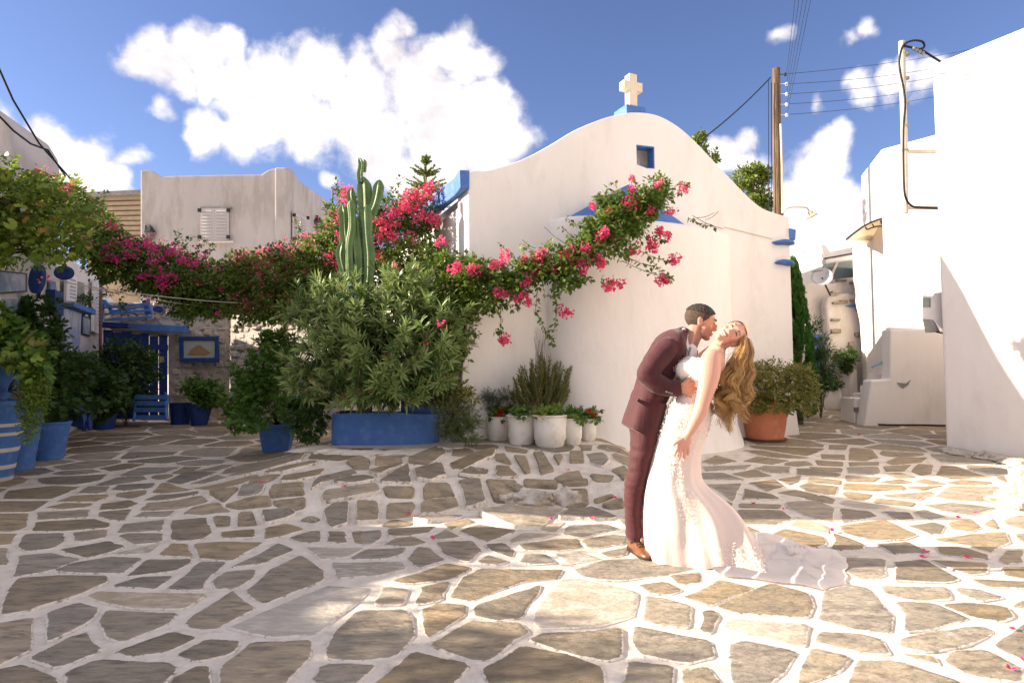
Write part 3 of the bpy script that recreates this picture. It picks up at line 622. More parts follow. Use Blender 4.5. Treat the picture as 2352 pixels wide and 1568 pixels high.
# houses further down the alley
m = MB(); m.prism([P(u, v, 15.6) for u, v in ((1889, 900), (1888, 562), (1894, 560), (1908, 578), (1965, 566), (2060, 560), (2060, 900))], (0, 3, 0))
far2 = thing('white_house', 'white house with a notched parapet carrying the solar heater', 'house', (P(1900, 900, 15.6).x, 15.6, .6)); m.build('wall', M_white, far2, bevel=.03)
alley = thing('rough_wall', 'shaded rough white alley wall dotted with bare stones', 'wall', (P(1900, 930, 15.2).x, 15.2, .5))
ap_ = [(1828, 960), (1828, 655), (1850, 652), (1880, 645), (1915, 652), (1935, 640), (1958, 642), (1975, 652), (1990, 700), (1990, 960)]
MB().prism([P(u, v, 14.8) for u, v in ap_], (0, .3, 0)).build('wall', M_white2, alley, bevel=.04)
MB().prism([P(u, v, 14.5) for u, v in [(1905, 960), (1900, 830), (1902, 760), (1896, 705), (1900, 680), (1950, 672), (1995, 690), (1995, 960)]], (0, .28, 0)).build('wall', M_white2, alley, bevel=.08, seg=3)
for (u, v, wd, hh, dy) in ((1932, 644, 22, 5, 14.78), (1955, 650, 8, 4, 14.78), (1918, 671, 18, 5, 14.47), (1921, 696, 18, 5, 14.47), (1920, 812, 10, 4, 14.47), (1955, 690, 6, 5, 14.47), (1937, 693, 16, 7, 14.47), (1919, 760, 22, 8, 14.47), (1921, 822, 16, 9, 14.47), (1979, 700, 5, 6, 14.47), (1971, 708, 8, 10, 14.47), (1969, 768, 10, 9, 14.47), (1954, 790, 10, 10, 14.47), (1851, 700, 8, 4, 14.78), (1846, 672, 12, 4, 14.78), (1918, 735, 20, 6, 14.47)):
    m = MB(); c = P(u, v, dy); m.box((0, 0, 0), (wd / FPX * dy, .12, hh / FPX * dy)); m.v = [(x * (1 + random.uniform(-.2, .2)) + c.x, y + c.y, z * (1 + random.uniform(-.3, .3)) + c.z) for x, y, z in m.v]; m.build('stone', M_stone, alley, bevel=.012)
MB().prism([P(u, v, 14.6) for u, v in ((1867, 768), (1887, 768), (1887, 900), (1867, 900))], (0, .15, 0)).build('door', M_blue, alley)
MB().prism([P(u, v, 14.44) for u, v in ((1944, 702), (1958, 698), (1982, 697), (1982, 704), (1960, 705))], (0, .3, 0)).build('lintel', M_blue, alley)
frontal('step', [(1952, 935), (1952, 922), (2000, 922), (2000, 935)], 13.9, .5, M_grey, alley, .01)
frontal('ledge', [(1951, 925), (1952, 850), (1968, 848), (1972, 925)], 14.2, .3, M_white2, alley, .02)
# solar water heater
sh_ = thing('solar_heater', 'rooftop solar water heater with tank and two glass panels', 'solar heater', P(1910, 640, 15))
frontal('panel', [(1866, 640), (1898, 606), (1920, 603), (1903, 642)], 14.9, .06, M_glass, sh_, .004)
frontal('panel', [(1909, 642), (1926, 602), (1962, 598), (1962, 636)], 14.9, .06, M_glass, sh_, .004)
frontal('panel_frame', [(1903, 643), (1922, 600), (1927, 600), (1909, 644)], 14.86, .05, M_pipe, sh_, .004)
MB().tube([P(1893, 604, 15.1), P(1965, 590, 15.1)], .11, 12).build('tank', M_shutter, sh_, smooth=True, angle=50)
MB().tube([P(1893, 594, 15.0), P(1965, 581, 15.0)], .02, 6).build('pipe', M_dark, sh_)
M_dishgrey = material('dish_grey', (.40, .40, .42), (.34, .34, .36), rough=.5)
# satellite dish
bk = wall_house('white_house', 'plain white house hidden behind the chapel roof', [Vector((3.4, 14.35)), Vector((5.85, 14.35)), Vector((5.85, 18)), Vector((3.4, 18))], 4.8, M_white)  # hidden block, added and sized to put the alley in shade
dish = thing('satellite_dish', 'pale grey satellite dish on the alley wall', 'satellite dish', P(1895, 665, 14.2))
m = MB(); rs_ = []; c = P(1888, 638, 14.35); ax = Vector((-.35, -.85, .35)).normalized(); e1 = ax.orthogonal().normalized(); e2 = ax.cross(e1)
for r, h in ((.01, .0), (.10, .015), (.17, .04), (.225, .075), (.23, .07), (.17, .03), (.01, -.015)): rs_.append([c + ax * h + (e1 * math.cos(k / 20 * 2 * PI) + e2 * math.sin(k / 20 * 2 * PI)) * r for k in range(20)])
m.rings(rs_); m.build('reflector', M_dishgrey, dish, smooth=True)
MB().tube([c, P(1896, 655, 14.3), P(1908, 680, 14.7)], .02, 6).build('arm', M_dark, dish); MB().tube([c - e2 * .27, c + ax * .35], .01, 5).build('feed_arm', M_dark, dish)
# antenna mast far
an = thing('antenna_mast', 'thin white antenna mast on the roof behind the alley', 'antenna', P(1846, 645, 20)); MB().tube([P(1847, 660, 20), P(1844, 575, 20)], .035, 6).build('mast', M_pipe, an)
MB().tube([P(1844, 580, 20), P(1815, 632, 20)], .008, 4).build('stay_wire', M_dark, an); MB().tube([P(1844, 578, 20), P(1885, 630, 20)], .008, 4).build('stay_wire', M_dark, an)
m = MB(); m.prism([P(u, v, 18) for u, v in ((1812, 900), (1812, 640), (1840, 634), (1860, 655), (1875, 640), (1890, 900))], (0, 2, 0)); t = thing('white_house', 'low white house far down the alley behind the cypress', 'house', P(1840, 900, 18)); m.build('wall', M_white, t, bevel=.05)
# canopy
M_poly = material('tan_polycarbonate', (.62, .47, .30), (.54, .40, .25), rough=.35, trans=.35)
cn = thing('door_canopy', 'curved tan polycarbonate canopy with black ribs on the white house', 'canopy', P(1990, 540, 12.5))
arc = catmull([(1944, 550), (1965, 533), (1990, 516), (2018, 504), (2044, 497)], 4); low = catmull([(1950, 551), (1975, 556), (2000, 562), (2025, 569), (2044, 569)], 4)
m = MB(); m.rings([[P(a[0], a[1], 12.1), P(b[0] + 1, b[1], 13.3)] for a, b in zip(arc, low)], closed_ring=False); m.build('sheet', M_poly, cn, smooth=True, fixn=False)
MB().tube([P(u, v, 12.08) for u, v in arc], .022, 6).build('rib', M_dark, cn); MB().tube([P(u, v, 13.32) for u, v in low[12:]], .02, 6).build('rib', M_dark, cn)
MB().tube([P(u, v, 12.1) for u, v in catmull([(1988, 521), (1992, 527), (2000, 524), (2015, 520), (2043, 519)], 3)], .015, 5).build('scroll_bracket', M_dark, cn)
MB().tube([P(2003, 514, 12.1), P(2008, 521, 12.1), P(2016, 519, 12.1)], .012, 5).build('scroll_bracket', M_dark, cn); MB().tube([P(2022, 506, 12.1), P(2027, 516, 12.1), P(2036, 518, 12.1)], .012, 5).build('scroll_bracket', M_dark, cn)
# meter box
mb_ = thing('meter_box', 'white electric meter box with small window on the corner of the right house', 'meter box', P(2145, 760, 8.8))
MB().prism([P(u, v, 8.75) for u, v in ((2119, 677), (2141, 680), (2146, 672), (2170, 670), (2172, 764), (2150, 742), (2141, 735), (2119, 735))], (.25, .25, 0)).build('housing', M_shutter, mb_, bevel=.01)
MB().prism([P(u, v, 8.735) for u, v in ((2118, 732), (2141, 734), (2155, 762), (2125, 764))], (.05, .03, 0)).build('meter', M_grey, mb_, bevel=.008)
MB().prism([P(u, v, 8.735) for u, v in ((2121, 683), (2137, 684), (2137, 705), (2121, 705))], (.03, .03, 0)).build('meter_window', M_glass, mb_, bevel=.004)
MB().tube([P(2150, 762, 8.72), P(2160, 764, 8.7), P(2168, 765, 8.72)], .012, 5).build('cable', M_dark, mb_)
# hose
hs = MB().tube([Vector(p) + Vector((0, -.06, .03)) for p in catmull([G(u, v) for u, v in ((1968, 953), (1985, 957), (2000, 960), (2008, 975), (2020, 978), (2060, 979), (2110, 979), (2150, 980), (2166, 980))], 3)], .016, 6).build('drain_hose', M_black, None, loc=G(2050, 980)); tag(hs, 'black hose running along the foot of the stair wall', 'hose')

# ---- pipe mast on the right with its cables
mast = thing('pipe_mast', 'tall cream pipe mast bracketed to the right house carrying a black cable', 'mast', P(2079, 485, 9.2))
MB().tube([P(2079, 490, 9.2), P(2078, 360, 9.2), P(2071, 96, 9.2)], .045, 12).build('pipe', M_pipe, mast, smooth=True, angle=50)
for v0, v1 in ((347, 348), (476, 477)): MB().prism([P(2080, v0 - 4, 9.25), P(2080, v0 + 4, 9.25), P(2190, v1 + 4, 9.3), P(2190, v1 - 4, 9.3)], (0, .04, 0)).build('bracket', M_pipe, mast)
MB().tube([P(u, v, 9.13) for u, v in catmull([(2190, 479), (2120, 477), (2095, 473), (2081, 455), (2076, 420), (2075, 300), (2079, 230), (2067, 160), (2067, 130), (2075, 105), (2095, 94), (2118, 96), (2123, 108), (2112, 113), (2096, 110)], 5)], .016, 6).build('cable', M_black, mast, smooth=True)
MB().tube([P(u, v, 9.13) for u, v in ((2078, 106), (2096, 110), (2122, 118), (2160, 142), (2260, 200))], .017, 6).build('cable', M_black, mast)
for i in range(5): MB().lathe(P(2078 + .6 * i, 345 - i * 55, 9.2) - Vector((0, 0, .02)), [(.052, 0), (.052, .03)], 12).build('clamp', M_grey, mast)
for i in range(4): q = P(2098 + i * 7, 112 + i * 3.4, 9.13); MB().lathe(q, [(.0, -.03), (.03, -.015), (.03, .015), (0, .03)], 8).build('insulator', M_grey, mast, smooth=True)

# ---- wooden utility pole
pole = thing('utility_pole', 'brown wooden utility pole behind the chapel with insulators', 'utility pole', (P(1786, 480, 13).x, 13, GZ(8, 13)))
b0 = P(1788, 490, 13); m = MB(); m.tube([Vector((b0.x + .02, 13, .2)), b0, P(1784, 300, 13), P(1783, 158, 13)], [.105, .1, .088, .078], 14); m.build('post', M_wood, pole, smooth=True, angle=50)
MB().tube([P(1797, 490, 12.9), P(1796, 380, 12.9), P(1793, 285, 12.9)], .022, 8).build('conduit', M_pipe, pole)
for i, (u, v) in enumerate(((1804, 171), (1807, 193), (1807, 216), (1807, 240), (1807, 264))):
    q = P(u, v, 12.9); m = MB(); m.lathe(q - Vector((0, 0, .04)), [(.0, 0), (.02, .0), (.03, .02), (.016, .035), (.03, .05), (.02, .07), (0, .075)], 10); m.tube([q, P(1792, v, 12.95)], .01, 5); m.build('insulator', M_dark if i == 0 else M_shutter, pole, smooth=True, angle=50)
m = MB(); m.tube([P(u, v, 12.85) for u, v in catmull([(1799, 490), (1806, 480), (1820, 476), (1845, 476), (1854, 478), (1860, 487)], 4)], .016, 6); m.build('lamp_arm', M_pipe, pole, smooth=True)
m = MB(); q = P(1862, 489, 12.85); axd = Vector((.45, -.1, -.9)).normalized(); e1 = axd.orthogonal().normalized(); e2 = axd.cross(e1); m.rings([[q + axd * h + (e1 * math.cos(k / 16 * 2 * PI) + e2 * math.sin(k / 16 * 2 * PI)) * r for k in range(16)] for r, h in ((.02, -.05), (.045, -.03), (.05, .03), (.11, .07), (.125, .085), (.10, .075), (.03, .04))]); m.build('lamp_shade', M_tan, pole, smooth=True, angle=50)
def wire(name, label, pts, r=.009, group=None, cat='cable'):
    o = MB().tube(pts, r, 5).build(name, M_black, None, loc=pts[0]); return tag(o, label, cat, group)
def sag(a, b, s, n=14): return [a.lerp(b, i / n) - Vector((0, 0, s * 4 * (i / n) * (1 - i / n))) for i in range(n + 1)]
for k, (a, b, nm) in enumerate((((1809, 170), (2234, 108), 'highest'), ((1812, 193), (2156, 150), 'second highest'), ((1812, 216), (2156, 171), 'third highest'), ((1812, 239), (2158, 195), 'fourth highest'), ((1812, 263), (2158, 215), 'lowest'))):
    A_, B_ = P(*a, 12.9), P(*b, 16.5); B_ = A_ + (B_ - A_) * 1.25; wire('power_line', f'{nm} of the five power lines running right from the wooden pole', sag(A_, B_, .10), .0055, 'power lines running right from the pole')
for k in range(5):
    A_ = P(1806, 175 + k * 23, 12.9); B_ = P(1826 + k * 9, -10, 8.0); B_ = A_ + (B_ - A_) * 1.6; wire('overhead_line', ('leftmost', 'second', 'middle', 'fourth', 'rightmost')[k] + ' thin overhead line of the five rising from the pole to the top edge', sag(A_, B_, .05), .0035, 'overhead lines rising past the top edge')
wire('service_cable', 'dark cable slanting from the pole down behind the chapel gable', sag(P(1770, 178, 12.9), P(1622, 313, 12.0), .05) + [P(1612, 330, 12)], .014)
wire('ground_cable', 'thin vertical cable left of the wooden pole, nearer the pole', [P(1772, 190, 12.95), P(1773, 500, 12.95)], .008); wire('ground_cable', 'thin vertical cable left of the wooden pole, farther from the pole', [P(1765, 185, 12.95), P(1766, 500, 12.95)], .008)
# left overhead cables
wire('phone_cable', 'upper dark cable descending from the top left to the bougainvillea', [P(-20, 118, 7), P(30, 230, 7.6), P(90, 330, 8.2), P(170, 420, 9), P(215, 470, 9.5)], .013)
wire('phone_cable', 'lower sagging dark cable at the left edge by the rounded roof', [P(-20, 248, 7), P(30, 300, 7.4), P(70, 330, 7.8), P(110, 345, 8.2), P(130, 375, 8.6), P(150, 405, 9)], .013)

# ---- gallery house on the left
GA = Vector((-8.9, 13.5)); GD = Vector((.386, -.9225)); GNO = Vector((-.9225, -.386))
gh = wall_house('gallery_house', 'white house on the left hung with framed pictures and blue boards', [GA, GA + GD * 7.7, GA + GD * 7.7 + GNO * 4.5, GA + GNO * 4.5], 3.3, M_white2)
xr = pt2(125, 9.5).x; hz = P(60, 311, 9.5).z
m = MB(); q = [(0, 3.2), (0, hz - .75), (.06, hz - .4), (.22, hz - .15), (.5, hz - .02), (.9, hz), (3.2, hz), (3.2, 3.2)]
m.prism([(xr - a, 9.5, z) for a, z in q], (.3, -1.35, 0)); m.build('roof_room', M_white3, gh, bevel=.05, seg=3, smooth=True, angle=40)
m = MB(); m.add([(x, y, z) for z in (-.2, 3.85) for x, y in ((-4.85, 5.55), (-6.1, 7.1), (-8.5, 7.1), (-8.5, 5.55))], [(0, 3, 2, 1), (4, 5, 6, 7), (0, 1, 5, 4), (1, 2, 6, 5), (2, 3, 7, 6), (3, 0, 4, 7)]); m.build('unseen_shade_block', M_white2, gh, bevel=.05)  # out-of-view block, added to lay the shade band across the square
def gwp(u, v, d=0.0):
    s, z = on_plane(u, v, (GA.x, GA.y), (GD.x, GD.y)); p = GA + GD * s - GNO * d; return Vector((p.x, p.y, z))
def on_wall(name, pts, mat, parent, d=.012, th=.03, bevel=0):
    return MB().prism([gwp(u, v, d) for u, v in pts], (-GNO.x * th, -GNO.y * th, 0)).build(name, mat, parent, bevel=bevel)
M_art1 = material('blue_painting_print', (.17, .22, .42), (.34, .36, .46), scale=2.2, rough=.6, spots=(.5, .5, .55), sscale=4, samount=.8, stretch=(1, 1, .5))
M_art2 = material('sea_print', (.12, .2, .34), (.3, .36, .42), scale=5, rough=.3, spots=(.5, .5, .5), sscale=6, samount=.6)
def picture(label, pts, matf, mata, k=.86, cat='picture'):
    c = [sum(p[i] for p in pts) / len(pts) for i in (0, 1)]; t = thing('framed_picture', label, cat, gwp(*c)); on_wall('frame', pts, matf, t, .005, .035)
    on_wall('canvas', [(c[0] + (u - c[0]) * k, c[1] + (v - c[1]) * k) for u, v in pts], mata, t, .041, .006); return t
picture('large blue and white painting propped beneath the shuttered window', [(134, 703), (182, 718), (177, 815), (131, 806)], M_bluepale, M_art1, .94)
picture('small dark framed print right of the large blue painting', [(183, 723), (203, 731), (202, 773), (183, 768)], M_dark, M_art2)
picture('wide framed seascape print at the left edge under the vines', [(-30, 618), (55, 627), (55, 670), (-30, 676)], M_dark, M_art2)
picture('pale print with red flowers below the seascape print', [(-10, 682), (48, 684), (48, 722), (-10, 724)], M_shutter, M_art2)
t = thing('blue_cabinet', 'narrow dark blue wall cabinet left of the shuttered window', 'cabinet', gwp(114, 700)); on_wall('box', [(104, 664), (125, 672), (125, 725), (104, 722)], M_bluedark, t, .01, .12); on_wall('top_board', [(107, 643), (120, 647), (122, 668), (107, 664)], M_bluepale, t, .02, .03)
win = thing('shuttered_window', 'white shuttered window with a blue sill above the large painting', 'window', gwp(170, 690))
on_wall('window_pane', [(155, 640), (192, 650), (192, 705), (155, 690)], M_grey, win, .004, .01)
for (a, b, c, d) in (((136, 628), (158, 634), (156, 751 - 60), (136, 749 - 60)),):
    on_wall('shutter', [(138, 630), (163, 636), (161, 692), (136, 690)], M_shutter, win, .06, .04)
    for i in range(6): on_wall('slat', [(145, 640 + i * 8), (158, 643 + i * 8), (158, 645.5 + i * 8), (145, 642 + i * 8)], M_grey, win, .1, .006)
on_wall('shutter', [(203, 640), (222, 660), (219, 778 - 8), (200, 768 - 8)], M_shutter, win, .06, .04)
for i in range(11): on_wall('slat', [(211, 664 + i * 8), (219, 669 + i * 8), (219, 671.5 + i * 8), (211, 666 + i * 8)], M_grey, win, .1, .006)
on_wall('window_sill', [(137, 700 - 6), (192, 716 - 6), (192, 722), (137, 702)], M_blue, win, .02, .18)
on_wall('blue_board', [(137, 694), (192, 708), (192, 740), (137, 722)], M_bluedark, win, .012, .01)
for (lab, pts) in (('long dark blue oval hanging board left of the shuttered window', [(80 + 16 * math.cos(a) + 4 * math.sin(-a), 640 + 34 * math.sin(a)) for a in [k / 16 * 2 * PI for k in range(16)]]), ('short dark blue oval hanging board in front of the shutter', [(142 + 20 * math.cos(a), 626 + 16 * math.sin(a)) for a in [k / 16 * 2 * PI for k in range(16)]])):
    yy = 8.6 if lab[0] == 'l' else 9.2
    o = MB().prism([P(u, v, yy) for u, v in pts], (.03, .05, 0)).build('hanging_board', M_bluedark, None, loc=P(pts[0][0], pts[0][1], yy), bevel=.01); tag(o, lab, 'hanging board', 'dark blue oval hanging boards')
for k_, (u, v, r, yy) in enumerate(((497, 716, 18, 12.2), (362, 710, 12, 12.4), (530, 712, 16, 12.0))):
    o = MB().prism([P(u + r * math.cos(a), v + r * .62 * math.sin(a), yy) for a in [k / 14 * 2 * PI for k in range(14)]], (0, .05, 0)).build('hanging_board', M_grey if k_ == 2 else M_bluedark, None, loc=P(u, v, yy), bevel=.01)
    tag(o, ('larger dark blue oval under the bougainvillea above the framed hill painting', 'small dark blue oval hanging above the blue gate', 'greenish grey oval hanging beside the larger dark oval')[k_], 'hanging board', 'oval hanging boards under the bougainvillea')

# ---- rubble wall with the blue gate
GY = 13.5
rub = thing('rubble_wall', 'limewashed rubble stone wall beside the blue gate', 'wall', (P(450, 965, GY).x, GY, GZ(-6, GY)))
frontal('core', [(386, 985), (386, 762), (360, 735), (340, 712), (400, 706), (470, 716), (527, 722), (527, 985)], GY + .12, .5, M_stonewall, rub)
frontal('core', [(226, 770), (226, 700), (300, 700), (400, 706), (400, 770)], GY + .16, .5, M_stonewall, rub)
frontal('core', [(180, 985), (180, 640), (236, 690), (236, 985)], GY + .1, .5, M_white2, rub)
# the bright return wall
q0 = P(525, 965, GY); qd = Vector((.86, -.5, 0)); zt_ = P(525, 722, GY).z
m = MB(); m.add([], []); m.prism([q0 + Vector((0, 0, -.2)), q0 + Vector((0, 0, zt_ - q0.z)), q0 + qd * 3.4 + Vector((0, 0, zt_ - q0.z + .1)), q0 + qd * 3.4 + Vector((0, 0, -.2))], (.3, .5, 0)); m.build('core', M_stonewall, rub)
stv = []
for k in range(8):
    m = MB(); m.box((0, 0, 0), (1, 1, 1)); me_o = m.build('stone', M_stonewall, rub, bevel=.22, seg=1); me = me_o.data; rr_ = random.Random(k)
    for v in me.vertices: v.co += Vector(origin_of(rub)) ; v.co = Vector((v.co.x * (1 + rr_.uniform(-.15, .15)), v.co.y, v.co.z * (1 + rr_.uniform(-.18, .18))))
    stv.append(me); bpy.data.objects.remove(me_o)
def rub_stone(c, sx, sz, rz=0, sy=.2):
    o = bpy.data.objects.new('stone', random.choice(stv)); COL.objects.link(o); o.parent = rub; o.location = c - Vector(rub.location); o.scale = (sx, sy, sz); o.rotation_euler = (0, random.uniform(-.12, .12), rz)
z = .05; row = 0
zb = GZ(-6.5, GY)
while z < 2.55:
    hgt = random.uniform(.09, .17); u0 = P(388, 900, GY).x; u1 = P(526, 900, GY).x
    if z > 2.05: u0 = P(232, 900, GY).x
    x = u0
    while x < u1:
        wd = random.uniform(.12, .32); c = Vector((x + wd / 2, GY + .175 + random.uniform(-.02, .05), zb + z + hgt / 2 + random.uniform(-.03, .03))); uu = 0
        rub_stone(c, min(wd, u1 - x + .03) * random.uniform(.8, 1.02), hgt * random.uniform(.75, 1.15)); x += wd
    z += hgt
z = .0
while z < 2.5:
    hgt = random.uniform(.10, .17); s = 0
    while s < 1.9:
        wd = random.uniform(.16, .34); c = q0 + qd * (s + wd / 2) + Vector((.03, .055, 0)) * random.uniform(.6, 1.5); c.z = zb + z + hgt / 2 + random.uniform(-.03, .03); rub_stone(c, wd * random.uniform(.7, 1.0), hgt * random.uniform(.6, 1.1), math.atan2(-.5, .86)); s += wd
    z += hgt
# blue gate
gate = thing('blue_gate', 'dark blue plank gate with gaps between the boards', 'gate', P(310, 965, GY - .05))
for i in range(7):
    ua = 237 + i * 21.3; ub = ua + (20.6 if i < 4 else 18.4); vt_ = 757 + i * 2 + (4 if i % 2 else 0)
    frontal('plank', [(ua, 962), (ua, vt_), (ub, vt_ + 1), (ub, 962)], GY - .02 + .01 * (i % 2), .03, M_bluedark, gate, .004)
frontal('rail', [(236, 800), (236, 788), (385, 792), (385, 804)], GY - .055, .03, M_bluedark, gate, .004); frontal('rail', [(236, 935), (236, 922), (385, 925), (385, 938)], GY - .055, .03, M_bluedark, gate, .004)
frontal('notice', [(366, 833), (366, 818), (376, 818), (376, 833)], GY - .06, .01, M_tan, gate, 0)
lint = thing('lintel_beam', 'broken blue beams lying over the gate opening', 'beam', P(330, 750, GY - .1))
frontal('beam', [(229, 752), (229, 738), (318, 744), (318, 754)], GY - .14, .2, M_bluedark, lint, .01); frontal('beam', [(292, 752), (295, 742), (425, 748), (424, 764), (330, 760)], GY - .18, .2, M_blue, lint, .01)
frontal('painted_light_gap', [(262, 763), (252, 753), (385, 765), (384, 775), (330, 768)], GY + .02, .02, M_tan, lint, 0)  # solid tan strip, painted in for sunlight showing above the gate
# wrecked blue bench on top of the wall
def slat_obj(name, a, b, w, t, mat, parent):
    a, b = Vector(a), Vector(b); d = (b - a).normalized(); up = Vector((0, 0, 1)); side = d.cross(up); side = side.normalized() if side.length > .1 else Vector((1, 0, 0)); up = side.cross(d)
    m = MB(); m.rings([[p + side * sx * t / 2 + up * sz * w / 2 for sx, sz in ((-1, -1), (1, -1), (1, 1), (-1, 1))] for p in (a, b)]); return m.build(name, mat, parent, bevel=.004)
bb = thing('broken_bench', 'broken blue wooden bench resting on the beam above the gate', 'bench', P(290, 738, GY - .3))
for a, b in (((232, 738), (236, 688)), ((338, 722), (330, 690)), ((348, 722), (338, 688)), ((262, 722), (240, 690))): slat_obj('post', P(*a, GY - .35), P(*b, GY - .35), .06, .06, M_blue, bb)
for a, b in (((240, 722), (345, 712)), ((240, 735), (350, 727)), ((238, 706), (335, 698)), ((236, 696), (262, 706)), ((250, 716), (330, 704))): slat_obj('slat', P(*a, GY - .4), P(*b, GY - .42), .05, .03, M_blue, bb)
# framed hill painting
fp = thing('framed_picture', 'painting of a brown hill in a wide blue frame on the rubble wall', 'picture', P(456, 830, GY - .1))
for pts in ([(411, 773), (500, 772), (493, 781), (420, 781)], [(412, 832), (420, 822), (493, 821), (501, 832)], [(411, 773), (420, 781), (420, 822), (412, 832)], [(500, 772), (501, 832), (493, 821), (493, 781)]): frontal('frame', pts, GY - .08, .06, M_bluedark, fp, .006)
M_cs = material('hazy_canvas', (.30, .36, .36), (.40, .38, .30), scale=2, rough=.7); M_hill = material('brown_hill_paint', (.26, .15, .09), (.34, .2, .11), rough=.7)
frontal('canvas', [(419, 823), (419, 780), (494, 780), (494, 823)], GY - .045, .01, M_cs, fp, 0); frontal('painted_hill', [(430, 815), (438, 803), (452, 793), (460, 792), (470, 800), (484, 810), (470, 816)], GY - .052, .006, M_hill, fp, 0)

# ---- white house behind
HY = 22.0
hb = thing('white_house', 'two storey white house behind the bougainvillea with closed white shutters', 'house', P(480, 870, HY))
tp = catmull([(322, 390), (345, 391), (358, 398), (372, 404), (400, 403)], 3) + [(500, 401), (585, 400)] + catmull([(600, 400), (612, 392), (625, 387), (655, 385)], 3)
Ba = P(655, 700, HY); Bb = P(775, 700, 27.2)
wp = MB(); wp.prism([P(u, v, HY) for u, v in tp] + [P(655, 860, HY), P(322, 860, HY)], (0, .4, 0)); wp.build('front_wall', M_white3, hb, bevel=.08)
dx = Vector((Bb.x - Ba.x, Bb.y - Ba.y)); L_ = dx.length; dx /= L_
def hsp(u, v): s, z = on_plane(u, v, (Ba.x, Ba.y), (dx.x, dx.y)); return Vector((Ba.x + dx.x * s, Ba.y + dx.y * s, z))
sp = catmull([(656, 385), (668, 387), (678, 398), (688, 415), (700, 424)], 3) + [(765, 470), (775, 480), (775, 860), (656, 860)]
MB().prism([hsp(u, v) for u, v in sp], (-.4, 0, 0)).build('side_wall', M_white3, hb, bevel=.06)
def shutters(fn, us, vs_, n, parent, off):
    o_ = Vector(off)
    for i in range(2):
        ua, ub = us[i], us[i + 1] - .6; f0 = (ua - us[0]) / (us[2] - us[0]); f1 = (ub - us[0]) / (us[2] - us[0])
        va, vb = vs_[0] + (vs_[2] - vs_[0]) * f0, vs_[0] + (vs_[2] - vs_[0]) * f1; wa, wb = vs_[1] + (vs_[3] - vs_[1]) * f0, vs_[1] + (vs_[3] - vs_[1]) * f1
        M_sh = bpy.data.materials.get('darkened_shutter') or material('darkened_shutter', (.50, .465, .46), (.46, .43, .425), rough=.7)  # shutter white darkened to sit with the dimmed wall colour
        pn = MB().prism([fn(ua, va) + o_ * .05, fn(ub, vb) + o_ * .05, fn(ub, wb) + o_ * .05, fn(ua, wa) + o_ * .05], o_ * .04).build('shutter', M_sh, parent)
        for j in range(n):
            g = (j + .5) / n; a, b = va + (wa - va) * (.06 + .88 * g), vb + (wb - vb) * (.06 + .88 * g); hh = (wa - va) * .88 / n * .55; pad = (ub - ua) * .14
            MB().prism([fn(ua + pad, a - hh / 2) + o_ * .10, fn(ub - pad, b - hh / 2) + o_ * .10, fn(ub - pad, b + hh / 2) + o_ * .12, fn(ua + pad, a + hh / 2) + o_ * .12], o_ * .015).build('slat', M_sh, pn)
        for vv in (va + 7, wa - 7): MB().box(fn(us[0] if i == 0 else us[2], vv) + o_ * .13, (.10, .06, .12)).build('hinge', M_dark, pn)
shutters(lambda u, v: P(u, v, HY), (462, 495, 528), (478, 553, 478, 553), 9, hb, (0, -1, 0)); 
frontal('window_sill', [(455, 557), (455, 553), (535, 553), (535, 557)], HY - .15, .16, M_white2, hb, 0); frontal('lintel', [(460, 478), (460, 475), (530, 475), (530, 478)], HY - .1, .12, M_grey, hb, 0)
shutters(hsp, (668, 684, 700), (487, 556, 500, 566), 9, hb, (1, -.1, 0))
def lantern(label, p, k=1.0):
    t = thing('wall_lantern', label, 'wall lamp', p); m = MB(); m.lathe(Vector(p) + Vector((0, -.1, -.35 * k)), [(.03 * k, 0), (.1 * k, .22 * k), (.1 * k, .25 * k)], 6); m.build('lamp_glass', M_glass, t); m = MB(); m.lathe(Vector(p) + Vector((0, -.1, -.1 * k)), [(.13 * k, 0), (.05 * k, .12 * k), (.01, .16 * k)], 6); m.build('lamp_cap', M_dark, t); MB().tube([Vector(p) + Vector((0, -.1, .05 * k)), Vector(p) + Vector((-.12 * k, -.05, .08 * k)), Vector(p) + Vector((-.16 * k, .05, -.05 * k))], .02 * k, 5).build('bracket', M_dark, t)
lantern('black wall lantern left of the shuttered front window', P(349, 525, HY - .05), 1.6); lantern('black wall lantern on the side wall of the white house behind', hsp(727, 503) + Vector((.1, 0, 0)), 1.6)
# tan slatted shed
shd = thing('slatted_shed', 'tan horizontally slatted shed left of the white house behind', 'shed', P(270, 870, 23))
frontal('wall', [(200, 870), (200, 446), (325, 440), (325, 870)], 23.1, 1.5, M_tan, shd, 0)
for i in range(12): frontal('slat', [(205, 462 + i * 11.2), (205, 454 + i * 11.2), (324, 450 + i * 11.6), (324, 458 + i * 11.6)], 22.98, .08, M_tan, shd, 0)
frontal('roof_edge', [(198, 452), (198, 441), (325, 435), (325, 446)], 22.8, .6, M_grey, shd, .02)
# rooftop railing
rl = thing('roof_railing', 'thin metal roof railing behind the bougainvillea', 'railing', P(785, 470, 24))
for u in (764, 780, 797): MB().tube([P(u, 480, 24), P(u, 434 if u < 790 else 436, 24)], .03, 5).build('post', M_dark, rl)
for v in (435, 446): MB().tube([P(763, v, 24), P(800, v, 24)], .02, 5).build('rail', M_dark, rl)

# ---- off-frame neighbour whose wall shades the left of the square
nb = wall_house('neighbour_house', 'low white house outside the left edge of the square', [Vector((-6.6, 5.2)), Vector((-6.5, 3.7)), Vector((-6.5, -1.5)), Vector((-11, -1.5)), Vector((-11, 3.7)), Vector((-11, 5.2))], 0, M_white, tops=[3.1, 2.4, 2.35, 2.35, 2.4, 3.1], bevel=0)

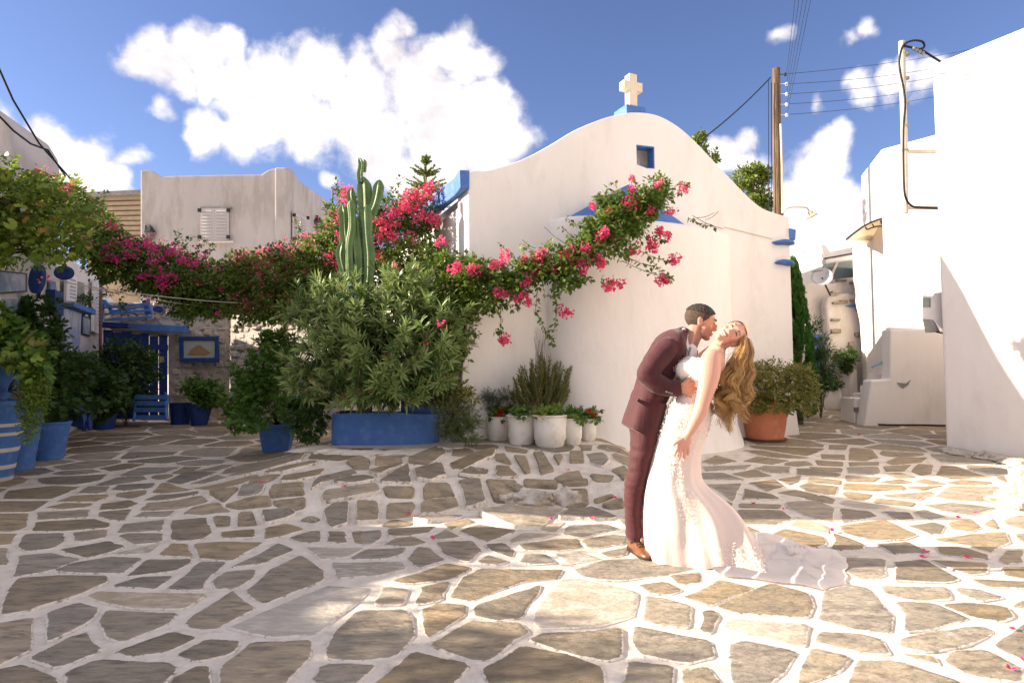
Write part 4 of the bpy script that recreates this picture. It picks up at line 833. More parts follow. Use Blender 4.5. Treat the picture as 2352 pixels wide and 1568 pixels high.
# ---- rough whitewashed rock footings and boulders
def lumpy(name, pts, mat, label, cat, sub=2, amp=.18, seed=0, parent=None):
    m = bmesh.new()
    for (c, r) in pts:
        g = bmesh.ops.create_icosphere(m, subdivisions=sub, radius=1); 
        for v in g['verts']:
            q = v.co.copy(); nz = mnoise.noise(q * 1.9 + Vector((seed + c[0] * 3, c[1], 0))) + .5 * mnoise.noise(q * 4.5 + Vector((0, seed, c[0])))
            q *= 1 + amp * nz * 1.6; v.co = Vector((c[0] + q.x * r[0], c[1] + q.y * r[1], c[2] + q.z * r[2]))
    me = bpy.data.meshes.new(name); o0 = Vector(pts[0][0]); 
    for v in m.verts: v.co -= o0 if parent is None else origin_of(parent)
    m.to_mesh(me); m.free(); me.materials.append(mat); o = bpy.data.objects.new(name, me); COL.objects.link(o); me.polygons.foreach_set('use_smooth', [True] * len(me.polygons)); me.set_sharp_from_angle(angle=R(38))
    if parent is not None: o.parent = parent
    else: o.location = o0; tag(o, label, cat)
    return o
M_rough = material('rough_whitewashed_rock', (.62, .56, .50), (.42, .36, .29), scale=9, rough=.95, bump=1.0, bscale=30, spots=(.2, .16, .1), sscale=8, samount=.55)
pts = []
for i in range(26):
    d = .1 + i * .16; p = B1 + BD * d - BN * random.uniform(.02, .08 + min(.4, d * .22)); h = random.uniform(.03, .06 + min(.12, d * .05)); pts.append(((p.x, p.y, GZ(p.x, p.y) + h * .3), (random.uniform(.1, .24), random.uniform(.1, .2), h)))
lumpy('rock_footing', pts, M_rough, 'rough whitewashed rock at the foot of the tall right house', 'rock', 2, .35, 3)
c = G(2352, 1170); lumpy('whitewashed_boulder', [((c.x + .30, c.y + .1, .10), (.34, .32, .24)), ((c.x + .06, c.y + .14, .03), (.2, .2, .12)), ((c.x + .36, c.y - .35, .05), (.30, .5, .22))], M_rough, 'whitewashed boulder at the right edge of the square', 'boulder', 4, .3, 9)
# rough plinth under the planter and rocks in the bank
c = G(875, 1040); pts = [((G(u, v).x, G(u, v).y, G(u, v).z - .015), (.30, .18, .045)) for u, v in ((735, 1030), (790, 1038), (850, 1040), (910, 1040), (970, 1034), (1010, 1030), (705, 1015), (830, 1040), (760, 1036))]
lumpy('plinth', pts, M_mortar, 'rough whitewashed plinth under the long blue planter', 'plinth', 3, .3, 5)['kind'] = 'structure'
for k, (u, v, r) in enumerate(((1225, 1150, (.24, .16, .11)), (1300, 1150, (.17, .14, .12)), (1165, 1150, (.14, .1, .07)), (710, 1200, (.07, .05, .05)), (1085, 1085, (.1, .08, .06)), (1175, 1120, (.1, .1, .05)))):
    c = G(u, v); lumpy('bank_rock', [((c.x, c.y + .05, c.z), (r[0], r[1], r[2] * .8))], M_rough if k < 3 else M_stone, ('largest whitewashed rock jutting from the bank left of the couple', 'whitewashed rock in the bank nearest the groom', 'low whitewashed rock in the bank, left of the largest one', 'small broken brown rock low on the left end of the bank', 'brown cracked rock high in the bank under the bushes', 'brown rock between the bank stones below the white pots')[k], 'rock', 3, .26, k)
# ---------------------------------------------------------------- foliage tools
def lm(name, a, b, c3=None, trans=.3, rough=.45): return material(name, a, b, attr=True, c3=c3, trans=trans, rough=rough, spec=.35)
M_leaf_b = lm('bougainvillea_leaf', (.19, .26, .045), (.08, .15, .025), (.40, .32, .10), trans=.42)
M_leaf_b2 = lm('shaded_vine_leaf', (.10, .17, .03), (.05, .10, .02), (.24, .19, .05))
M_leaf_vine = lm('grape_leaf', (.30, .36, .05), (.13, .21, .03), (.55, .28, .09), trans=.45)
M_leaf_ol = lm('narrow_grey_leaf', (.36, .44, .16), (.17, .25, .075), (.36, .30, .18), trans=.35, rough=.38)
M_leaf_ger = lm('geranium_leaf', (.11, .21, .03), (.055, .13, .02), (.16, .18, .03))
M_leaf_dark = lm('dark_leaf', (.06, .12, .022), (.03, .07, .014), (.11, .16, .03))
M_leaf_trail = lm('trailing_leaf', (.20, .29, .045), (.10, .17, .03), (.20, .16, .05))
M_leaf_ros = lm('needle_leaf', (.14, .18, .06), (.07, .10, .035), (.20, .17, .05))
M_leaf_ros2 = lm('grey_needle_leaf', (.13, .16, .11), (.07, .09, .06), None)
M_leaf_wil = lm('willowy_leaf', (.22, .22, .07), (.12, .13, .045), (.22, .17, .08))
M_leaf_jade = lm('jade_leaf', (.24, .22, .05), (.13, .14, .03), (.34, .20, .07), trans=.15)
M_leaf_cyp = lm('cypress_spray', (.06, .17, .025), (.03, .11, .015), None, trans=.1)
M_leaf_tree = lm('tree_leaf', (.20, .26, .04), (.10, .15, .03), (.40, .38, .07))
M_bract = lm('pink_bract', (.86, .10, .19), (.80, .09, .28), (.88, .30, .30), trans=.4, rough=.6)
M_bract2 = lm('magenta_bract', (.66, .03, .30), (.76, .05, .24), (.7, .1, .2), trans=.35, rough=.6)
M_redfl = lm('red_petal', (.75, .02, .015), (.6, .01, .01), None, trans=.3)
M_yelfl = lm('yellow_petal', (.8, .5, .03), (.7, .4, .02), None, trans=.3)
M_stem = material('woody_stem', (.17, .12, .075), (.09, .065, .04), scale=20, rough=.9)
M_gstem = material('green_stem', (.16, .17, .06), (.11, .10, .05), scale=12, rough=.7)
T_OV = (np.array([(0, 0, 0), (0, .5, -.07), (0, 1, -.02), (-.33, .38, .06), (.33, .38, .06)]), [(0, 1, 3), (1, 2, 3), (0, 4, 1), (1, 4, 2)])
T_LAN = (np.array([(0, 0, 0), (-.07, .35, .02), (0, .35, -.012), (.07, .35, .02), (-.058, .7, -.03), (.058, .7, -.03), (0, 1, -.14)]), [(0, 2, 1), (0, 3, 2), (1, 2, 4), (2, 5, 4), (2, 3, 5), (4, 5, 6)])
_rd = []
for k in range(8): a = PI / 2 + (k + .5) / 8 * 2 * PI; _rd.append((math.cos(a) * .5, .45 + math.sin(a) * .5, .07 + .03 * (k % 2)))
T_RND = (np.array([(0, .4, -.02)] + _rd), [(0, 1 + k, 1 + (k + 1) % 8) for k in range(7)])
T_SPR = (np.array([(0, 0, 0), (-.2, .5, 0), (.2, .5, 0), (0, 1, -.05)]), [(0, 2, 1), (1, 2, 3)])
T_NDL = (np.array([(0, 0, 0), (-.05, .5, 0), (.05, .5, 0), (0, 1, -.05)]), [(0, 2, 1), (1, 2, 3)])
T_JAD = (np.array([(0, 0, 0), (-.28, .55, .03), (.28, .55, .03), (0, 1, .08), (0, .55, -.08)]), [(0, 4, 1), (0, 2, 4), (1, 4, 3), (4, 2, 3)])
T_BR = (np.array([(0, 0, 0), (-.5, .5, .12), (0, .5, -.08), (.5, .5, .12), (0, .95, .16)]), [(0, 2, 1), (0, 3, 2), (1, 2, 4), (2, 3, 4)])
def nrm(a): return a / np.maximum(np.linalg.norm(a, axis=1, keepdims=True), 1e-9)
def leafmesh(name, pos, axis, normal, size, tmpl, mat, parent, kind=None, rnd=None):
    tv, tf = tmpl; n = len(pos); y = nrm(axis); x = nrm(np.cross(y, normal)); z = np.cross(x, y)
    s = np.asarray(size).reshape(-1, 1, 1) * np.ones((n, 1, 1))
    V = pos[:, None, :] + s * (tv[None, :, 0:1] * x[:, None, :] + tv[None, :, 1:2] * y[:, None, :] + tv[None, :, 2:3] * z[:, None, :])
    k = len(tv); F = (np.array(tf)[None] + (np.arange(n) * k)[:, None, None]).reshape(-1, 3)
    rnd = RNG.random(n) if rnd is None else rnd
    return frombuf(name, V.reshape(-1, 3), F, parent, mat, np.repeat(rnd, len(tf)), kind=kind)
def blob_world(b):
    u, v, Y, ru, rv, ry = b; c = P(u, v, Y); return np.array(c), np.array([ru / FPX * Y, ry, rv / FPX * Y])
def sample_clumps(blobs, n, shell=.55):
    bs = [blob_world(b) for b in blobs]; wts = np.array([r[0] * r[2] for _, r in bs]); wts = wts / wts.sum(); idx = RNG.choice(len(bs), n, p=wts)
    d = nrm(RNG.normal(size=(n, 3))); rad = (shell + (1 - shell) * RNG.random(n) ** .6)[:, None]
    C = np.array([bs[i][0] for i in idx]); RR = np.array([bs[i][1] for i in idx]); return C + d * RR * rad, d
def foliage(name, blobs, n, per, cr, tmpl, size, mat, parent, droop=.0, shell=.55, up=.5, kind=None, clumps=None):
    C, d = clumps if clumps is not None else sample_clumps(blobs, n, shell); n = len(C)
    cs = cr * RNG.uniform(.6, 1.4, n); idx = np.repeat(np.arange(n), per); m = len(idx)
    off = nrm(RNG.normal(size=(m, 3))) * (RNG.random(m) ** .5)[:, None] * cs[idx][:, None]; off[:, 2] *= .8
    pos = C[idx] + off; ax = nrm(off * 1.2 / cr + d[idx] * .7 + RNG.normal(size=(m, 3)) * .7 + np.array([0, 0, -droop]))
    no = nrm(np.array([0, -.25, up + .5]) + d[idx] * .6 + RNG.normal(size=(m, 3)) * .45)
    crnd = RNG.random(n) * .55
    o = leafmesh(name, pos, ax, no, size * RNG.uniform(.55, 1.25, m), tmpl, mat, parent, kind, rnd=np.clip(crnd[idx] + RNG.random(m) * .45, 0, 1)); return o, C, d
def flowers(name, centers, per, cr, size, mat, parent, tmpl=T_BR, flat=1.0):
    C = np.array(centers); n = len(C); idx = np.repeat(np.arange(n), per); m = len(idx); rs_ = cr * RNG.uniform(.5, 1.3, n)
    off = nrm(RNG.normal(size=(m, 3))) * (RNG.random(m) ** .45)[:, None] * rs_[idx][:, None]; off[:, 2] *= flat
    ax = nrm(off / cr + RNG.normal(size=(m, 3)) * .6); no = nrm(RNG.normal(size=(m, 3)) + np.array([0, -.6, .4]))
    return leafmesh(name, C[idx] + off, ax, no, size * RNG.uniform(.7, 1.2, m), tmpl, mat, parent)
def stems(name, base, tips, r0, mat, parent, n=None, wob=.08, seg=5, sag_=0.0, sides=5):
    m = MB(); tips = list(tips); random.shuffle(tips)
    for t in tips[:n or len(tips)]:
        t = Vector(t); b = Vector(min(base, key=lambda q: (Vector(q) - t).length) if isinstance(base, list) else base); mid = b.lerp(t, .5) + Vector((random.uniform(-wob, wob), random.uniform(-wob, wob), (t - b).length * .12 - sag_))
        pts = [b * (1 - s) ** 2 + mid * 2 * s * (1 - s) + t * s * s for s in [i / seg for i in range(seg + 1)]]; m.tube(pts, [r0 * (1 - .75 * i / seg) for i in range(seg + 1)], sides)
    return m.build(name, mat, parent, fixn=False, smooth=True)
def whorls(name, C, D, per, length, mat, parent, tmpl=T_LAN, tilt=(.35, 1.25), shoot=.10, droop=.15):
    n = len(C); idx = np.repeat(np.arange(n), per); m = len(idx); D = nrm(D); a = nrm(np.cross(D, RNG.normal(size=D.shape))); b = np.cross(D, a)
    ph = RNG.random(m) * 2 * PI; ti = RNG.uniform(tilt[0], tilt[1], m); s = RNG.random(m)
    rad = a[idx] * np.cos(ph)[:, None] + b[idx] * np.sin(ph)[:, None]
    ti = tilt[0] + (tilt[1] - tilt[0]) * (1 - s) * RNG.uniform(.6, 1.2, m)
    ax = nrm(D[idx] * np.cos(ti)[:, None] + rad * np.sin(ti)[:, None] + np.array([0, 0, -droop])); no = nrm(D[idx] - rad * .2 + RNG.normal(size=(m, 3)) * .2)
    pos = C[idx] - D[idx] * (shoot * (1 - s))[:, None]; cr_ = RNG.random(n) * .5
    return leafmesh(name, pos, ax, no, length * RNG.uniform(.6, 1.15, m), tmpl, mat, parent, rnd=np.clip(cr_[idx] + RNG.random(m) * .5, 0, 1))

def leaf_parts(C, d, size, mat, parent):
    ms = []
    for k in range(8):
        me = bpy.data.meshes.new('leaf'); me.from_pydata([tuple(q * np.array([1 + .1 * math.sin(k + i), 1, 1 + .5 * math.sin(2 * k + i)])) for i, q in enumerate(T_RND[0])], [], T_RND[1]); at = me.attributes.new('rnd', 'FLOAT', 'FACE'); at.data.foreach_set('value', [(.05, .2, .35, .5, .65, .8, .3, .93)[k]] * len(T_RND[1])); me.materials.append(mat); ms.append(me)
    og = origin_of(parent)
    for c, dd in zip(C, d):
        y = (Vector(dd) + Vector((random.gauss(0, .5), random.gauss(-.2, .4), random.gauss(-.3, .4)))).normalized(); n_ = Vector((random.gauss(0, .4), -.6 + random.gauss(0, .3), .7)); x = y.cross(n_).normalized(); z = x.cross(y)
        o = bpy.data.objects.new('leaf', random.choice(ms)); COL.objects.link(o); o.parent = parent; s = size * random.uniform(.6, 1.2); m = Matrix((x * s, y * s, z * s)).transposed().to_4x4(); m.translation = Vector(c) - og; o.matrix_local = m
# ---- bougainvillea over the pergola
pg = thing('bougainvillea', 'bougainvillea with magenta and pink flowers spreading over the pergola above the blue gate', 'bougainvillea', P(640, 1000, 10))
BL = [(215, 530, 9.8, 50, 60, .5), (265, 585, 9.8, 60, 65, .6), (330, 615, 10, 60, 65, .6), (395, 635, 10, 60, 62, .6), (450, 650, 10, 60, 62, .6), (510, 665, 10, 60, 60, .6), (570, 645, 9.8, 60, 66, .6), (630, 640, 9.6, 60, 72, .6), (690, 625, 9.4, 60, 75, .6), (745, 600, 9.2, 50, 75, .5), (770, 520, 9.2, 30, 60, .4), (600, 710, 9.6, 80, 26, .4), (460, 705, 9.9, 70, 26, .4), (720, 700, 9.2, 60, 50, .4)]
_, C, d = foliage('foliage', BL, 1150, 36, .13, T_OV, .066, M_leaf_b, pg, shell=.35, droop=.2)
stems('branch', [P(u, v, 9.9) for u, v in ((230, 560), (300, 610), (380, 640), (460, 660), (540, 670), (620, 670), (700, 650), (760, 600))], [tuple(c) for c in C[:120]], .012, M_stem, pg, 110)
top_ = [c for c, q in zip(C, d) if q[2] > .15 or q[1] < -.6]; random.shuffle(top_)
edge = [P(u + random.uniform(-14, 14), v + random.uniform(-6, 16), random.uniform(9.2, 10.1)) for u, v in [(205, 475), (215, 490), (240, 505), (255, 520), (275, 545), (330, 545), (350, 560), (380, 555), (405, 565), (430, 585), (455, 590), (545, 590), (560, 575), (585, 575), (600, 580), (615, 560), (640, 560), (655, 565), (660, 575), (690, 560), (700, 545), (720, 545), (735, 530), (750, 520), (770, 500), (765, 480), (780, 440), (790, 430), (620, 600), (640, 590), (560, 600), (590, 610)] for _ in range(3)]
flowers('pink_flowers', edge + [tuple(c) for c in top_ if c[0] > P(480, 600, 10).x][:170], 15, .085, .036, M_bract, pg)
mg = [P(u + random.uniform(-10, 10), v + random.uniform(-8, 8), 9.35) for u, v in [(205, 560), (250, 570), (300, 560), (330, 565), (360, 575), (380, 585), (400, 570), (420, 600), (440, 610), (300, 590), (345, 600), (360, 630), (370, 640), (375, 655), (395, 640), (330, 640), (235, 590), (270, 600)] for _ in range(3)]
flowers('magenta_flowers', mg + [P(u, v, 9.3) for u, v in ((340, 690), (500, 720), (560, 680), (600, 665), (455, 575), (470, 585))], 15, .075, .036, M_bract2, pg)
# hanging wisps under and above it
wp_ = []
for u0, v0, du, dv in ((300, 660, -60, 20), (420, 570, 14, -26), (405, 560, 6, -30), (440, 590, 30, -40), (200, 480, -10, -40), (215, 470, 30, -30), (470, 590, 20, -26), (700, 560, -20, -50), (740, 540, -60, 10), (420, 720, 10, 26), (560, 730, -20, 25), (630, 730, -10, 22), (225, 620, 20, 60), (280, 690, 6, 25)):
    for t in np.linspace(0, 1, 7): wp_.append(P(u0 + du * t, v0 + dv * t, 9.5))
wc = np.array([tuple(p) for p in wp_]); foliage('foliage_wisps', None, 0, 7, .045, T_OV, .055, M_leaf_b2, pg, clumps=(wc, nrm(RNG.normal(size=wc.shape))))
# pergola wires and posts
pgo = thing('pergola', 'thin wire pergola carrying the bougainvillea over the courtyard', 'pergola', P(500, 980, 10.4))
for a, b in (((120, 640, 8.6), (640, 720, 10.5)), ((150, 648, 8.8), (700, 700, 9.6)), ((180, 660, 11), (620, 690, 10.8))): MB().tube(sag(P(*a), P(*b), .08), .006, 5).build('wire', M_pipe, pgo)
for u, y in ((655, 10.2), (232, 12.6)): g = P(u, 900, y); MB().tube([Vector((g.x, y, GZ(g.x, y))), P(u, 640, y)], .03, 8).build('post', M_stem, pgo)

# ---- bougainvillea behind the cactus
b2 = thing('bougainvillea', 'tall bougainvillea with pink flowers rising behind the cactus against the chapel side', 'bougainvillea', P(930, 1000, 8.8))
BL = [(905, 500, 8.9, 75, 50, .4), (960, 500, 8.9, 50, 60, .35), (870, 560, 8.9, 70, 60, .4), (955, 590, 8.6, 70, 60, .4), (1010, 620, 8.0, 60, 45, .3), (880, 650, 8.6, 90, 60, .4), (985, 690, 8.0, 90, 60, .35), (790, 560, 9.0, 30, 80, .3), (800, 470, 9, 24, 40, .25), (1060, 680, 7.7, 50, 60, .25), (1060, 760, 7.8, 30, 60, .2), (1035, 620, 7.9, 40, 30, .2)]
_, C, d = foliage('foliage', BL, 620, 32, .12, T_OV, .06, M_leaf_b, b2, shell=.35, droop=.2)
stems('branch', [P(900, 950, 8.6), P(1040, 900, 8.0)], [tuple(c) for c in C[:70]], .022, M_stem, b2, 60)
fl = [(800, 440), (795, 455), (805, 470), (900, 480), (905, 495), (870, 510), (885, 500), (920, 490), (930, 465), (945, 450), (955, 455), (965, 445), (980, 435), (990, 430), (985, 445), (965, 470), (890, 520), (910, 510), (935, 480), (880, 530), (975, 490), (985, 500), (990, 510), (950, 505), (900, 540), (870, 550), (1000, 505), (950, 560), (960, 575), (905, 545), (915, 560), (910, 605), (870, 590), (940, 545), (1000, 610), (960, 625), (1018, 742), (940, 460), (800, 520), (780, 500), (785, 540), (760, 590), (775, 610), (790, 590)]
flowers('pink_flowers', [P(u + random.uniform(-9, 9), v + random.uniform(-8, 8), 8.45) for u, v in fl for _ in range(4)], 13, .075, .036, M_bract, b2)
wc = np.array([tuple(P(u + du * t, v + dv * t, 8.6)) for u, v, du, dv in ((930, 470, 40, -50), (960, 450, 40, -10), (900, 450, 20, -40), (990, 440, 20, -16), (780, 450, -10, -30), (760, 540, -60, 10)) for t in np.linspace(0, 1, 7)])
foliage('foliage_wisps', None, 0, 6, .045, T_OV, .055, M_leaf_b, b2, clumps=(wc, nrm(RNG.normal(size=wc.shape))))

# ---- arching branch across the chapel front
b3 = thing('bougainvillea', 'arching bougainvillea branch with coral pink flowers crossing the chapel front', 'bougainvillea', P(1040, 990, 7.8))
path = [(1030, 700, 7.8), (1080, 668, 7.6), (1150, 655, 7.45), (1220, 630, 7.4), (1300, 602, 7.4), (1370, 575, 7.4), (1430, 545, 7.5), (1470, 505, 7.6), (1505, 470, 7.8), (1540, 445, 7.95)]
pa = catmull([tuple(P(*q)) for q in path], 5)
MB().tube(pa, [.028 * (1 - .7 * i / len(pa)) for i in range(len(pa))], 6).build('branch', M_stem, b3, smooth=True)
MB().tube(catmull([tuple(P(*q)) for q in ((1040, 960, 7.9), (1050, 850, 7.8), (1060, 760, 7.7), (1090, 690, 7.6), (1200, 650, 7.45), (1260, 620, 7.4))], 4), .022, 6).build('branch', M_stem, b3, smooth=True)
BL = [(1050, 650, 7.65, 45, 50, .25), (1100, 630, 7.5, 50, 34, .22), (1110, 690, 7.5, 50, 30, .2), (1150, 640, 7.45, 45, 28, .2), (1190, 665, 7.4, 35, 24, .18), (1225, 620, 7.4, 45, 32, .2), (1285, 600, 7.4, 45, 36, .2), (1300, 640, 7.35, 40, 22, .15), (1345, 575, 7.4, 45, 34, .2), (1375, 530, 7.5, 36, 34, .2), (1420, 560, 7.45, 32, 34, .18), (1420, 500, 7.6, 45, 34, .2), (1470, 470, 7.7, 50, 36, .2), (1510, 440, 7.85, 32, 30, .18), (1400, 460, 7.7, 30, 20, .15), (1455, 520, 7.6, 26, 24, .15), (1080, 600, 7.7, 36, 16, .15)]
_, C, d = foliage('foliage', BL, 560, 20, .10, T_OV, .068, M_leaf_b, b3, shell=.1, droop=.35)
wis = [(1560, 420, -60, 40), (1575, 428, -50, 30), (1520, 400, -20, 50), (1455, 410, 20, 50), (1380, 450, 30, 20), (1300, 500, 60, 30), (1290, 520, 50, 40), (1200, 560, 60, 30), (1150, 560, 40, 40), (1430, 600, 110, 40), (1440, 590, 60, 20), (1480, 580, 60, 20), (1500, 540, 30, 10), (1380, 640, 20, 15), (1150, 690, 0, 70), (1140, 760, 12, 0), (1235, 660, -6, 60), (1240, 730, 20, 40), (1270, 650, 10, 60), (1280, 700, -8, 60), (1260, 760, 10, 30), (1200, 690, -20, 20), (1580, 500, 60, 20), (1570, 420, 10, 5), (1180, 700, -60, 0), (1080, 760, 20, 10), (1310, 650, 0, 20), (1250, 680, 40, -10), (1330, 640, 30, 0), (1490, 590, 50, 50)]
wc = np.array([tuple(P(u + du * t, v + dv * t + 4 * math.sin(3 * t), 7.42 + .25 * max(0, (u - 1400) / 200))) for u, v, du, dv in wis for t in np.linspace(0, 1, 8)])
foliage('foliage_wisps', None, 0, 3, .03, T_OV, .06, M_leaf_b, b3, droop=.5, clumps=(wc, nrm(RNG.normal(size=wc.shape))))
tw = MB()
for u, v, du, dv in wis + [(1590, 495, 70, 30), (1600, 500, 40, -12), (1620, 505, 30, -20), (1230, 570, -30, -20), (1300, 560, -50, -40)]: yy = 7.42 + .25 * max(0, (u - 1400) / 200); tw.tube([P(u + du * t, v + dv * t + 4 * math.sin(3 * t), yy) for t in np.linspace(0, 1, 7)], .0042, 4)
tw.build('twig', M_stem, b3, fixn=False)
f5 = [(1460, 590), (1480, 560), (1440, 610), (1210, 710), (1335, 680), (1340, 700), (960, 750), (1140, 750), (1180, 770), (1210, 790), (1290, 800), (1330, 790), (1430, 770), (1450, 820), (1440, 800), (930, 880), (950, 890), (860, 960), (870, 940), (640, 1030), (690, 1050), (850, 1060), (800, 1075), (330, 830), (300, 860), (480, 860), (430, 850), (700, 740), (680, 800), (1150, 1190), (1190, 1195), (1520, 960), (1540, 990), (1500, 1000), (1600, 970), (1690, 720), (1720, 700), (1840, 640), (1870, 690), (1850, 670), (1920, 570), (1960, 600), (1900, 560), (2010, 790), (2030, 770), (1950, 930), (1970, 950), (1920, 940), (1660, 330), (1690, 350), (1640, 360), (1700, 330), (1530, 400), (1510, 405), (1700, 150), (1900, 190), (2000, 400), (1840, 400), (1700, 230), (700, 1390), (680, 1410), (220, 1280), (190, 1275), (200, 640), (1380, 360), (850, 780), (1310, 870), (1000, 740), (600, 820), (890, 1120), (2090, 230), (1080, 850), (1140, 860), (960, 820)]
flowers('pink_flowers', [tuple(P(955.5 + .29297 * x + random.uniform(-3, 3), 367.5 + .29297 * y + random.uniform(-3, 3), 7.30 + (.25 if x > 1500 else 0))) for x, y in f5 for _ in range(2)], 26, .060, .036, M_bract, b3)
f6 = [(i, random.choice(range(20))) for i in range(16)]

# ---- grapevine at the upper left
gv = thing('grapevine', 'grapevine with yellow green and a few orange leaves hanging in the upper left corner', 'vine', P(-60, 1050, 7.2))
BL = [(20, 410, 7.4, 60, 50, .4), (70, 470, 7.4, 90, 70, .5), (130, 450, 7.8, 70, 40, .4), (40, 560, 7.2, 80, 60, .4), (130, 540, 7.6, 60, 55, .4), (165, 470, 8.4, 40, 40, .4), (-60, 500, 7.2, 80, 120, .5)]
_, C, d = foliage('foliage', BL, 170, 18, .13, T_RND, .075, M_leaf_vine, gv, shell=.3, droop=.35); C_, d_ = sample_clumps([(b[0], b[1], b[2] - .35, b[3], b[4], b[5]) for b in BL if b[0] > 0], 190, .8); leaf_parts(C_, d_, .115, M_leaf_vine, gv)
foliage('small_foliage', [(b[0], b[1], b[2] - .3, b[3], b[4], b[5]) for b in BL], 170, 24, .11, T_OV, .05, M_leaf_trail, gv, shell=.6, droop=.3)
stems('branch', [P(-90, 560, 7.2), P(-60, 600, 7.3)], [tuple(c) for c in C[:60]], .018, M_stem, gv, 50); MB().tube(catmull([tuple(G(-90, 1080)), tuple(P(-85, 800, 7.0)), tuple(P(-90, 560, 7.2))], 4), .035, 8).build('trunk', M_stem, gv, smooth=True)
flowers('pink_flowers', [P(u, v, 7.0) for u, v in ((90, 392), (110, 396), (100, 640), (85, 395), (150, 430), (160, 435))], 12, .06, .035, M_bract, gv)

# ---- big narrow-leaved shrub (oleander) in the blue planter
ol = thing('oleander', 'big narrow leaved oleander bush with dried brown flower heads in the long blue planter', 'shrub', P(870, 960, 7.6))
BL = [(850, 715, 7.6, 130, 60, .5), (770, 790, 7.5, 100, 85, .5), (890, 810, 7.4, 130, 100, .55), (990, 770, 7.5, 75, 95, .45), (710, 870, 7.5, 50, 55, .35), (930, 655, 7.7, 90, 36, .4), (870, 890, 7.3, 130, 42, .45), (1000, 860, 7.4, 50, 55, .35), (700, 710, 7.7, 40, 36, .3), (780, 680, 7.8, 60, 40, .4)]
C, d = sample_clumps(BL, 520, .55); d = nrm(d + np.array([0, -.15, .45]))
whorls('foliage', C, d, 30, .155, M_leaf_ol, ol)
C3_, d3_ = sample_clumps(BL, 170, 1.0); C3_ = C3_ + d3_ * RNG.uniform(.02, .16, (170, 1)) + np.array([0, 0, .03]); whorls('shoot_foliage', C3_, nrm(d3_ + np.array([0, -.1, .7])), 24, .15, M_leaf_ol, ol, shoot=.2)
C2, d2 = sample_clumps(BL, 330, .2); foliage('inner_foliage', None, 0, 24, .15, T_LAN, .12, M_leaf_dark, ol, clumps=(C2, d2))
bs = [P(u, 935, 7.6) for u in (800, 850, 900, 950)]; stems('stem', [tuple(b) for b in bs], [tuple(c) for c in C[:110]], .012, M_gstem, ol, 100)
hd = MB()
for i in range(46):
    k = random.randrange(len(C)); c = Vector(C[k]) + Vector((0, -.05, .02)) if d[k][1] < .2 else None
    if c is None: continue
    for j in range(16): dr = Vector((random.uniform(-1, 1), random.uniform(-1, .3), random.uniform(.1, 1.2))).normalized(); hd.tube([c, c + dr * .05, c + dr * .085 + Vector((0, 0, -.008))], [.0022, .0018, .0012], 3, cap=False)
hd.build('dried_flower_heads', material('dried_flower', (.22, .10, .05), (.13, .07, .04), scale=30, rough=.9), ol, fixn=False)
flowers('red_flowers', [P(u, v, 7.0) for u, v in ((1018, 741), (1008, 742), (786, 818), (845, 900), (975, 790), (910, 607))], 7, .03, .03, M_bract, ol)

# ---- cactus
M_cac = material('cactus_green', (.14, .22, .08), (.09, .16, .06), scale=5, rough=.5, bump=.15, spots=(.3, .3, .16), sscale=8, samount=.3)
M_palespine = material('pale_spine', (.55, .50, .38), rough=.7)
ca = thing('cactus', 'tall green columnar cactus standing behind the oleander', 'cactus', P(825, 980, 8.2))
def column(pts, r, ph, name='column'):
    p = catmull([tuple(P(*q)) for q in pts], 7); n = len(p); rings_ = []; ribs = 5; L = sum((Vector(p[i + 1]) - Vector(p[i])).length for i in range(n - 1)); s = 0
    for i, q in enumerate(p):
        q = Vector(q); t = i / (n - 1); dd = (Vector(p[min(i + 1, n - 1)]) - Vector(p[max(i - 1, 0)])).normalized(); a = Vector((1, 0, 0)); a = (a - dd * a.dot(dd)).normalized(); b = dd.cross(a)
        if i: s += (q - Vector(p[i - 1])).length
        end = min(1, math.sqrt(max(0, (L - s) / (r * 1.3)))) if L - s < r * 1.3 else 1
        rr = r * .88 * max(.06, end) * (1 + .07 * math.sin(s * 13 + ph)); rings_.append([q + (a * math.cos(an_) + b * math.sin(an_)) * rr * (.50 + .55 * abs(math.cos((an_ + ph) * ribs / 2)) ** 2.2) for an_ in [k / 30 * 2 * PI for k in range(30)]])
    sp_ = MB()
    for i in range(2, len(rings_) - 1):
        for j in range(0, 30, 3):
            q_ = rings_[i][(j + int(i) ) % 30]; cc_ = sum(rings_[i], Vector()) / 30; dq = (q_ - cc_)
            if dq.length > r * .78: dq.normalize(); sp_.tube([q_, q_ + dq * .018 + Vector((random.uniform(-.008, .008), 0, random.uniform(-.008, .008)))], [.0022, .0006], 3, cap=False)
    if sp_.v: so_ = sp_.build('spines', M_palespine, ca, fixn=False); so_['kind'] = 'stuff'
    m = MB(); m.rings(rings_); o = m.build(name, M_cac, ca, smooth=True, angle=75, fixn=True); return o
column([(838, 960, 8.2), (836, 640, 8.2), (838, 520, 8.2), (837, 440, 8.2), (831, 405, 8.2)], .105, 0)
column([(828, 420, 8.15), (826, 400, 8.15), (829, 380, 8.15), (825, 362, 8.15)], .045, 1); column([(836, 395, 8.2), (838, 375, 8.2), (836, 366, 8.2)], .03, 2)
column([(822, 660, 8.05), (824, 600, 8.05), (818, 540, 8.05), (815, 498, 8.05)], .085, 2); column([(848, 650, 8.0), (850, 590, 8.0), (845, 540, 8.0), (843, 470, 8.0)], .08, 3)
column([(800, 650, 8.1), (798, 590, 8.1), (790, 540, 8.1), (786, 470, 8.1)], .07, 1); column([(806, 640, 8.0), (803, 570, 8.0), (810, 520, 8.0), (806, 458, 8.0)], .06, .5)
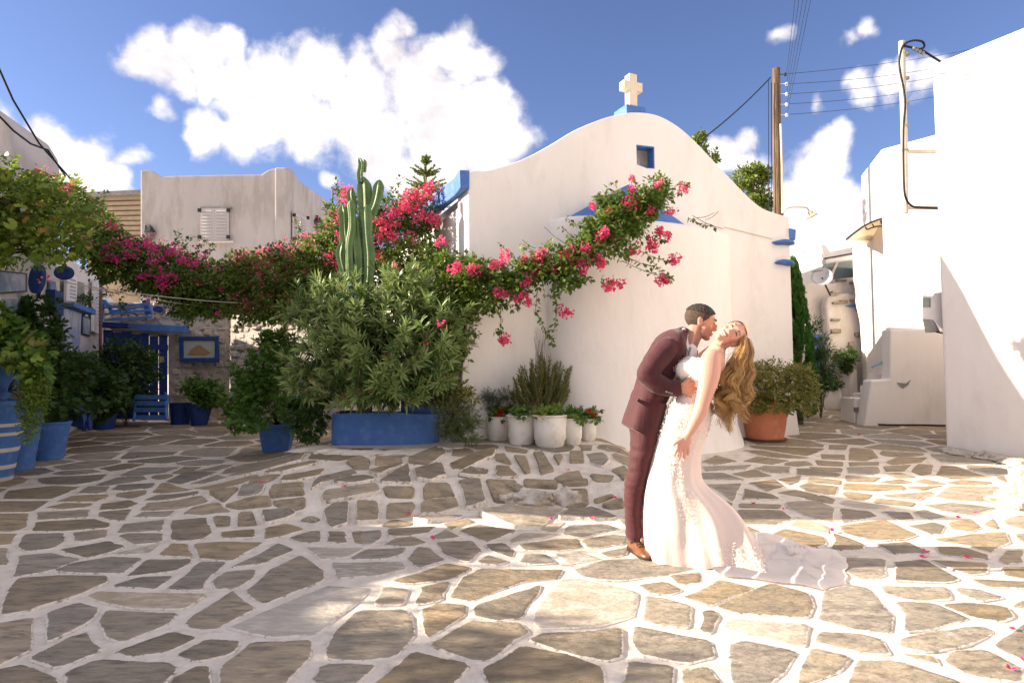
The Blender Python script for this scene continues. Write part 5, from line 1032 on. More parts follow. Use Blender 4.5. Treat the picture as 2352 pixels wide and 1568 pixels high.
column([(840, 505, 8.15), (858, 480, 8.15), (868, 445, 8.15), (872, 413, 8.15)], .08, 1.5); column([(794, 640, 8.05), (782, 590, 8.05), (788, 555, 8.05)], .065, 2.5); column([(812, 480, 8.2), (806, 450, 8.2), (808, 430, 8.2)], .06, 0)

# ---- pots and planters
def bx_prism(name, pts, y, dep, mat, parent, bevel=.01): return frontal(name, pts, y, dep, mat, parent, bevel)
pl = thing('long_planter', 'long rounded cobalt blue planter at the head of the stone bank', 'planter', G(875, 1018))
m = MB(); g = G(875, 1022); rs_ = []
for z, k in ((-.06, 1.0), (.05, 1.0), (.33, 1.0), (.375, .99), (.38, .93), (.33, .92)):
    rs_.append([Vector((g.x + (.665 * k) * math.copysign(abs(math.cos(a)) ** .72, math.cos(a)), g.y + .30 + .32 * k * math.copysign(abs(math.sin(a)) ** .75, math.sin(a)), g.z + z + (.012 * math.sin(3 * a)))) for a in [j / 40 * 2 * PI for j in range(40)]])
m.rings(rs_); m.build('trough', M_blue, pl, smooth=True, angle=50)
M_soil = material('soil', (.09, .06, .04), (.05, .035, .025), scale=30, rough=1, bump=.5)
m = MB(); m.rings([[Vector((g.x + .6 * math.cos(a), g.y + .3 + .26 * math.sin(a), g.z + .335)) for a in [j / 20 * 2 * PI for j in range(20)]], [Vector((g.x + .6 * math.cos(a), g.y + .3 + .26 * math.sin(a), g.z + .34)) for a in [j / 20 * 2 * PI for j in range(20)]]]); m.build('soil', M_soil, pl)
m = MB(); b = P(960, 930, 7.9); m.box((b.x, 8.0, g.z + .45), (.42, .35, .36)); m.build('back_trough', M_blue, pl, bevel=.04)
def square_pot(label, ub, vb, wt, wb, h, mat, name='square_pot', cat='flower pot', rim=True, dz=0, parentless=True, rz=.2):
    g = G(ub, vb); y = g.y + wb / 2; t = thing(name, label, cat, (g.x, y, GZ(g.x, y) + dz)); m = MB(); rs_ = []
    for z, w in ((0, wb), (h * .86, wt * .96), (h * .86, wt * 1.06), (h, wt * 1.08), (h, wt * .94), (h * .9, wt * .9)):
        rs_.append([Vector((g.x, y, GZ(g.x, y) + dz + z)) + Matrix.Rotation(rz, 3, 'Z') @ Vector((x * w / 2, q * w / 2, 0)) for x, q in ((-1, -1), (1, -1), (1, 1), (-1, 1))])
    m.rings(rs_); m.build('pot', mat, t, bevel=.006); m = MB(); m.box((g.x, y, GZ(g.x, y) + dz + h * .9), (wt * .85, wt * .85, .01), rz=rz); m.build('soil', M_soil, t); return t, Vector((g.x, y, GZ(g.x, y) + dz + h * .92))
sp, top0 = square_pot('square cobalt blue pot with a leggy geranium left of the long planter', 626, 1040, .46, .34, .40, M_blue)
def round_pot(label, ub, vb, r, h, mat, name='flower_pot', cat='flower pot', prof=None, group=None, ribs=0, rim_part=None, y=None, x=None, rimk=1.08, sauc=None):
    g = G(ub, vb)
    if y is None: y = g.y + r * .8
    x0 = g.x if x is None else x
    base = Vector((x0, y, GZ(x0, y))); t = thing(name, label, cat, base, group); prof = prof or [(.72, 0), (.86, .4), (.97, .84), (rimk, .86), (rimk + .02, .98), (rimk - .02, 1.0), (rimk - .12, .98), (.88, .86)]
    fn = (lambda a, z: 1 - .012 * (1 + math.cos(a * ribs)) * (1 if .25 * h < z < .85 * h else 0)) if ribs else None
    m = MB(); m.lathe(base, [(r * a, h * b) for a, b in prof], 96 if ribs else 32, fn=fn); m.build('pot', mat, t, smooth=True, angle=40)
    m = MB(); m.lathe(base + Vector((0, 0, h * .87)), [(r * .92, 0), (r * .9, .01)], 20); m.build('soil', M_soil, t)
    if sauc: m = MB(); m.lathe(base, [(r * .82, -.01), (r * .98, .035), (r * .95, .04), (r * .78, .012)], 28); m.build('saucer', sauc, t, smooth=True, angle=40)
    return t, base + Vector((0, 0, h * .88))
M_wpot = material('white_plastic_pot', (.80, .76, .70), (.72, .67, .60), scale=6, rough=.55, spots=(.38, .33, .26), sscale=6, samount=.35)
wprof = [(.74, 0), (.77, .04), (.82, .07), (.84, .20), (.90, .24), (.93, .60), (.97, .93), (1.03, .95), (1.05, .985), (1.0, 1.0), (.94, .97), (.9, .87)]
wp = []
for i, (u, v, r, h, lab) in enumerate(((1143, 1014, .145, .30, 'leftmost white ribbed pot with a bright red geranium flower'), (1199, 1024, .18, .35, 'second white ribbed pot from the left, holding the tall willowy shrub'), (1265, 1030, .205, .37, 'largest white ribbed pot, standing in front with yellow green leaves'), (1313, 1019, .135, .31, 'white ribbed pot just right of the largest one'), (1348, 1008, .115, .27, 'rightmost and smallest white ribbed pot with two red flowers'))):
    wp.append(round_pot(lab, u, v, r, h, M_wpot, 'white_pot', prof=wprof, group='white ribbed plastic pots by the chapel wall', ribs=44, y=G(u, v).y + (r * .8 if i < 3 else 0 if i == 3 else -.1)))
M_terra = material('terracotta', (.60, .21, .11), (.50, .165, .08), scale=4, rough=.7, bump=.1, spots=(.6, .35, .25), sscale=5, samount=.35)
tp_, ttop = round_pot('large terracotta pot with a bushy jade plant beside the chapel corner', 1774, 1017, .335, .60, M_terra, 'terracotta_pot', prof=[(.66, 0), (.80, .06), (.92, .45), (.99, .80), (1.0, .82), (1.04, .84), (1.09, .88), (1.10, .97), (1.06, 1.0), (1.0, .98), (.92, .88)], sauc=material('brown_saucer', (.25, .13, .08), (.18, .10, .07), rough=.8))
# plants of the pots
def plant(name, label, base, blobs, n, per, cr, tmpl, size, mat, droop=.1, shell=.4, smat=None, nst=18, cat='plant', r0=.008):
    t = thing(name, label, cat, base); _, C, d = foliage('foliage', blobs, n, per, cr, tmpl, size, mat, t, droop=droop, shell=shell)
    stems('stem', tuple(base), [tuple(c) for c in C[:nst]], r0, smat or M_gstem, t); return t, C, d
plant('geranium', 'leggy green geranium bush growing from the square blue pot', top0, [(600, 850, 8.5, 62, 55, .3), (650, 830, 8.6, 45, 45, .3), (580, 900, 8.4, 40, 50, .25), (640, 900, 8.4, 50, 50, .3), (560, 960, 8.1, 36, 26, .2), (640, 790, 8.8, 36, 30, .25), (600, 970, 8.1, 24, 12, .15), (672, 960, 8.2, 30, 40, .2)], 210, 20, .10, T_RND, .062, M_leaf_ger, nst=40, cat='geranium')
plant('ivy_plant', 'low dark leafy plant between the square blue pot and the long planter', G(710, 1010), [(710, 980, 7.9, 36, 36, .2), (690, 940, 8.1, 30, 40, .2), (735, 920, 7.9, 30, 40, .2)], 70, 20, .09, T_RND, .055, M_leaf_dark, nst=10)
jp, C, d = plant('jade_plant', 'bushy olive and bronze jade plant spilling from the terracotta pot', ttop, [(1790, 860, 9.4, 75, 32, .42), (1760, 890, 9.3, 58, 44, .42), (1820, 890, 9.3, 55, 45, .42), (1800, 920, 9.1, 60, 25, .35), (1850, 925, 9.2, 24, 26, .2), (1738, 925, 9.3, 22, 20, .2)], 330, 30, .075, T_JAD, .045, M_leaf_jade, nst=30, cat='jade plant', shell=.7, r0=.014)
rb, C, d = plant('rosemary', 'dense spreading rosemary bush beside the long blue planter', G(1060, 1010), [(1040, 960, 7.15, 45, 50, .26), (1075, 960, 7.1, 30, 44, .22), (1060, 1005, 7.0, 40, 20, .2), (1035, 985, 7.1, 45, 30, .2)], 20, 10, .08, T_NDL, .05, M_leaf_ros, cat='shrub')
C, d = sample_clumps([(1040, 955, 7.2, 45, 50, .26), (1080, 962, 7.15, 32, 46, .22), (1075, 1005, 7.0, 45, 18, .2), (1030, 985, 7.1, 40, 28, .2)], 420, .5); whorls('needles', C, nrm(d + np.array([0, -.2, .3])), 30, .045, M_leaf_ros, rb, tmpl=T_NDL, shoot=.11, tilt=(.3, 1.2))
plant('ochre_shrub', 'ochre tinged leafy shrub above the rosemary', G(1035, 990), [(1035, 895, 7.5, 40, 22, .2), (1000, 920, 7.5, 30, 25, .2), (1060, 910, 7.4, 36, 18, .2)], 80, 18, .08, T_OV, .05, M_leaf_jade, nst=10, cat='shrub')
lv = thing('lavender', 'grey green lavender mound behind the leftmost white pot', 'shrub', G(1150, 995)); C, d = sample_clumps([(1125, 908, 7.9, 30, 20, .15), (1165, 908, 7.9, 34, 22, .15), (1145, 930, 7.95, 45, 20, .12)], 230, .4); whorls('needles', C, nrm(d + np.array([0, -.1, .5])), 26, .038, M_leaf_ros2, lv, tmpl=T_NDL, shoot=.09)
stems('stem', tuple(G(1150, 995)), [tuple(c) for c in C[:12]], .006, M_gstem, lv)
# tall willowy shrub
ws = thing('willowy_shrub', 'tall upright shrub with thin reddish stems and narrow leaves behind the white pots', 'shrub', wp[1][1])
C = []; D = []; sm = MB(); base_ = wp[1][1] + Vector((.12, 0, 0))
for i in range(100):
    u = random.choice([random.gauss(1262, 26), random.gauss(1200, 18), random.uniform(1180, 1312)]); v = 812 + abs(u - 1252) * .55 + random.uniform(0, 80); tip = P(u, v, 7.9 + random.uniform(-.25, .2)); b = base_ + Vector((random.uniform(-.08, .25), random.uniform(-.08, .08), 0)); mid = b.lerp(tip, .55) + Vector(((tip.x - b.x) * .25, 0, -.02))
    pts_ = [b * (1 - s) ** 2 + mid * 2 * s * (1 - s) + tip * s * s for s in [k / 7 for k in range(8)]]; sm.tube(pts_, [.005 * (1 - .7 * k / 7) for k in range(8)], 4, cap=False)
    for k in range(3, 8): C.append(tuple(pts_[k])); D.append(tuple((pts_[k] - pts_[k - 1]).normalized())); 
    for k in range(4, 8): C.append(tuple(pts_[k].lerp(pts_[k - 1], .5))); D.append(tuple((pts_[k] - pts_[k - 1]).normalized()))
sm.build('stem', material('red_brown_stem', (.20, .10, .06), (.14, .08, .045), rough=.8), ws, fixn=False); whorls('foliage', np.array(C), np.array(D), 16, .062, M_leaf_wil, ws, shoot=.06, tilt=(.3, .9), droop=0)
dt = MB()
for i in range(26):
    b = P(1240 + random.uniform(-14, 14), 860, 7.95); t_ = P(1242 + random.uniform(-16, 14), 750 + random.uniform(0, 40), 8.0 + random.uniform(-.1, .1)); dt.tube([b, b.lerp(t_, .5) + Vector((random.uniform(-.03, .03), 0, 0)), t_], [.004, .003, .0015], 4, cap=False)
dt.build('dry_twig', material('grey_dry_twig', (.26, .22, .18), (.18, .15, .12), rough=.9), ws, fixn=False)
gl = ['red geranium growing in the leftmost white pot', 'sparse geranium leaves in the second white pot', 'yellow green geranium in the largest white pot', 'geranium spilling from the pot right of the largest one', 'green geranium with two red flower heads in the rightmost white pot']
for i, (t_, c) in enumerate(wp):
    r = (.12, .14, .19, .14, .12)[i]; t = thing('geranium', gl[i], 'geranium', c, 'geraniums in the white pots')
    n = (26, 20, 46, 34, 34)[i]; C = np.array([tuple(c + Vector((random.gauss(0, r * .55), random.gauss(-.02, r * .5), random.uniform(.0, .12 if i != 4 else .13)))) for _ in range(n)]); foliage('foliage', None, 0, 10, .05, T_RND, .05, M_leaf_ger if i != 2 else M_leaf_trail, t, clumps=(C, nrm(RNG.normal(size=C.shape))))
    stems('stem', tuple(c), [tuple(q) for q in C[:8]], .004, M_gstem, t)
    if i == 0: flowers('red_flower', [P(1146, 945, c.y - .12), P(1144, 952, c.y - .12), P(1150, 949, c.y - .12)], 26, .035, .026, M_redfl, t); MB().tube([c, P(1146, 955, c.y - .1)], .004, 5).build('flower_stalk', M_gstem, t)
    if i == 4: flowers('red_flower', [P(1353, 945, c.y - .1), P(1368, 953, c.y - .12), P(1366, 957, c.y - .12)], 20, .028, .024, M_redfl, t)
    if i == 2: flowers('yellow_leaf', [P(1243, 955, c.y - .17)], 8, .03, .04, M_yelfl, t)

# ---- left side tubs and shade plants
M_band = material('white_band', (.62, .57, .52), (.5, .46, .42), rough=.8, bump=.3, bscale=20)
def barrel(label, c, r, h, bands, mat=M_blue, k0=.72, name='striped_tub'):
    t = thing(name, label, 'planter', c); m = MB(); m.lathe(c, [(r * k0, 0), (r * (k0 + (1 - k0) * .5), h * .45), (r, h * .93), (r * 1.05, h * .95), (r * 1.06, h), (r * .92, h), (r * .9, h * .9)], 30); m.build('tub', mat, t, smooth=True, angle=40)
    for z0, z1 in bands: ra = lambda z: r * (k0 + (1 - k0) * (z / (h * .93))) ; m = MB(); m.lathe(c, [(ra(z0 * h) + .004, z0 * h), (ra(z1 * h) + .006, z1 * h), (ra(z1 * h) - .01, z1 * h + .002), (ra(z0 * h) - .01, z0 * h - .002)], 30, cap=False); m.build('band', M_band, t, smooth=True, angle=40)
    m = MB(); m.lathe(c + Vector((0, 0, h * .9)), [(r * .9, 0), (r * .88, .01)], 20); m.build('soil', M_soil, t); return t
gL = G(12, 1118); hL = (1118 - 925) / FPX * gL.y
c1 = Vector((G(-22, 1112).x - .20, gL.y + .3, GZ(-5, 6.7))); barrel('tall cobalt blue tub with white painted bands at the left edge', c1, .36, hL, [(.0, .06), (.16, .21), (.37, .42), (.57, .61), (.68, .72)], k0=.66)
c2 = c1 + Vector((-.03, .05, hL + .0)); barrel('blue conical pot standing on top of the banded tub', c2, .36, .46, [], k0=.45, name='conical_pot')
c3 = Vector((P(40, 1040, 7.6).x, 7.6, GZ(-5.2, 7.6))); barrel('plain deep blue tub behind the banded tub', c3, .24, .75, [], k0=.7, name='blue_tub')
c4 = Vector((P(100, 1000, 8.3).x, 8.4, GZ(-6, 8.4))); barrel('round dark blue tub beside the arched chair', c4, .24, .5, [], M_blue, .7, name='blue_tub')
c5 = Vector((P(408, 965, 12.8).x, 12.9, GZ(-7, 12.9))); barrel('small straight blue tub next to the slatted rocker', c5, .20, .44, [], M_bluedark, .85, name='blue_tub')
c6 = Vector((P(452, 965, 12.6).x, 12.7, GZ(-7, 12.7))); barrel('rounded blue tub in front of the rubble wall', c6, .24, .42, [], M_bluedark, .6, name='blue_tub')
c7 = Vector((P(240, 960, 12).x, 12.0, GZ(-7, 12))); barrel('teal blue tub half hidden under the dark geraniums', c7, .22, .38, [], M_bluedark, .75, name='blue_tub')
def shade_plant(label, base, blobs, n, per=22, cr=.13, tm=T_RND, size=.075, mat=M_leaf_dark, name='geranium', cat='geranium', droop=.2):
    return plant(name, label, base, blobs, n, per, cr, tm, size, mat, droop=droop, nst=12, cat=cat)
shade_plant('broad leaved geranium growing out of the conical pot at the left edge', c2 + Vector((0, 0, .42)), [(20, 790, 6.6, 60, 40, .3), (60, 820, 6.5, 40, 28, .25), (-20, 760, 6.6, 60, 50, .3), (85, 850, 6.4, 16, 30, .15)], 100, 14, .10, T_RND, .085, M_leaf_ger)
C_, d_ = sample_clumps([(20, 785, 6.35, 62, 42, .3), (60, 815, 6.3, 42, 30, .25), (85, 850, 6.25, 16, 30, .15)], 110, .75); leaf_parts(C_, d_, .10, M_leaf_trail, [o for o in bpy.data.objects if o.get('label', '').startswith('broad leaved geranium')][0])
shade_plant('light green trailing plant hanging down beside the banded tub', c2 + Vector((.25, -.05, .1)), [(85, 880, 6.35, 24, 50, .14), (75, 940, 6.35, 22, 45, .13), (66, 985, 6.3, 12, 26, .1)], 170, 26, .06, T_OV, .028, M_leaf_trail, 'trailing_plant', 'plant')
shade_plant('dark leafy geranium hedge against the gallery wall', c4 + Vector((0, 0, .5)), [(80, 750, 8.8, 60, 60, .4), (130, 850, 8.8, 60, 60, .4), (110, 920, 8.4, 50, 40, .35), (60, 830, 8.8, 50, 60, .4)], 170, 22, .13, T_RND, .09)
shade_plant('mid height geranium clump between the gallery wall and the gate', c7 + Vector((0, 0, .35)), [(190, 870, 10.5, 60, 50, .5), (230, 900, 10.6, 50, 45, .5), (170, 930, 9.6, 50, 30, .4), (240, 930, 11, 30, 25, .3)], 170, 22, .14, T_RND, .09)
shade_plant('dark rounded shrub standing in front of the blue gate', Vector((P(290, 960, 12.6).x, 12.6, GZ(-8, 12.6))), [(270, 830, 12.4, 50, 46, .5), (310, 850, 12.4, 42, 56, .5), (260, 890, 12.4, 50, 40, .5), (300, 920, 12.4, 40, 20, .4)], 190, 22, .16, T_OV, .10, M_leaf_dark, 'shrub', 'shrub')
shade_plant('green geranium in the tub in front of the rubble wall', c6 + Vector((0, 0, .38)), [(450, 892, 12.6, 30, 22, .3), (490, 905, 12.6, 32, 30, .3), (465, 880, 12.7, 24, 14, .2)], 90, 18, .10, T_RND, .07, M_leaf_ger)
shade_plant('wispy plant below the sunlit end of the rubble wall', Vector((P(540, 965, 11.6).x, 11.6, GZ(-6, 11.6))), [(535, 935, 11.4, 26, 22, .25), (560, 955, 10.8, 30, 14, .25)], 50, 16, .09, T_RND, .06, M_leaf_ger)
flowers('fallen', [P(0, 0, 5)], 1, .01, .001, M_bract, gv) if False else None
for u, v, nm in ((33, 797, 'a'), (95, 865, 'b')): pass
# window plant on the shuttered window sill
wpn = thing('window_plant', 'small leafy plant on the blue window sill of the gallery house', 'plant', gwp(176, 700, .12)); C = np.array([tuple(gwp(176 + random.gauss(0, 9), 688 + random.gauss(0, 8), .14)) for _ in range(26)]); foliage('foliage', None, 0, 12, .06, T_OV, .05, M_leaf_dark, wpn, clumps=(C, nrm(RNG.normal(size=C.shape))))
# slatted rocker chairs
def chair_frame(label, u0, u1, vb, vt, y, mat, name, cat='chair'):
    t = thing(name, label, cat, P((u0 + u1) / 2, vb, y)); 
    for u in (u0, u1):
        s = 1 if u == u0 else -1
        m = MB(); m.tube(catmull([tuple(P(u, vb, y - .15)), tuple(P(u + 3 * s, (vb + vt) / 2, y - .05)), tuple(P(u - 2 * s, vt + 14, y + .1)), tuple(P(u + 5 * s, vt, y + .3))], 4), .028, 7); m.build('side_frame', mat, t, smooth=True)
        m = MB(); m.tube([P(u, vb, y + .35), P(u + 2 * s, vt + 6, y + .25)], .025, 6); m.build('leg', mat, t)
    return t
rk = chair_frame('blue slatted wooden rocker in front of the gate', 307, 384, 966, 902, 12.3, M_blue, 'rocking_chair')
for v in (958, 941, 926, 912): slat_obj('slat', P(310, v, 12.2), P(381, v, 12.2), .09, .03, M_blue, rk)
ck = chair_frame('dark blue arched chair on the paving at the left', 136, 206, 986, 935, 9.6, M_bluedark, 'garden_chair')
m = MB(); m.prism([P(u, v, 9.45) for u, v in catmull([(150, 975), (152, 950), (165, 936), (185, 938), (194, 985)], 3)] , (.02, .06, 0)); m.build('backrest', M_bluedark, ck)
m = MB(); m.tube([P(u, v, 9.5) for u, v in catmull([(134, 988), (140, 955), (160, 937), (185, 940), (194, 990)], 3)], .03, 6); m.build('hoop', M_bluedark, ck); 
for v in (945, 956, 967, 977): slat_obj('slat', P(194, v, 9.55), P(206, v, 9.6), .045, .02, M_band, ck)
m = MB(); m.tube([P(u, v, 9.7) for u, v in catmull([(188, 940), (198, 936), (205, 950), (207, 988)], 3)], .03, 6); m.build('hoop', M_bluedark, ck)
# blue water jug on a shelf by the gate
jg = thing('blue_jar', 'blue clay jar on the ledge left of the gate', 'jar', P(225, 880, 12.9)); m = MB(); m.lathe(P(225, 885, 12.9), [(.12, 0), (.2, .12), (.22, .28), (.15, .42), (.08, .47), (.1, .5), (.07, .5)], 20); m.build('body', M_blue, jg, smooth=True, angle=50)
m = MB(); m.lathe(Vector((P(225, 885, 12.9).x, 12.9, GZ(-8, 12.9))), [(.16, 0), (.16, P(225, 885, 12.9).z - GZ(-8, 12.9))], 16); tag(m.build('pedestal', M_white2, None, loc=Vector((P(225, 885, 12.9).x, 12.9, GZ(-8, 12.9)))), 'short white pedestal carrying the blue clay jar', 'pedestal')

# ---- trees and plants beyond
cy = thing('cypress', 'slim bright green cypress rising beside the chapel corner', 'cypress', Vector((P(1838, 930, 11.4).x, 11.4, GZ(5, 11.4))))
hgt = P(1820, 596, 11.4).z; b0 = Vector(cy.location); C = []; 
for i in range(520):
    t = random.random() ** .8; z = b0.z + .15 + (hgt - b0.z - .15) * t; r = .34 * (1 - t) ** .55 * (1 if t > .12 else .75); a = random.uniform(0, 2 * PI); C.append((b0.x - .06 * t + r * math.cos(a), b0.y + r * math.sin(a), z))
C = np.array(C); d = nrm(C - np.array([b0.x, b0.y, 0]) * [1, 1, 0] - C * [0, 0, 1] + np.array([0, 0, .25])); whorls('crown', C, nrm(d * .35 + np.array([0, 0, 1.0])), 26, .10, M_leaf_cyp, cy, tmpl=T_SPR, shoot=.14, tilt=(.1, .7), droop=0); MB().tube([b0, b0 + Vector((0, 0, 2.2))], .05, 7).build('trunk', M_stem, cy)
ds = plant('shrub', 'dark green shrub crowding the foot of the cypress', Vector((P(1885, 915, 12.4).x, 12.4, GZ(6, 12.4))), [(1885, 800, 12.4, 18, 30, .25), (1890, 850, 12.2, 24, 50, .3), (1878, 880, 12.0, 22, 40, .3), (1868, 745, 12.6, 14, 14, .15), (1862, 770, 12.6, 12, 18, .15)], 150, 22, .09, T_LAN, .12, M_leaf_dark, cat='shrub')[0]
plant('topiary', 'rounded dark hanging plant against the rough alley wall', P(1948, 855, 14.3), [(1940, 822, 14.2, 22, 20, .25), (1955, 815, 14.2, 14, 14, .2), (1945, 842, 14.2, 12, 14, .15)], 110, 24, .08, T_OV, .05, M_leaf_dark, cat='plant', nst=6)
yp = plant('flower_plant', 'small dark plant dotted with yellow flowers in the alley', Vector((P(1912, 930, 13.8).x, 13.8, GZ(7, 13.8))), [(1912, 880, 13.8, 18, 12, .2)], 40, 18, .07, T_OV, .06, M_leaf_dark, cat='plant', nst=6)[0]
flowers('yellow_flower', [P(1900, 868, 13.6), P(1903, 874, 13.6), P(1924, 872, 13.6)], 12, .04, .04, M_yelfl, yp)
vs_c = thing('white_vase', 'white vase under the yellow flowering plant in the alley', 'vase', Vector((P(1912, 930, 13.9).x, 13.9, GZ(7, 13.9)))); m = MB(); m.lathe(Vector(vs_c.location), [(.14, 0), (.2, .2), (.18, .4), (.12, .5)], 18); m.build('body', M_white, vs_c, smooth=True, angle=50)
tr = thing('tree', 'leafy green tree showing behind the right shoulder of the chapel', 'tree', Vector((P(1720, 900, 15.5).x, 15.5, GZ(6, 15.5)))); 
_, C, d = foliage('crown', [(1712, 412, 15.5, 34, 24, .5), (1745, 405, 15.5, 20, 20, .4), (1730, 460, 15.5, 34, 24, .5), (1752, 475, 15.5, 18, 16, .4)], 120, 26, .15, T_OV, .10, M_leaf_tree, tr, shell=.4); stems('limb', tuple(P(1722, 560, 15.5)), [tuple(c) for c in C[:20]], .03, M_stem, tr); MB().tube([Vector(tr.location), P(1722, 560, 15.5)], .08, 8).build('trunk', M_stem, tr)
tr2 = thing('tree', 'sparse yellow green branch poking over the right slope of the gable', 'tree', Vector((P(1610, 900, 13.5).x, 13.5, GZ(5, 13.5)))); _, C, d = foliage('crown', [(1608, 318, 13.5, 14, 16, .2), (1616, 340, 13.5, 12, 12, .2), (1632, 357, 13.5, 12, 5, .2), (1644, 366, 13.5, 8, 5, .1)], 34, 16, .08, T_OV, .09, M_leaf_tree, tr2, shell=.2); MB().tube([Vector(tr2.location), P(1605, 360, 13.5), P(1610, 320, 13.5)], [.05, .02, .01], 6).build('trunk', M_stem, tr2); stems('limb', tuple(P(1605, 360, 13.5)), [tuple(c) for c in C[:8]], .012, M_stem, tr2)
ch_ = thing('chimney', 'grey white chimney behind the tree beyond the chapel', 'chimney', P(1746, 480, 17)); frontal('stack', [(1732, 520), (1734, 418), (1758, 412), (1762, 520)], 17, .5, M_white2, ch_, .06)
npn = thing('norfolk_pine', 'small tiered conifer behind the blue eave of the chapel', 'conifer', Vector((P(980, 870, 17).x, 17, GZ(-2, 17)))); MB().tube([Vector(npn.location), P(979, 470, 17), P(979, 364, 17)], [.09, .035, .01], 7).build('trunk', M_stem, npn); C = []; D = []; m = MB()
for v, L_, k in ((368, .10, 5), (376, .14, 5), (395, .40, 9), (402, .3, 7), (424, .55, 11), (432, .42, 8), (452, .62, 11), (475, .7, 11), (500, .7, 11)):
    for j in range(k):
        a = j / k * 2 * PI + v; c = P(979, v, 17); dr = Vector((math.cos(a), math.sin(a), -.06)); 
        pts_ = [c + dr * L_ * t + Vector((0, 0, .10 * t * t)) for t in (0, .33, .66, 1)]; m.tube(pts_, .009, 4, cap=False)
        for t in np.linspace(.25, 1, 7): C.append(tuple(c + dr * L_ * t + Vector((0, 0, .10 * t * t)))); D.append(tuple(dr + Vector((0, 0, .25))))
m.build('branch', M_stem, npn, fixn=False); whorls('needles', np.array(C), np.array(D), 14, .07, M_leaf_tree, npn, tmpl=T_SPR, shoot=.06, tilt=(.3, 1.3), droop=-.3)
# tree outside the left edge that dapples the foreground
ot = thing('shade_tree', 'leafy tree outside the left edge that dapples the foreground', 'tree', (-6.1, 2.9, 0)); MB().tube([Vector((-6.1, 2.9, 0)), Vector((-6.25, 2.8, 1.6)), Vector((-6.5, 2.6, 2.5))], [.12, .1, .07], 8).build('trunk', M_stem, ot, smooth=True)
n_ = 62; C = RNG.normal(size=(n_, 3)); C = nrm(C) * (.3 + .7 * RNG.random(n_)[:, None]) * np.array([.7, .8, .38]) + np.array([-6.6, 2.65, 2.72]); _, C, d = foliage('crown', None, 0, 18, .13, T_OV, .09, M_leaf_tree, ot, clumps=(C, nrm(C - np.array([-6.6, 2.6, 2.6])))); stems('limb', (-6.5, 2.6, 2.45), [tuple(c) for c in C[:30]], .03, M_stem, ot)

C = np.array([(-6.5 + random.gauss(0, .12), y_, 2.32 + .75 * sst(3.7, 5.2, y_) + random.gauss(0, .12)) for y_ in [random.uniform(.8, 5.2) for _ in range(110)]]); foliage('shadow_fringe_foliage', None, 0, 18, .12, T_OV, .08, M_leaf_tree, ot, clumps=(C, nrm(RNG.normal(size=C.shape))))  # unseen foliage, added to fray the shadow edge of the neighbour wall
# ---- fallen petals
pm = None
petals = [(672, 1058, 0), (560, 1052, 0), (150, 1027, 0), (115, 1026, 0), (90, 1030, 0), (318, 1048, 0), (1420, 1039, 1), (1304, 1080, 0), (1413, 1145, 1), (1267, 1193, 1), (1360, 1193, 1), (956, 1188, 0), (936, 1184, 0), (992, 1238, 1), (1803, 1170, 1), (1910, 1219, 1), (2127, 1269, 1), (2222, 1282, 1), (2200, 1190, 1), (2239, 1177, 1), (2323, 1446, 1), (2322, 1538, 1), (2350, 1518, 1), (2120, 1282, 0), (1974, 999, 0), (600, 1110, 0), (790, 1120, 0), (535, 1075, 0), (1730, 1158, 0)]
places = ['beside the square blue pot', 'on the shaded paving left of the square pot', 'near the arched chair', 'left of the brightest petal by the chair', 'at the foot of the blue tubs', 'on the long straight joint of the courtyard', 'just left of the jacket hem', 'on the rock between the bank stones', 'beside the knee of the groom', 'on the paving below the large bank rock', 'on the paving closer to the trouser leg', 'under the lowest bank stones', 'left of the petal under the lowest bank stones', 'in the joint below the bank, left of centre', 'beside the bow of the skirt', 'above the tip of the train', 'on the sunny paving right of the train', 'largest one at the edge of the shadow strip', 'on the white joint near the boulder', 'highest one on the joint by the boulder', 'low at the right edge of the square', 'lowest of all at the bottom right', 'touching the right edge near the bottom', 'small dry one above the shadow strip', 'in the alley by the black hose', 'in the left middle ground', 'near the pale stone of the bank', 'far left under the pergola', 'dry brown one right of the skirt']
pv, pf = T_BR
for i, (u, v, q) in enumerate(petals):
    g = G(u, v, .012); m = MB(); 
    for k in range(3):
        Mr = Matrix.Rotation(random.random() * 6.28 + k * 2.1, 3, 'Z') @ Matrix.Rotation(random.uniform(.1, .7), 3, 'X'); m.add([g + Mr @ (Vector(p) * (.034 if v < 1300 else .024)) + Vector((0, 0, .004)) for p in pv], pf)
    o = m.build('fallen_petal', M_bract2 if i % 3 == 0 else M_bract, None, loc=g, fixn=False); at = o.data.attributes.new('rnd', 'FLOAT', 'FACE'); at.data.foreach_set('value', np.full(len(o.data.polygons), random.random() * .8)); tag(o, 'fallen pink petal ' + places[i], 'petal', 'fallen pink petals on the paving')

for o in bpy.data.objects:
    if o.name.split('.')[0] in ('foliage_wisps', 'twig', 'dry_twig', 'dried_flower_heads', 'needles', 'pink_flowers', 'magenta_flowers', 'red_flowers', 'inner_foliage', 'small_foliage'): o['kind'] = 'stuff'
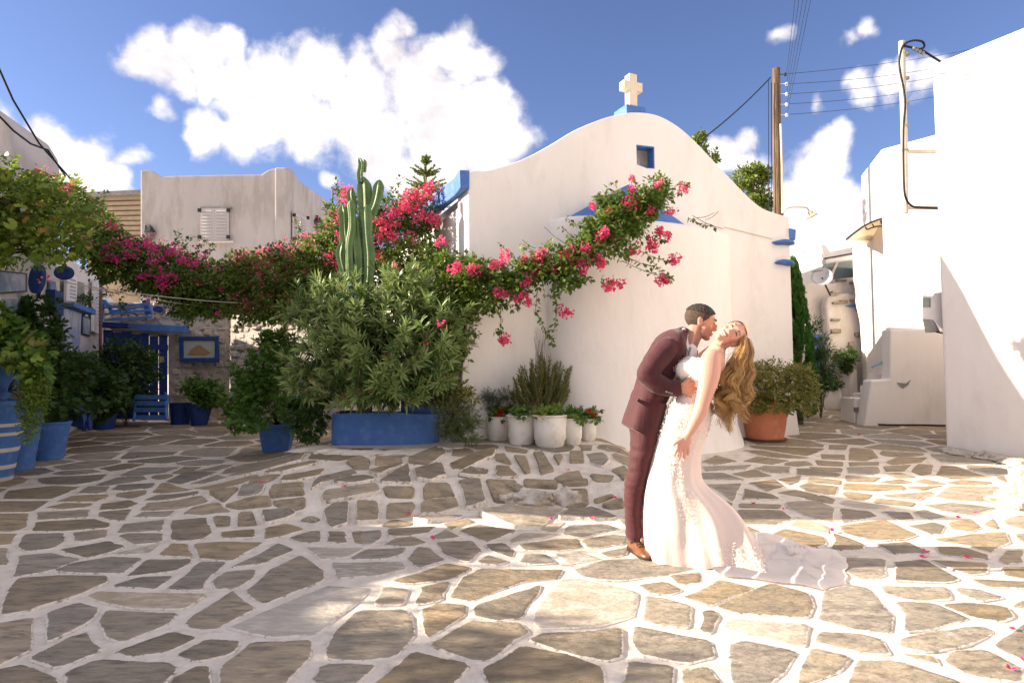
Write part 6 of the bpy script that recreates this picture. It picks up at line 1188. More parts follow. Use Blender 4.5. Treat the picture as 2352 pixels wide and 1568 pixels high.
# ---------------------------------------------------------------- the couple
def mskin(name, c1, c2, c3=None):
    m = material(name, c1, c2, attr=True, c3=c3, rough=.5, spec=.35, bump=.05, bscale=90); b = m.node_tree.nodes['Principled BSDF']
    b.inputs['Subsurface Weight'].default_value = .12; b.inputs['Subsurface Radius'].default_value = (.02, .008, .004); b.inputs['Subsurface Scale'].default_value = .4; return m
M_skin_m = mskin('warm_skin', (.52, .27, .18), (.27, .155, .12)); M_skin_f = mskin('fair_skin', (.62, .34, .245), (.66, .26, .22))
M_suit = material('burgundy_wool', (.066, .013, .016), (.050, .010, .013), scale=9, rough=.75, bump=.55, bscale=8, sheen=.15, stretch=(1.6, 1.6, .8))
M_pants = material('burgundy_trouser', (.072, .014, .017), (.054, .010, .013), scale=9, rough=.75, bump=.6, bscale=9, sheen=.15)
M_shirt = material('white_shirt', (.75, .74, .76), (.68, .68, .72), rough=.7)
M_tie = material('green_leaf_tie', (.14, .20, .07), (.30, .34, .18), scale=45, rough=.6)
M_leather = material('tan_leather', (.20, .08, .034), (.11, .042, .018), scale=8, rough=.28, spec=.6); M_sole = material('dark_sole', (.03, .022, .018), rough=.6)
M_hair_m = material('dark_brown_hair', (.026, .018, .013), (.055, .040, .030), scale=60, rough=.5, bump=.9, bscale=120)
M_fade = material('short_cropped_hair', (.105, .065, .048), (.05, .034, .027), scale=50, rough=.8, bump=.5, bscale=150)
M_hair_f = material('golden_brown_hair', (.60, .36, .14), (.30, .15, .05), attr=True, c3=(.80, .58, .30), rough=.42, spec=.4)
M_dress = material('ivory_satin', (.74, .60, .54), (.70, .555, .495), scale=3, rough=.6, bump=.25, bscale=10, sheen=.2)
M_tulle = material('white_tulle', (.86, .80, .79), (.80, .72, .70), scale=6, rough=.7, bump=.3, bscale=14, trans=.25)
M_lace = material('white_lace', (.82, .75, .70), (.78, .70, .64), rough=.8); M_teeth = material('white_teeth', (.8, .78, .74), rough=.3); M_lip = material('rose_lip', (.50, .13, .12), rough=.4); M_lash = material('dark_lash', (.03, .018, .012), rough=.8)
M_pearl = material('pearl', (.85, .82, .78), rough=.15, spec=.7)
def limb(mb, pts, k=4, n=20, dirfix=None):
    """rounded limb: (u, v, Y, half width in picture pixels, half depth in metres)"""
    q = catmull([(*P(u, v, y), ra / FPX * y, rb) for u, v, y, ra, rb in pts], k); m = len(q); rs_ = []
    C = [Vector(a[:3]) for a in q]
    for i in range(m):
        d = (C[min(i + 1, m - 1)] - C[max(i - 1, 0)]).normalized(); b = Vector((0, 1, 0)); b = (b - d * b.dot(d)).normalized(); a = d.cross(b); rs_.append((C[i], a, b, q[i][3], q[i][4], d))
    def ring(c, a, b, ra, rb): return [c + a * math.cos(t) * ra + b * math.sin(t) * rb for t in [j / n * 2 * PI for j in range(n)]]
    out = []
    c, a, b, ra, rb, d = rs_[0]; e = min(ra, rb)
    for t in (85, 60, 30): s = math.cos(R(t)); out.append(ring(c - d * e * math.sin(R(t)) * .8, a, b, ra * s, rb * s))
    for c, a, b, ra, rb, d in rs_: out.append(ring(c, a, b, ra, rb))
    e = min(ra, rb)
    for t in (30, 60, 85): s = math.cos(R(t)); out.append(ring(c + d * e * math.sin(R(t)) * .8, a, b, ra * s, rb * s))
    mb.rings(out); return mb
def ell(mb, c, r, axes=None, n=16, m=10):
    axes = axes or (Vector((1, 0, 0)), Vector((0, 1, 0)), Vector((0, 0, 1))); rs_ = []
    for i in range(1, m):
        th = PI * i / m; rs_.append([Vector(c) + axes[0] * r[0] * math.sin(th) * math.cos(a) + axes[1] * r[1] * math.sin(th) * math.sin(a) + axes[2] * r[2] * math.cos(th) for a in [j / n * 2 * PI for j in range(n)]])
    mb.rings(rs_); return mb
def fuse(mb, name, mat, parent, voxel=.008, sm=4, fac=.5, disp=None, keep=None, rndf=None, deci=None):
    o = mb.build(name, mat, None, loc=(0, 0, 0)); md = o.modifiers.new('r', 'REMESH'); md.mode = 'VOXEL'; md.voxel_size = voxel; md.use_smooth_shade = True
    s_ = o.modifiers.new('s', 'SMOOTH'); s_.iterations = sm; s_.factor = fac
    bpy.context.view_layer.update(); dg = bpy.context.evaluated_depsgraph_get(); me = bpy.data.meshes.new_from_object(o.evaluated_get(dg)); bpy.data.objects.remove(o); me.name = name
    og = origin_of(parent)
    bm = bmesh.new(); bm.from_mesh(me)
    if keep: bmesh.ops.delete(bm, geom=[v for v in bm.verts if not keep(v.co)], context='VERTS')
    if disp:
        bm.normal_update()
        for v in bm.verts: v.co += v.normal * disp(v.co)
    bm.to_mesh(me); bm.free()
    if rndf:
        at = me.attributes.new('rnd', 'FLOAT', 'FACE'); at.data.foreach_set('value', [rndf(p.center) for p in me.polygons])
    for v in me.vertices: v.co -= og
    me.materials.clear(); me.materials.append(mat); me.polygons.foreach_set('use_smooth', [True] * len(me.polygons))
    ob = bpy.data.objects.new(name, me); COL.objects.link(ob); ob.parent = parent; return ob
def head_parts(mb, c, L, N, U, s=1.0, fem=False):
    at = lambda x, y, z: c + L * x * s + N * y * s + U * z * s; ax = (L, N, U)
    def E(p, r, axs=ax): ell(mb, at(*p), tuple(q * s for q in r), axs)
    E((0, -.012, .035), (.074, .096, .082)); E((0, .028, .02), (.064, .062, .07)); E((0, .035, -.035), (.056, .050, .060)); w = .85 if fem else 1.0
    E((0, .058, -.088), (.026 * w, .024, .020)); E((0, .028, -.075), (.046 * w, .048, .026)); E((.034, .02, -.06), (.022 * w, .045, .032)); E((-.034, .02, -.06), (.022 * w, .045, .032))
    E((.036, .062, -.022), (.020, .017, .018)); E((-.036, .062, -.022), (.020, .017, .018)); E((0, .078, .036), (.045, .014, .012))
    nu = (U + N * .35).normalized(); na = (L, nu.cross(L), nu); E((0, .094, -.012), (.0095, .013, .026), na); E((0, .106, -.028), (.011, .011, .010)); E((.012, .094, -.031), (.008, .008, .007)); E((-.012, .094, -.031), (.008, .008, .007))
    E((0, .084, -.055), (.020, .010, .006)); E((0, .082, -.066), (.017, .010, .006))
    for sd_ in (1, -1): E((sd_ * .074, -.008, -.002), (.008, .016, .030)); E((sd_ * .080, -.014, .008), (.005, .013, .018)); E((sd_ * .070, -.004, -.022), (.008, .010, .012))
    return at
# ---------- groom
MY = 4.38
groom = thing('person', 'man in a burgundy suit and tan leather shoes leaning to kiss the woman', 'person', G(1462, 1268))
mU = Vector((.24, -.02, .97)).normalized(); mN = Vector((.955, -.22, -.24)); mN = (mN - mU * mN.dot(mU)).normalized(); mL = mU.cross(mN)
mc = P(1609, 741, MY - .03)
mb = MB(); atm = head_parts(mb, mc, mL, mN, mU, 1.06); limb(mb, [(1578, 800, MY - .02, 21, .062), (1588, 778, MY - .03, 20, .060), (1600, 755, MY - .03, 19, .058)])
limb(mb, [(1575, 805, MY, 22, .07), (1568, 830, MY, 28, .12), (1540, 870, MY, 30, .14)])     # hidden chest keeps the body continuous
def stub(p):
    q = p - mc; x, y, z = q.dot(mL), q.dot(mN), q.dot(mU); t = 0
    if z < -.02 and y > -.02 and abs(x) > .02: t = sst(-.015, -.05, z) * sst(-.03, .0, y) * .75
    if z < -.045 and y > .03: t = max(t, .7 if not (-.075 < z < -.048 and y > .086) else .1)
    if y < -.03 and z < .03: t = max(t, .5)
    return t + .06 * random.random()
fuse(mb, 'head', M_skin_m, groom, .0042, 3, .45, rndf=stub)
def cap(name, mat, c, axes, s, grow, keep, parent, disp=None):
    mb = MB(); at = lambda x, y, z: c + axes[0] * x * s + axes[1] * y * s + axes[2] * z * s
    ell(mb, at(0, -.012, .035), tuple(q * s * grow for q in (.074, .096, .082)), axes, 30, 20); ell(mb, at(0, .026, .026), tuple(q * s * grow for q in (.066, .064, .068)), axes, 30, 20)
    return fuse(mb, name, mat, parent, .0035, 2, .4, keep=lambda p: keep((p - c).dot(axes[0]) / s, (p - c).dot(axes[1]) / s, (p - c).dot(axes[2]) / s), disp=disp)
cap('hair', M_hair_m, mc, (mL, mN, mU), 1.06, 1.07, lambda x, y, z: z > .062 + .25 * max(0, y - .04) * 1 and y < .083, groom, disp=lambda p: .0035 * mnoise.noise(p * 90) + .002)
cap('cropped_hair', M_fade, mc, (mL, mN, mU), 1.06, 1.03, lambda x, y, z: z > -.055 + (y + .05) * .9 and z > -.065 and y < .045 + max(0, z - .04), groom, disp=lambda p: .0008 * mnoise.noise(p * 150))
for x0 in (-1, 1):
    m = MB(); m.tube([atm(x0 * .018, .094, .030), atm(x0 * .032, .090, .036), atm(x0 * .048, .076, .032)], [.003, .0042, .002], 6); m.build('eyebrow', M_lash, groom)
    m = MB(); m.tube([atm(x0 * .018, .088, .012), atm(x0 * .031, .0875, .006), atm(x0 * .046, .076, .010)], [.0015, .0022, .0015], 6); m.build('eyelashes', M_lash, groom)
m = MB(); ell(m, atm(0, .0895, -.0555), (.014, .005, .003), (mL, mN, mU)); ell(m, atm(0, .0875, -.063), (.012, .005, .004), (mL, mN, mU)); o = fuse(m, 'lips', M_lip, groom, .0025, 2)
# jacket
def fold(p): return .006 * mnoise.noise(Vector((p.x * 7, p.y * 5, p.z * 11))) + .0035 * mnoise.noise(Vector((p.x * 16 + p.z * 9, p.y * 9, p.z * 22)))
mb = MB(); limb(mb, [(1482, 945, MY, 40, .178), (1489, 920, MY, 41, .170), (1503, 880, MY, 41, .168), (1517, 842, MY, 42, .185), (1533, 806, MY, 39, .205), (1547, 783, MY, 30, .20), (1560, 770, MY, 20, .13), (1569, 761, MY, 13, .085)], n=28)
limb(mb, [(1535, 796, MY - .155, 25, .075), (1512, 822, MY - .19, 26, .078), (1490, 850, MY - .22, 25, .072), (1484, 862, MY - .225, 23, .066)]); limb(mb, [(1483, 861, MY - .225, 23, .066), (1508, 880, MY - .235, 23, .062), (1534, 890, MY - .24, 20, .056), (1556, 893, MY - .24, 18.5, .048)])
limb(mb, [(1545, 792, MY + .14, 22, .07), (1575, 840, MY + .2, 22, .065), (1600, 885, MY + .16, 20, .06), (1622, 935, MY + .06, 17, .05)])
hemk = on = None
jk = fuse(mb, 'jacket', M_suit, groom, .0075, 4, .5, disp=fold, keep=lambda p: True)
rr_ = []
for (lu, lv, ru, rv_, rb) in ((1452, 905, 1530, 930, .176), (1443, 930, 1523, 955, .187), (1435, 952, 1514, 985, .193), (1429, 972, 1502, 1014, .197), (1432, 975, 1500, 1012, .18), (1450, 960, 1490, 980, .1)):
    a = P(lu, lv, MY); b = P(ru, rv_, MY); c = (a + b) / 2; h_ = (b - a) / 2; rr_.append([c + h_ * math.copysign(abs(math.cos(t)) ** .8, math.cos(t)) + Vector((0, 1, 0)) * (math.sin(t) * (rb + .006 * math.sin(5 * t))) for t in [k / 40 * 2 * PI for k in range(40)]])
m = MB(); m.rings(rr_); m.build('jacket_skirt', M_suit, groom, smooth=True, angle=50)
# back corner of the hem, sleeve buttons, pocket flap, lapel
for i in range(4): m = MB(); ell(m, P(1531 + i * 4.2, 899.5 + i * 1.4, MY - .298), (.006, .004, .006), n=8, m=6); m.build('sleeve_button', M_grey, groom)
m = MB(); m.prism([P(u, v, MY - .178) for u, v in ((1466, 914), (1494, 930), (1491, 939), (1463, 922))], (0, .03, 0)); m.build('pocket_flap', M_suit, groom, bevel=.003)
m = MB(); m.prism([P(u, v, MY - y_) for u, v, y_ in ((1562, 752, .07), (1570, 756, .08), (1577, 785, .12), (1576, 822, .15), (1566, 812, .175), (1562, 792, .175), (1556, 789, .17), (1560, 780, .15))], (0, .015, 0)); m.build('lapel', M_suit, groom, bevel=.003)
m = MB(); m.prism([P(u, v, MY - y_) for u, v, y_ in ((1596, 795, .03), (1603, 805, .04), (1604, 822, .05), (1594, 830, .05), (1590, 815, .04))], (0, .02, 0)); m.build('far_lapel', M_suit, groom, bevel=.003)
mb = MB(); limb(mb, [(1581, 775, MY - .01, 15, .066), (1582, 795, MY - .01, 17, .08), (1578, 830, MY - .01, 22, .11)]); fuse(mb, 'shirt', M_shirt, groom, .006, 2)
m = MB(); m.prism([P(u, v, MY - y_) for u, v, y_ in ((1567, 755, .085), (1573, 752, .085), (1590, 786, .07), (1593, 797, .06), (1581, 808, .10), (1573, 785, .10))], (0, .02, 0)); m.build('shirt_collar', M_shirt, groom, bevel=.003)
m = MB(); m.prism([P(u, v, MY - y_) for u, v, y_ in ((1584, 797, .10), (1594, 795, .08), (1596, 806, .08), (1598, 832, .07), (1583, 838, .11), (1582, 810, .11))], (0, .025, 0)); m.build('tie', M_tie, groom, bevel=.006)
mb = MB(); limb(mb, [(1550, 893, MY - .24, 14, .040), (1562, 892, MY - .24, 13, .036)]); fuse(mb, 'shirt_cuff', M_shirt, groom, .005, 1)
# trousers and shoes
mb = MB(); limb(mb, [(1480, 985, MY - .06, 34, .13), (1480, 1009, MY - .08, 32, .11), (1472, 1050, MY - .09, 27, .10), (1466, 1086, MY - .08, 24, .088), (1458, 1118, MY - .06, 23.5, .08), (1454, 1164, MY - .04, 20.5, .074), (1455, 1200, MY - .02, 18.5, .066), (1456, 1230, MY - .01, 18, .066)])
limb(mb, [(1486, 990, MY + .08, 32, .12), (1494, 1050, MY + .10, 26, .09), (1494, 1110, MY + .11, 22, .08), (1480, 1170, MY + .12, 19, .07), (1482, 1222, MY + .12, 18, .065)])
def tfold(p): return .005 * mnoise.noise(Vector((p.x * 9, p.y * 6, p.z * 13))) + .006 * mnoise.noise(Vector((p.x * 12 + p.z * 8, 2, p.z * 26))) * (1 if p.z < .75 else .4)
fuse(mb, 'trousers', M_pants, groom, .0075, 3, .5, disp=tfold)
def shoe(heel, toe, mb_up, mb_sole):
    h, t = Vector(heel), Vector(toe); d = (t - h); L_ = d.length; d.normalize(); sd_ = Vector((-d.y, d.x, 0)); z = Vector((0, 0, 1)); rs_ = []; ro = []
    for s, w, hh, lift in ((.0, .028, .055, .026), (.10, .036, .068, .024), (.28, .038, .078, .022), (.42, .039, .070, .014), (.58, .043, .050, .010), (.75, .047, .038, .010), (.88, .042, .030, .012), (.97, .028, .022, .014), (1.0, .012, .012, .016)):
        c = h + d * L_ * s; rs_.append([c + sd_ * w * math.cos(a) + z * (lift + hh * max(0, math.sin(a)) ** .8 + min(0, math.sin(a)) * .006) for a in [j / 18 * 2 * PI for j in range(18)]])
    mb_up.rings(rs_)
    for s, w in ((-.03, .024), (.05, .038), (.3, .039), (.45, .036), (.62, .046), (.8, .051), (.93, .040), (1.02, .016)):
        c = h + d * L_ * s; hz_ = .026 if s < .35 else .012; ro.append([c + sd_ * w + z * 0, c + sd_ * w + z * hz_, c - sd_ * w + z * hz_, c - sd_ * w])
    mb_sole.rings(ro)
hp = G(1449, 1262); hp.z += .004; tp = G(1490, 1286); tp.z = hp.z
a_, b_ = MB(), MB(); shoe(hp, hp + (tp - hp).normalized() * .285, a_, b_); sh1 = a_.build('shoe', M_leather, groom, smooth=True); b_.build('shoe_sole', M_sole, sh1, smooth=True, angle=40)
m = MB(); dd = (tp - hp).normalized(); sdv = Vector((-dd.y, dd.x, 0))
for s in (.09, .115, .14, .165): m.tube([hp + dd * s + sdv * .022 + Vector((0, 0, .115 - s * .36)), hp + dd * (s + .004) + Vector((0, 0, .125 - s * .36)), hp + dd * s - sdv * .022 + Vector((0, 0, .115 - s * .36))], .0028, 5)
m.tube([hp + dd * .08 + Vector((0, 0, .105)), hp + dd * .10 - sdv * .03 + Vector((0, 0, .11)), hp + dd * .13 - sdv * .04 + Vector((0, 0, .07))], .0022, 5); m.tube([hp + dd * .08 + Vector((0, 0, .105)), hp + dd * .12 - sdv * .02 + Vector((0, 0, .12)), hp + dd * .16 - sdv * .03 + Vector((0, 0, .06))], .0022, 5); m.build('shoelaces', M_sole, sh1, fixn=False)
h2 = P(1474, 1250, MY + .13); h2.z = .006; a_, b_ = MB(), MB(); shoe(h2, h2 + Vector((.24, -.08, 0)), a_, b_); sh2 = a_.build('shoe', M_leather, groom, smooth=True); b_.build('shoe_sole', M_sole, sh2, smooth=True, angle=40)
mb = MB(); limb(mb, [(1458, 1226, MY - .01, 12, .04), (1459, 1243, MY - .01, 12, .042)]); fuse(mb, 'sock', M_sole, groom, .006, 1)
# his hand on her waist
HYm = MY - .265
mb = MB(); limb(mb, [(1559, 892, HYm + .03, 10, .026), (1570, 891, HYm, 13, .022), (1582, 893, HYm - .005, 16, .018)])
for f in ([(1580, 883, 5), (1590, 880, 4.6), (1600, 881, 4.2), (1607, 884, 3.4)], [(1582, 891, 5), (1593, 891, 4.7), (1603, 893, 4.3), (1610, 896, 3.4)], [(1581, 899, 4.8), (1591, 901, 4.5), (1600, 904, 4.1), (1606, 907, 3.2)], [(1579, 906, 4.3), (1587, 909, 4), (1595, 912, 3.6), (1600, 915, 3)]):
    limb(mb, [(u, v, HYm - .008 + .002 * i * i, r, .0095) for i, (u, v, r) in enumerate(f)], n=12)
limb(mb, [(1569, 885, HYm - .01, 7, .013), (1579, 874, HYm - .016, 5.2, .011), (1588, 865, HYm - .014, 4.8, .0105), (1594, 860, HYm - .008, 3.8, .009)], n=12)
fuse(mb, 'hand', M_skin_m, groom, .0032, 3, .4, rndf=lambda p: .1 + .15 * random.random())
mb = MB(); limb(mb, [(1622, 935, MY + .05, 11, .03), (1630, 948, MY - .02, 12, .02)]); 
for k in range(4): limb(mb, [(1630 + k * 1.5, 946 - k * 6, MY - .03, 4, .009), (1634, 950 - k * 6, MY - .07, 3.8, .009), (1634, 953 - k * 6, MY - .10, 3, .008)], n=10)
fuse(mb, 'hand', M_skin_m, groom, .004, 2, rndf=lambda p: .1)

# ---------- bride
BY = 4.22
bride = thing('person', 'woman with long wavy golden hair in a white lace wedding dress', 'person', G(1560, 1290))
fU = Vector((.93, .0, .36)).normalized(); fN = Vector((-.12, -.93, .30)); fN = (fN - fU * fN.dot(fU)).normalized(); fL = fU.cross(fN)
fc = P(1676, 769, BY)
mb = MB(); atf = head_parts(mb, fc, fL, fN, fU, 1.03, True)
limb(mb, [(1664, 783, BY + .02, 17, .05), (1652, 795, BY + .02, 16, .048), (1642, 808, BY + .01, 20, .06)]); limb(mb, [(1644, 806, BY, 20, .10), (1635, 822, BY, 28, .155), (1625, 842, BY, 38, .135), (1606, 868, BY, 38, .115), (1592, 905, BY, 30, .105), (1580, 940, BY, 38, .12)])
limb(mb, [(1640, 818, BY - .12, 20, .05), (1632, 832, BY - .145, 25, .056), (1629, 862, BY - .17, 24.5, .052), (1622, 895, BY - .185, 20, .045), (1615, 920, BY - .19, 17, .040), (1608, 945, BY - .195, 16, .037), (1593, 975, BY - .20, 12.5, .030), (1579, 1000, BY - .20, 9, .023)])
limb(mb, [(1632, 818, BY + .13, 18, .05), (1606, 840, BY + .26, 18, .045), (1560, 850, BY + .36, 16, .04), (1540, 830, BY + .38, 12, .03)])
fuse(mb, 'body', M_skin_f, bride, .0048, 3, .45, rndf=lambda p: .12 + .1 * random.random() + (.35 if abs((p - fc).dot(fL)) > .022 and abs((p - fc).dot(fU) + .028) < .022 and (p - fc).dot(fN) > .055 else 0))
mb = MB(); HYb = BY - .20
limb(mb, [(1580, 997, HYb, 9, .022), (1576, 1010, HYb - .005, 12, .017), (1570, 1022, HYb - .008, 14, .014)])
for f in ([(1561, 1020, 4.2), (1556, 1030, 3.9), (1552, 1038, 3.6), (1550, 1045, 2.9)], [(1566, 1025, 4.3), (1563, 1036, 4), (1561, 1046, 3.6), (1560, 1053, 2.9)], [(1573, 1026, 4.2), (1573, 1036, 3.9), (1572, 1045, 3.5), (1572, 1052, 2.8)], [(1579, 1022, 3.9), (1581, 1031, 3.6), (1581, 1038, 3.2), (1580, 1044, 2.6)]): limb(mb, [(u, v, HYb - .01 + .004 * i, r, .0085) for i, (u, v, r) in enumerate(f)], n=12)
limb(mb, [(1570, 1008, HYb - .008, 6, .012), (1560, 1012, HYb - .015, 4.6, .010), (1553, 1016, HYb - .018, 4.2, .0095), (1547, 1021, HYb - .018, 3.2, .008)], n=12)
fuse(mb, 'hand', M_skin_f, bride, .003, 3, .4, rndf=lambda p: .3 + .2 * random.random())
# face details
for x0 in (-1, 1):
    m = MB(); m.tube([atf(x0 * .016, .090, .030), atf(x0 * .031, .087, .037), atf(x0 * .047, .072, .031)], [.0020, .0026, .0012], 6); m.build('eyebrow', material('brow', (.12, .06, .03), rough=.9) if x0 < 0 else bpy.data.materials['brow'], bride)
    m = MB(); m.tube([atf(x0 * .017, .086, .008), atf(x0 * .031, .0875, .015), atf(x0 * .045, .074, .009)], [.0018, .0030, .0018], 6); m.build('eyelashes', M_lash, bride)
m = MB(); ell(m, atf(0, .0855, -.0585), (.021, .008, .0075), (fL, fN, fU)); m.build('teeth', M_teeth, bride, smooth=True)
m = MB(); m.tube([atf(x, .0895 - abs(x) * .42, -.0505 + abs(x) * .22) for x in (-.026, -.014, 0, .014, .026)], [.0015, .0028, .003, .0028, .0015], 6); m.tube([atf(x, .0885 - abs(x) * .42, -.0685 + x * x * 28) for x in (-.026, -.014, 0, .014, .026)], [.0015, .0032, .0038, .0032, .0015], 6); m.build('lips', M_lip, bride, smooth=True)
er = MB(); p = P(1671, 801, BY - .10)
for i, r in ((0, .005), (1, .007), (2, .010)): ell(er, p - Vector((0, 0, .013 * i + .004 * (i > 1))), (r, r, r), n=12, m=8)
er.build('earring', M_pearl, bride, smooth=True)
# dress
def bfold(p): return .003 * mnoise.noise(p * 14)
mb = MB(); limb(mb, [(1606, 838, BY - .01, 38, .145), (1601, 852, BY - .01, 45, .15), (1601, 866, BY, 42, .14), (1597, 885, BY, 35, .122), (1590, 905, BY, 33, .115)]); ell(mb, P(1578, 850, BY - .06), (.075, .065, .07)); ell(mb, P(1582, 850, BY + .07), (.07, .065, .068))
fuse(mb, 'bodice', M_lace, bride, .006, 4, .5, disp=bfold, keep=lambda p: (lambda u, v: True)(0, 0) and p.z < P(1600, 824, BY).z + (p.x - P(1600, 824, BY).x) * -.25)
outl = [(900, 1558, 1622, .115, 0), (915, 1549, 1625, .125, 0), (935, 1538, 1629, .135, 0), (960, 1529, 1630, .14, 0), (985, 1520, 1625, .145, 0), (1010, 1511, 1616, .15, 0), (1040, 1502, 1609, .155, 0), (1070, 1495, 1607, .16, 0), (1100, 1489, 1612, .17, .03), (1125, 1486, 1634, .185, .12), (1150, 1484, 1665, .195, .25), (1180, 1483, 1690, .205, .4), (1210, 1483, 1706, .22, .5), (1240, 1484, 1719, .235, .6), (1265, 1486, 1729, .25, .7), (1285, 1489, 1736, .26, .8)]
ol2 = catmull([tuple(map(float, q)) for q in outl], 3); mb = []; nn = 120
for i, (v, l, r, rb, k) in enumerate(ol2):
    t = max(0, (v - 960) / 325); ring = []; a = P(l, v, BY); b = P(r, v, BY); cx_, hw2, z = (a.x + b.x) / 2, (b.x - a.x) / 2, (a.z + b.z) / 2
    if v > 1240: z = z + (.0 - P(1560, 1285, BY).z) * ((v - 1240) / 45) * 1.0
    for j in range(nn):
        an_ = j / nn * 2 * PI; x = math.cos(an_); y = math.sin(an_); fo = t ** 1.3 * (.017 * math.sin(an_ * 7 + 2.2 * math.sin(v * .010)) + .006 * math.sin(an_ * 17 + v * .02) + .012 * math.sin(an_ * 4 - v * .015)) * (1 + k * .9 * (x > 0) * x)
        xx = x * (hw2 + fo * .5); yy = y * (rb + fo) - k * .30 * max(0, x) ** 1.3 * 1.0
        ring.append(Vector((cx_ + xx, BY + .02 * t + yy, z + .010 * t * math.sin(an_ * 7)))) 
    mb.append(ring)
mm_ = MB(); mm_.rings(mb, cap=False); skirt = mm_.build('skirt', M_dress, bride, smooth=True, fixn=False)
# train spread over the paving
def edge_curve(pts, n): q = catmull([tuple(map(float, p)) for p in pts], 8); return [q[int(i * (len(q) - 1) / n)] for i in range(n + 1)]
NU, NV = 90, 34; up_ = edge_curve([(1640, 1236), (1700, 1228), (1760, 1226), (1812, 1240), (1870, 1262), (1920, 1268), (1944, 1290)], NU); lo_ = edge_curve([(1560, 1300), (1625, 1308), (1668, 1326), (1740, 1336), (1830, 1346), (1890, 1357), (1940, 1344)], NU)
layers = []
for ly in range(1):
    rows = []
    for i in range(NU + 1):
        row = []; a = G(*up_[i]); b = G(*lo_[i]); sh_i = (0, .10, .22)[ly]
        for j in range(NV + 1):
            w_ = j / NV; p = a.lerp(b, sh_i + w_ * (1 - sh_i * 1.4)); e = min(1, 6 * w_, 6 * (1 - w_), 9 * (1 - i / NU)); sd_ = ly * 7.3
            wv = p.y * (9 + ly) + 1.1 * math.sin(p.x * 2.6 + ly) + .5 * mnoise.noise(Vector((p.x * 5, p.y * 5, sd_)))
            h = .030 * (.5 + .5 * math.sin(wv * 2.0)) ** 1.5 + .030 * abs(mnoise.noise(Vector((p.x * 4.5, p.y * 12, sd_)))) + .007 * abs(mnoise.noise(Vector((p.x * 12, p.y * 20, 4 + sd_))))
            h = h * e * (1.0 - .3 * i / NU) + .08 * max(0, 1 - i / 30) * e + ly * .010 * e
            row.append((p.x + .035 * mnoise.noise(Vector((p.x * 8, p.y * 8, 7 + sd_))) - ly * .10 * (i / NU) ** 3 * (1 + math.sin(w_ * 9)), p.y + .03 * mnoise.noise(Vector((p.x * 6, 1 + sd_, p.y * 6))), GZ(p.x, p.y) + .013 + h))
        rows.append(row)
    layers.append(rows)
t_ = M_tulle.node_tree; o_ = t_.nodes['Material Output']; tb = t_.nodes.new('ShaderNodeBsdfTransparent'); mt = t_.nodes.new('ShaderNodeMixShader'); mt.inputs[0].default_value = .10; t_.links.new(o_.inputs['Surface'].links[0].from_socket, mt.inputs[1]); t_.links.new(tb.outputs[0], mt.inputs[2]); t_.links.new(mt.outputs[0], o_.inputs['Surface'])
for rows in layers: mm_ = MB(); mm_.rings(rows, closed_ring=False); mm_.build('train', M_tulle, bride, smooth=True, fixn=False)
# raised lace sprays over the fitted part of the skirt and the bodice
def scatter_lace(ob, n, fn, size, seed):
    me = ob.data; og = np.array(origin_of(ob)); rg = np.random.default_rng(seed); N_ = len(me.polygons); ce = np.empty(N_ * 3); no = np.empty(N_ * 3); ar = np.empty(N_); me.polygons.foreach_get('center', ce); me.polygons.foreach_get('normal', no); me.polygons.foreach_get('area', ar); ce = ce.reshape(-1, 3) + og; no = no.reshape(-1, 3)
    wgt = ar * np.array([fn(c) for c in ce]); idx = rg.choice(N_, n, p=wgt / wgt.sum()); c = ce[idx] + rg.normal(size=(n, 3)) * .006; nn_ = no[idx]; cen = np.array([fc.x * .0 + P(1570, 1000, BY).x, BY, 0]); sgn = np.sign(((c - cen) * nn_ * [1, 1, 0]).sum(1)); nn_ = nn_ * sgn[:, None]
    ph = np.sin(c[:, 0] * 40) * 1.2 + rg.normal(size=n) * .5; t1 = np.cross(nn_, [0, 0, 1.0]); t1 = nrm(t1); t2 = np.cross(nn_, t1); ax = nrm(t1 * np.sin(ph)[:, None] + t2 * np.cos(ph)[:, None] + nn_ * .15); return leafmesh('lace', c + nn_ * .002, ax, nn_, size * rg.uniform(.6, 1.3, n), T_OV, M_lace, ob)
def lace_fn(c):
    z = c[2]; x = c[0]; hi = sst(.62, .95, z); w_ = .5 + .5 * math.sin(x * 26 + z * 5); st = (1 if abs(x - P(1545, 1150, BY).x - .04 * math.sin(z * 6)) < .045 and z > .28 else 0); st2 = 1 if x > P(1625, 1150, BY).x and z > .22 and abs(z - (1.0 - (x - P(1600, 1100, BY).x) * 1.6)) < .12 else 0; st3 = .6 if z < .16 and x > P(1620, 1200, BY).x else 0
    return .015 + hi * (1 if z > 1.0 else .75 * w_ + .2) + st * .9 + st2 * .5 + st3
scatter_lace([o for o in bride.children if o.name.startswith('bodice')][0], 1800, lambda c: 1, .013, 5)
scatter_lace(skirt, 14000, lace_fn, .0095, 3)
m = MB(); m.tube([P(1615, 826, BY - .14), P(1622, 812, BY - .15), P(1640, 804, BY - .14), P(1652, 812, BY - .10), P(1657, 840, BY - .03)], .0035, 6); m.build('strap', M_lace, bride, smooth=True)
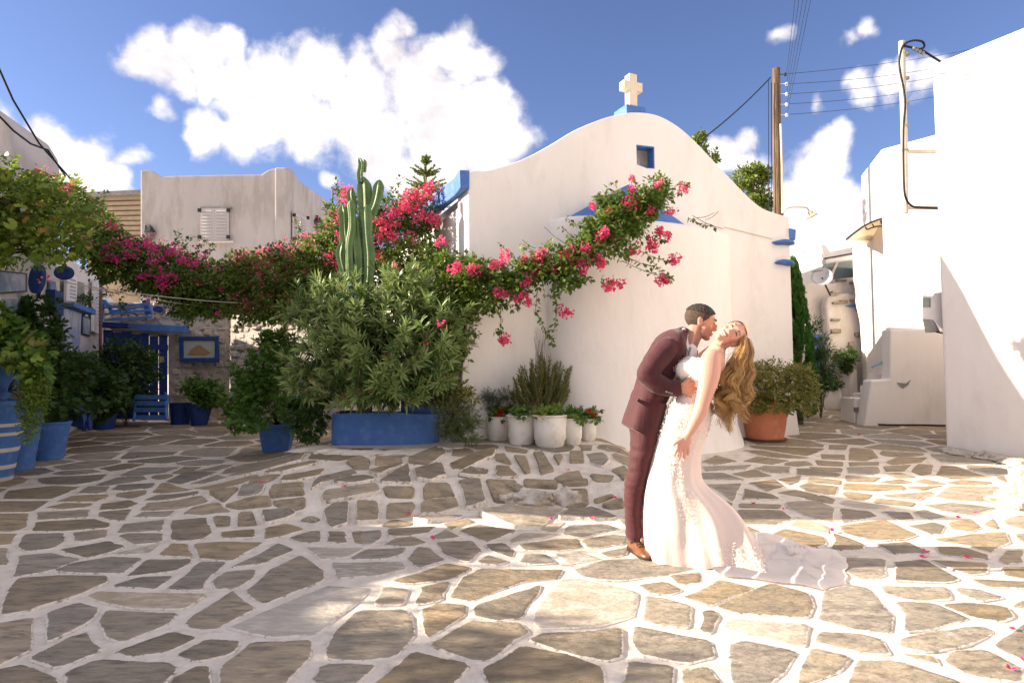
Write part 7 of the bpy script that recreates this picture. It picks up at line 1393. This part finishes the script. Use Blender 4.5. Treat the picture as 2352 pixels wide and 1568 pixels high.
# hair
cap('hair_crown', M_hair_f, fc, (fL, fN, fU), 1.03, 1.08, lambda x, y, z: (z > .088 - max(0, -(y - .045)) * 1.15) or y < -.045, bride)
HP = []; HF = []; HR = []; 
rh = random.Random(12)
def strand(pts, r, rv):
    m = MB(); m.tube(pts, r, 4, cap=False); o_ = len(HP); HP.extend([tuple(v) for v in m.v]); HF.extend([tuple(i + o_ for i in f) for f in m.f]); HR.extend([rv] * len(m.f))
for c_ in range(58):
    ph0 = rh.uniform(0, 6.3); side = rh.uniform(-1, 1); dep = rh.uniform(-1, 1); endv = rh.choice([rh.uniform(925, 990), rh.uniform(900, 960)]) - abs(side) * 18; amp = rh.uniform(.012, .024); tone = rh.random() * .75
    cc_l = [(1706 + 4 * side, 752 + 5 * abs(side)), (1712 + 10 * side, 785), (1703 + 21 * side, 830), (1693 + 31 * side, 872), (1685 + 34 * side, 915), (1679 + (30 if endv > 940 else 34) * side, endv)]
    for s_i in range(24):
        jx, jy = rh.gauss(0, 4.2), rh.gauss(0, .014); xl, yl, zl = rh.uniform(-.07, .07), rh.uniform(-.10, .035), .06 + rh.uniform(.0, .05)
        root = fc + fL * (side * .055 + rh.uniform(-.012, .012)) + fN * (.035 - .10 * (dep * .5 + .5)) + fU * (.10 - .02 * abs(side)); pts_ = [tuple(root)]
        for k, (u, v) in enumerate(cc_l[1:]): pts_.append(tuple(P(u + jx * (1 if k else .4), v + rh.gauss(0, 2) + (s_i - 12) * .5 * (1.2 if k == 4 else 0), BY + .01 + dep * (.085 + .02 * k) + jy)))
        q = catmull(pts_, 6); out = []
        for i, p_ in enumerate(q):
            t = i / (len(q) - 1); w_ = amp * sst(.12, .55, t) * (1 + .6 * t); f = t * 26 + ph0 + .25 * math.sin(s_i); out.append(Vector(p_) + Vector((math.sin(f) * w_, math.cos(f * .9) * w_, 0)))
        strand(out, [.0020 * (1 - .65 * (i / len(q)) ** 2) for i in range(len(q))], min(1, max(0, tone + rh.uniform(-.15, .3))))
# face-framing strands from the parting over the temple
frombuf('hair_strands', HP, HF, bride, M_hair_f, HR, smooth=True)
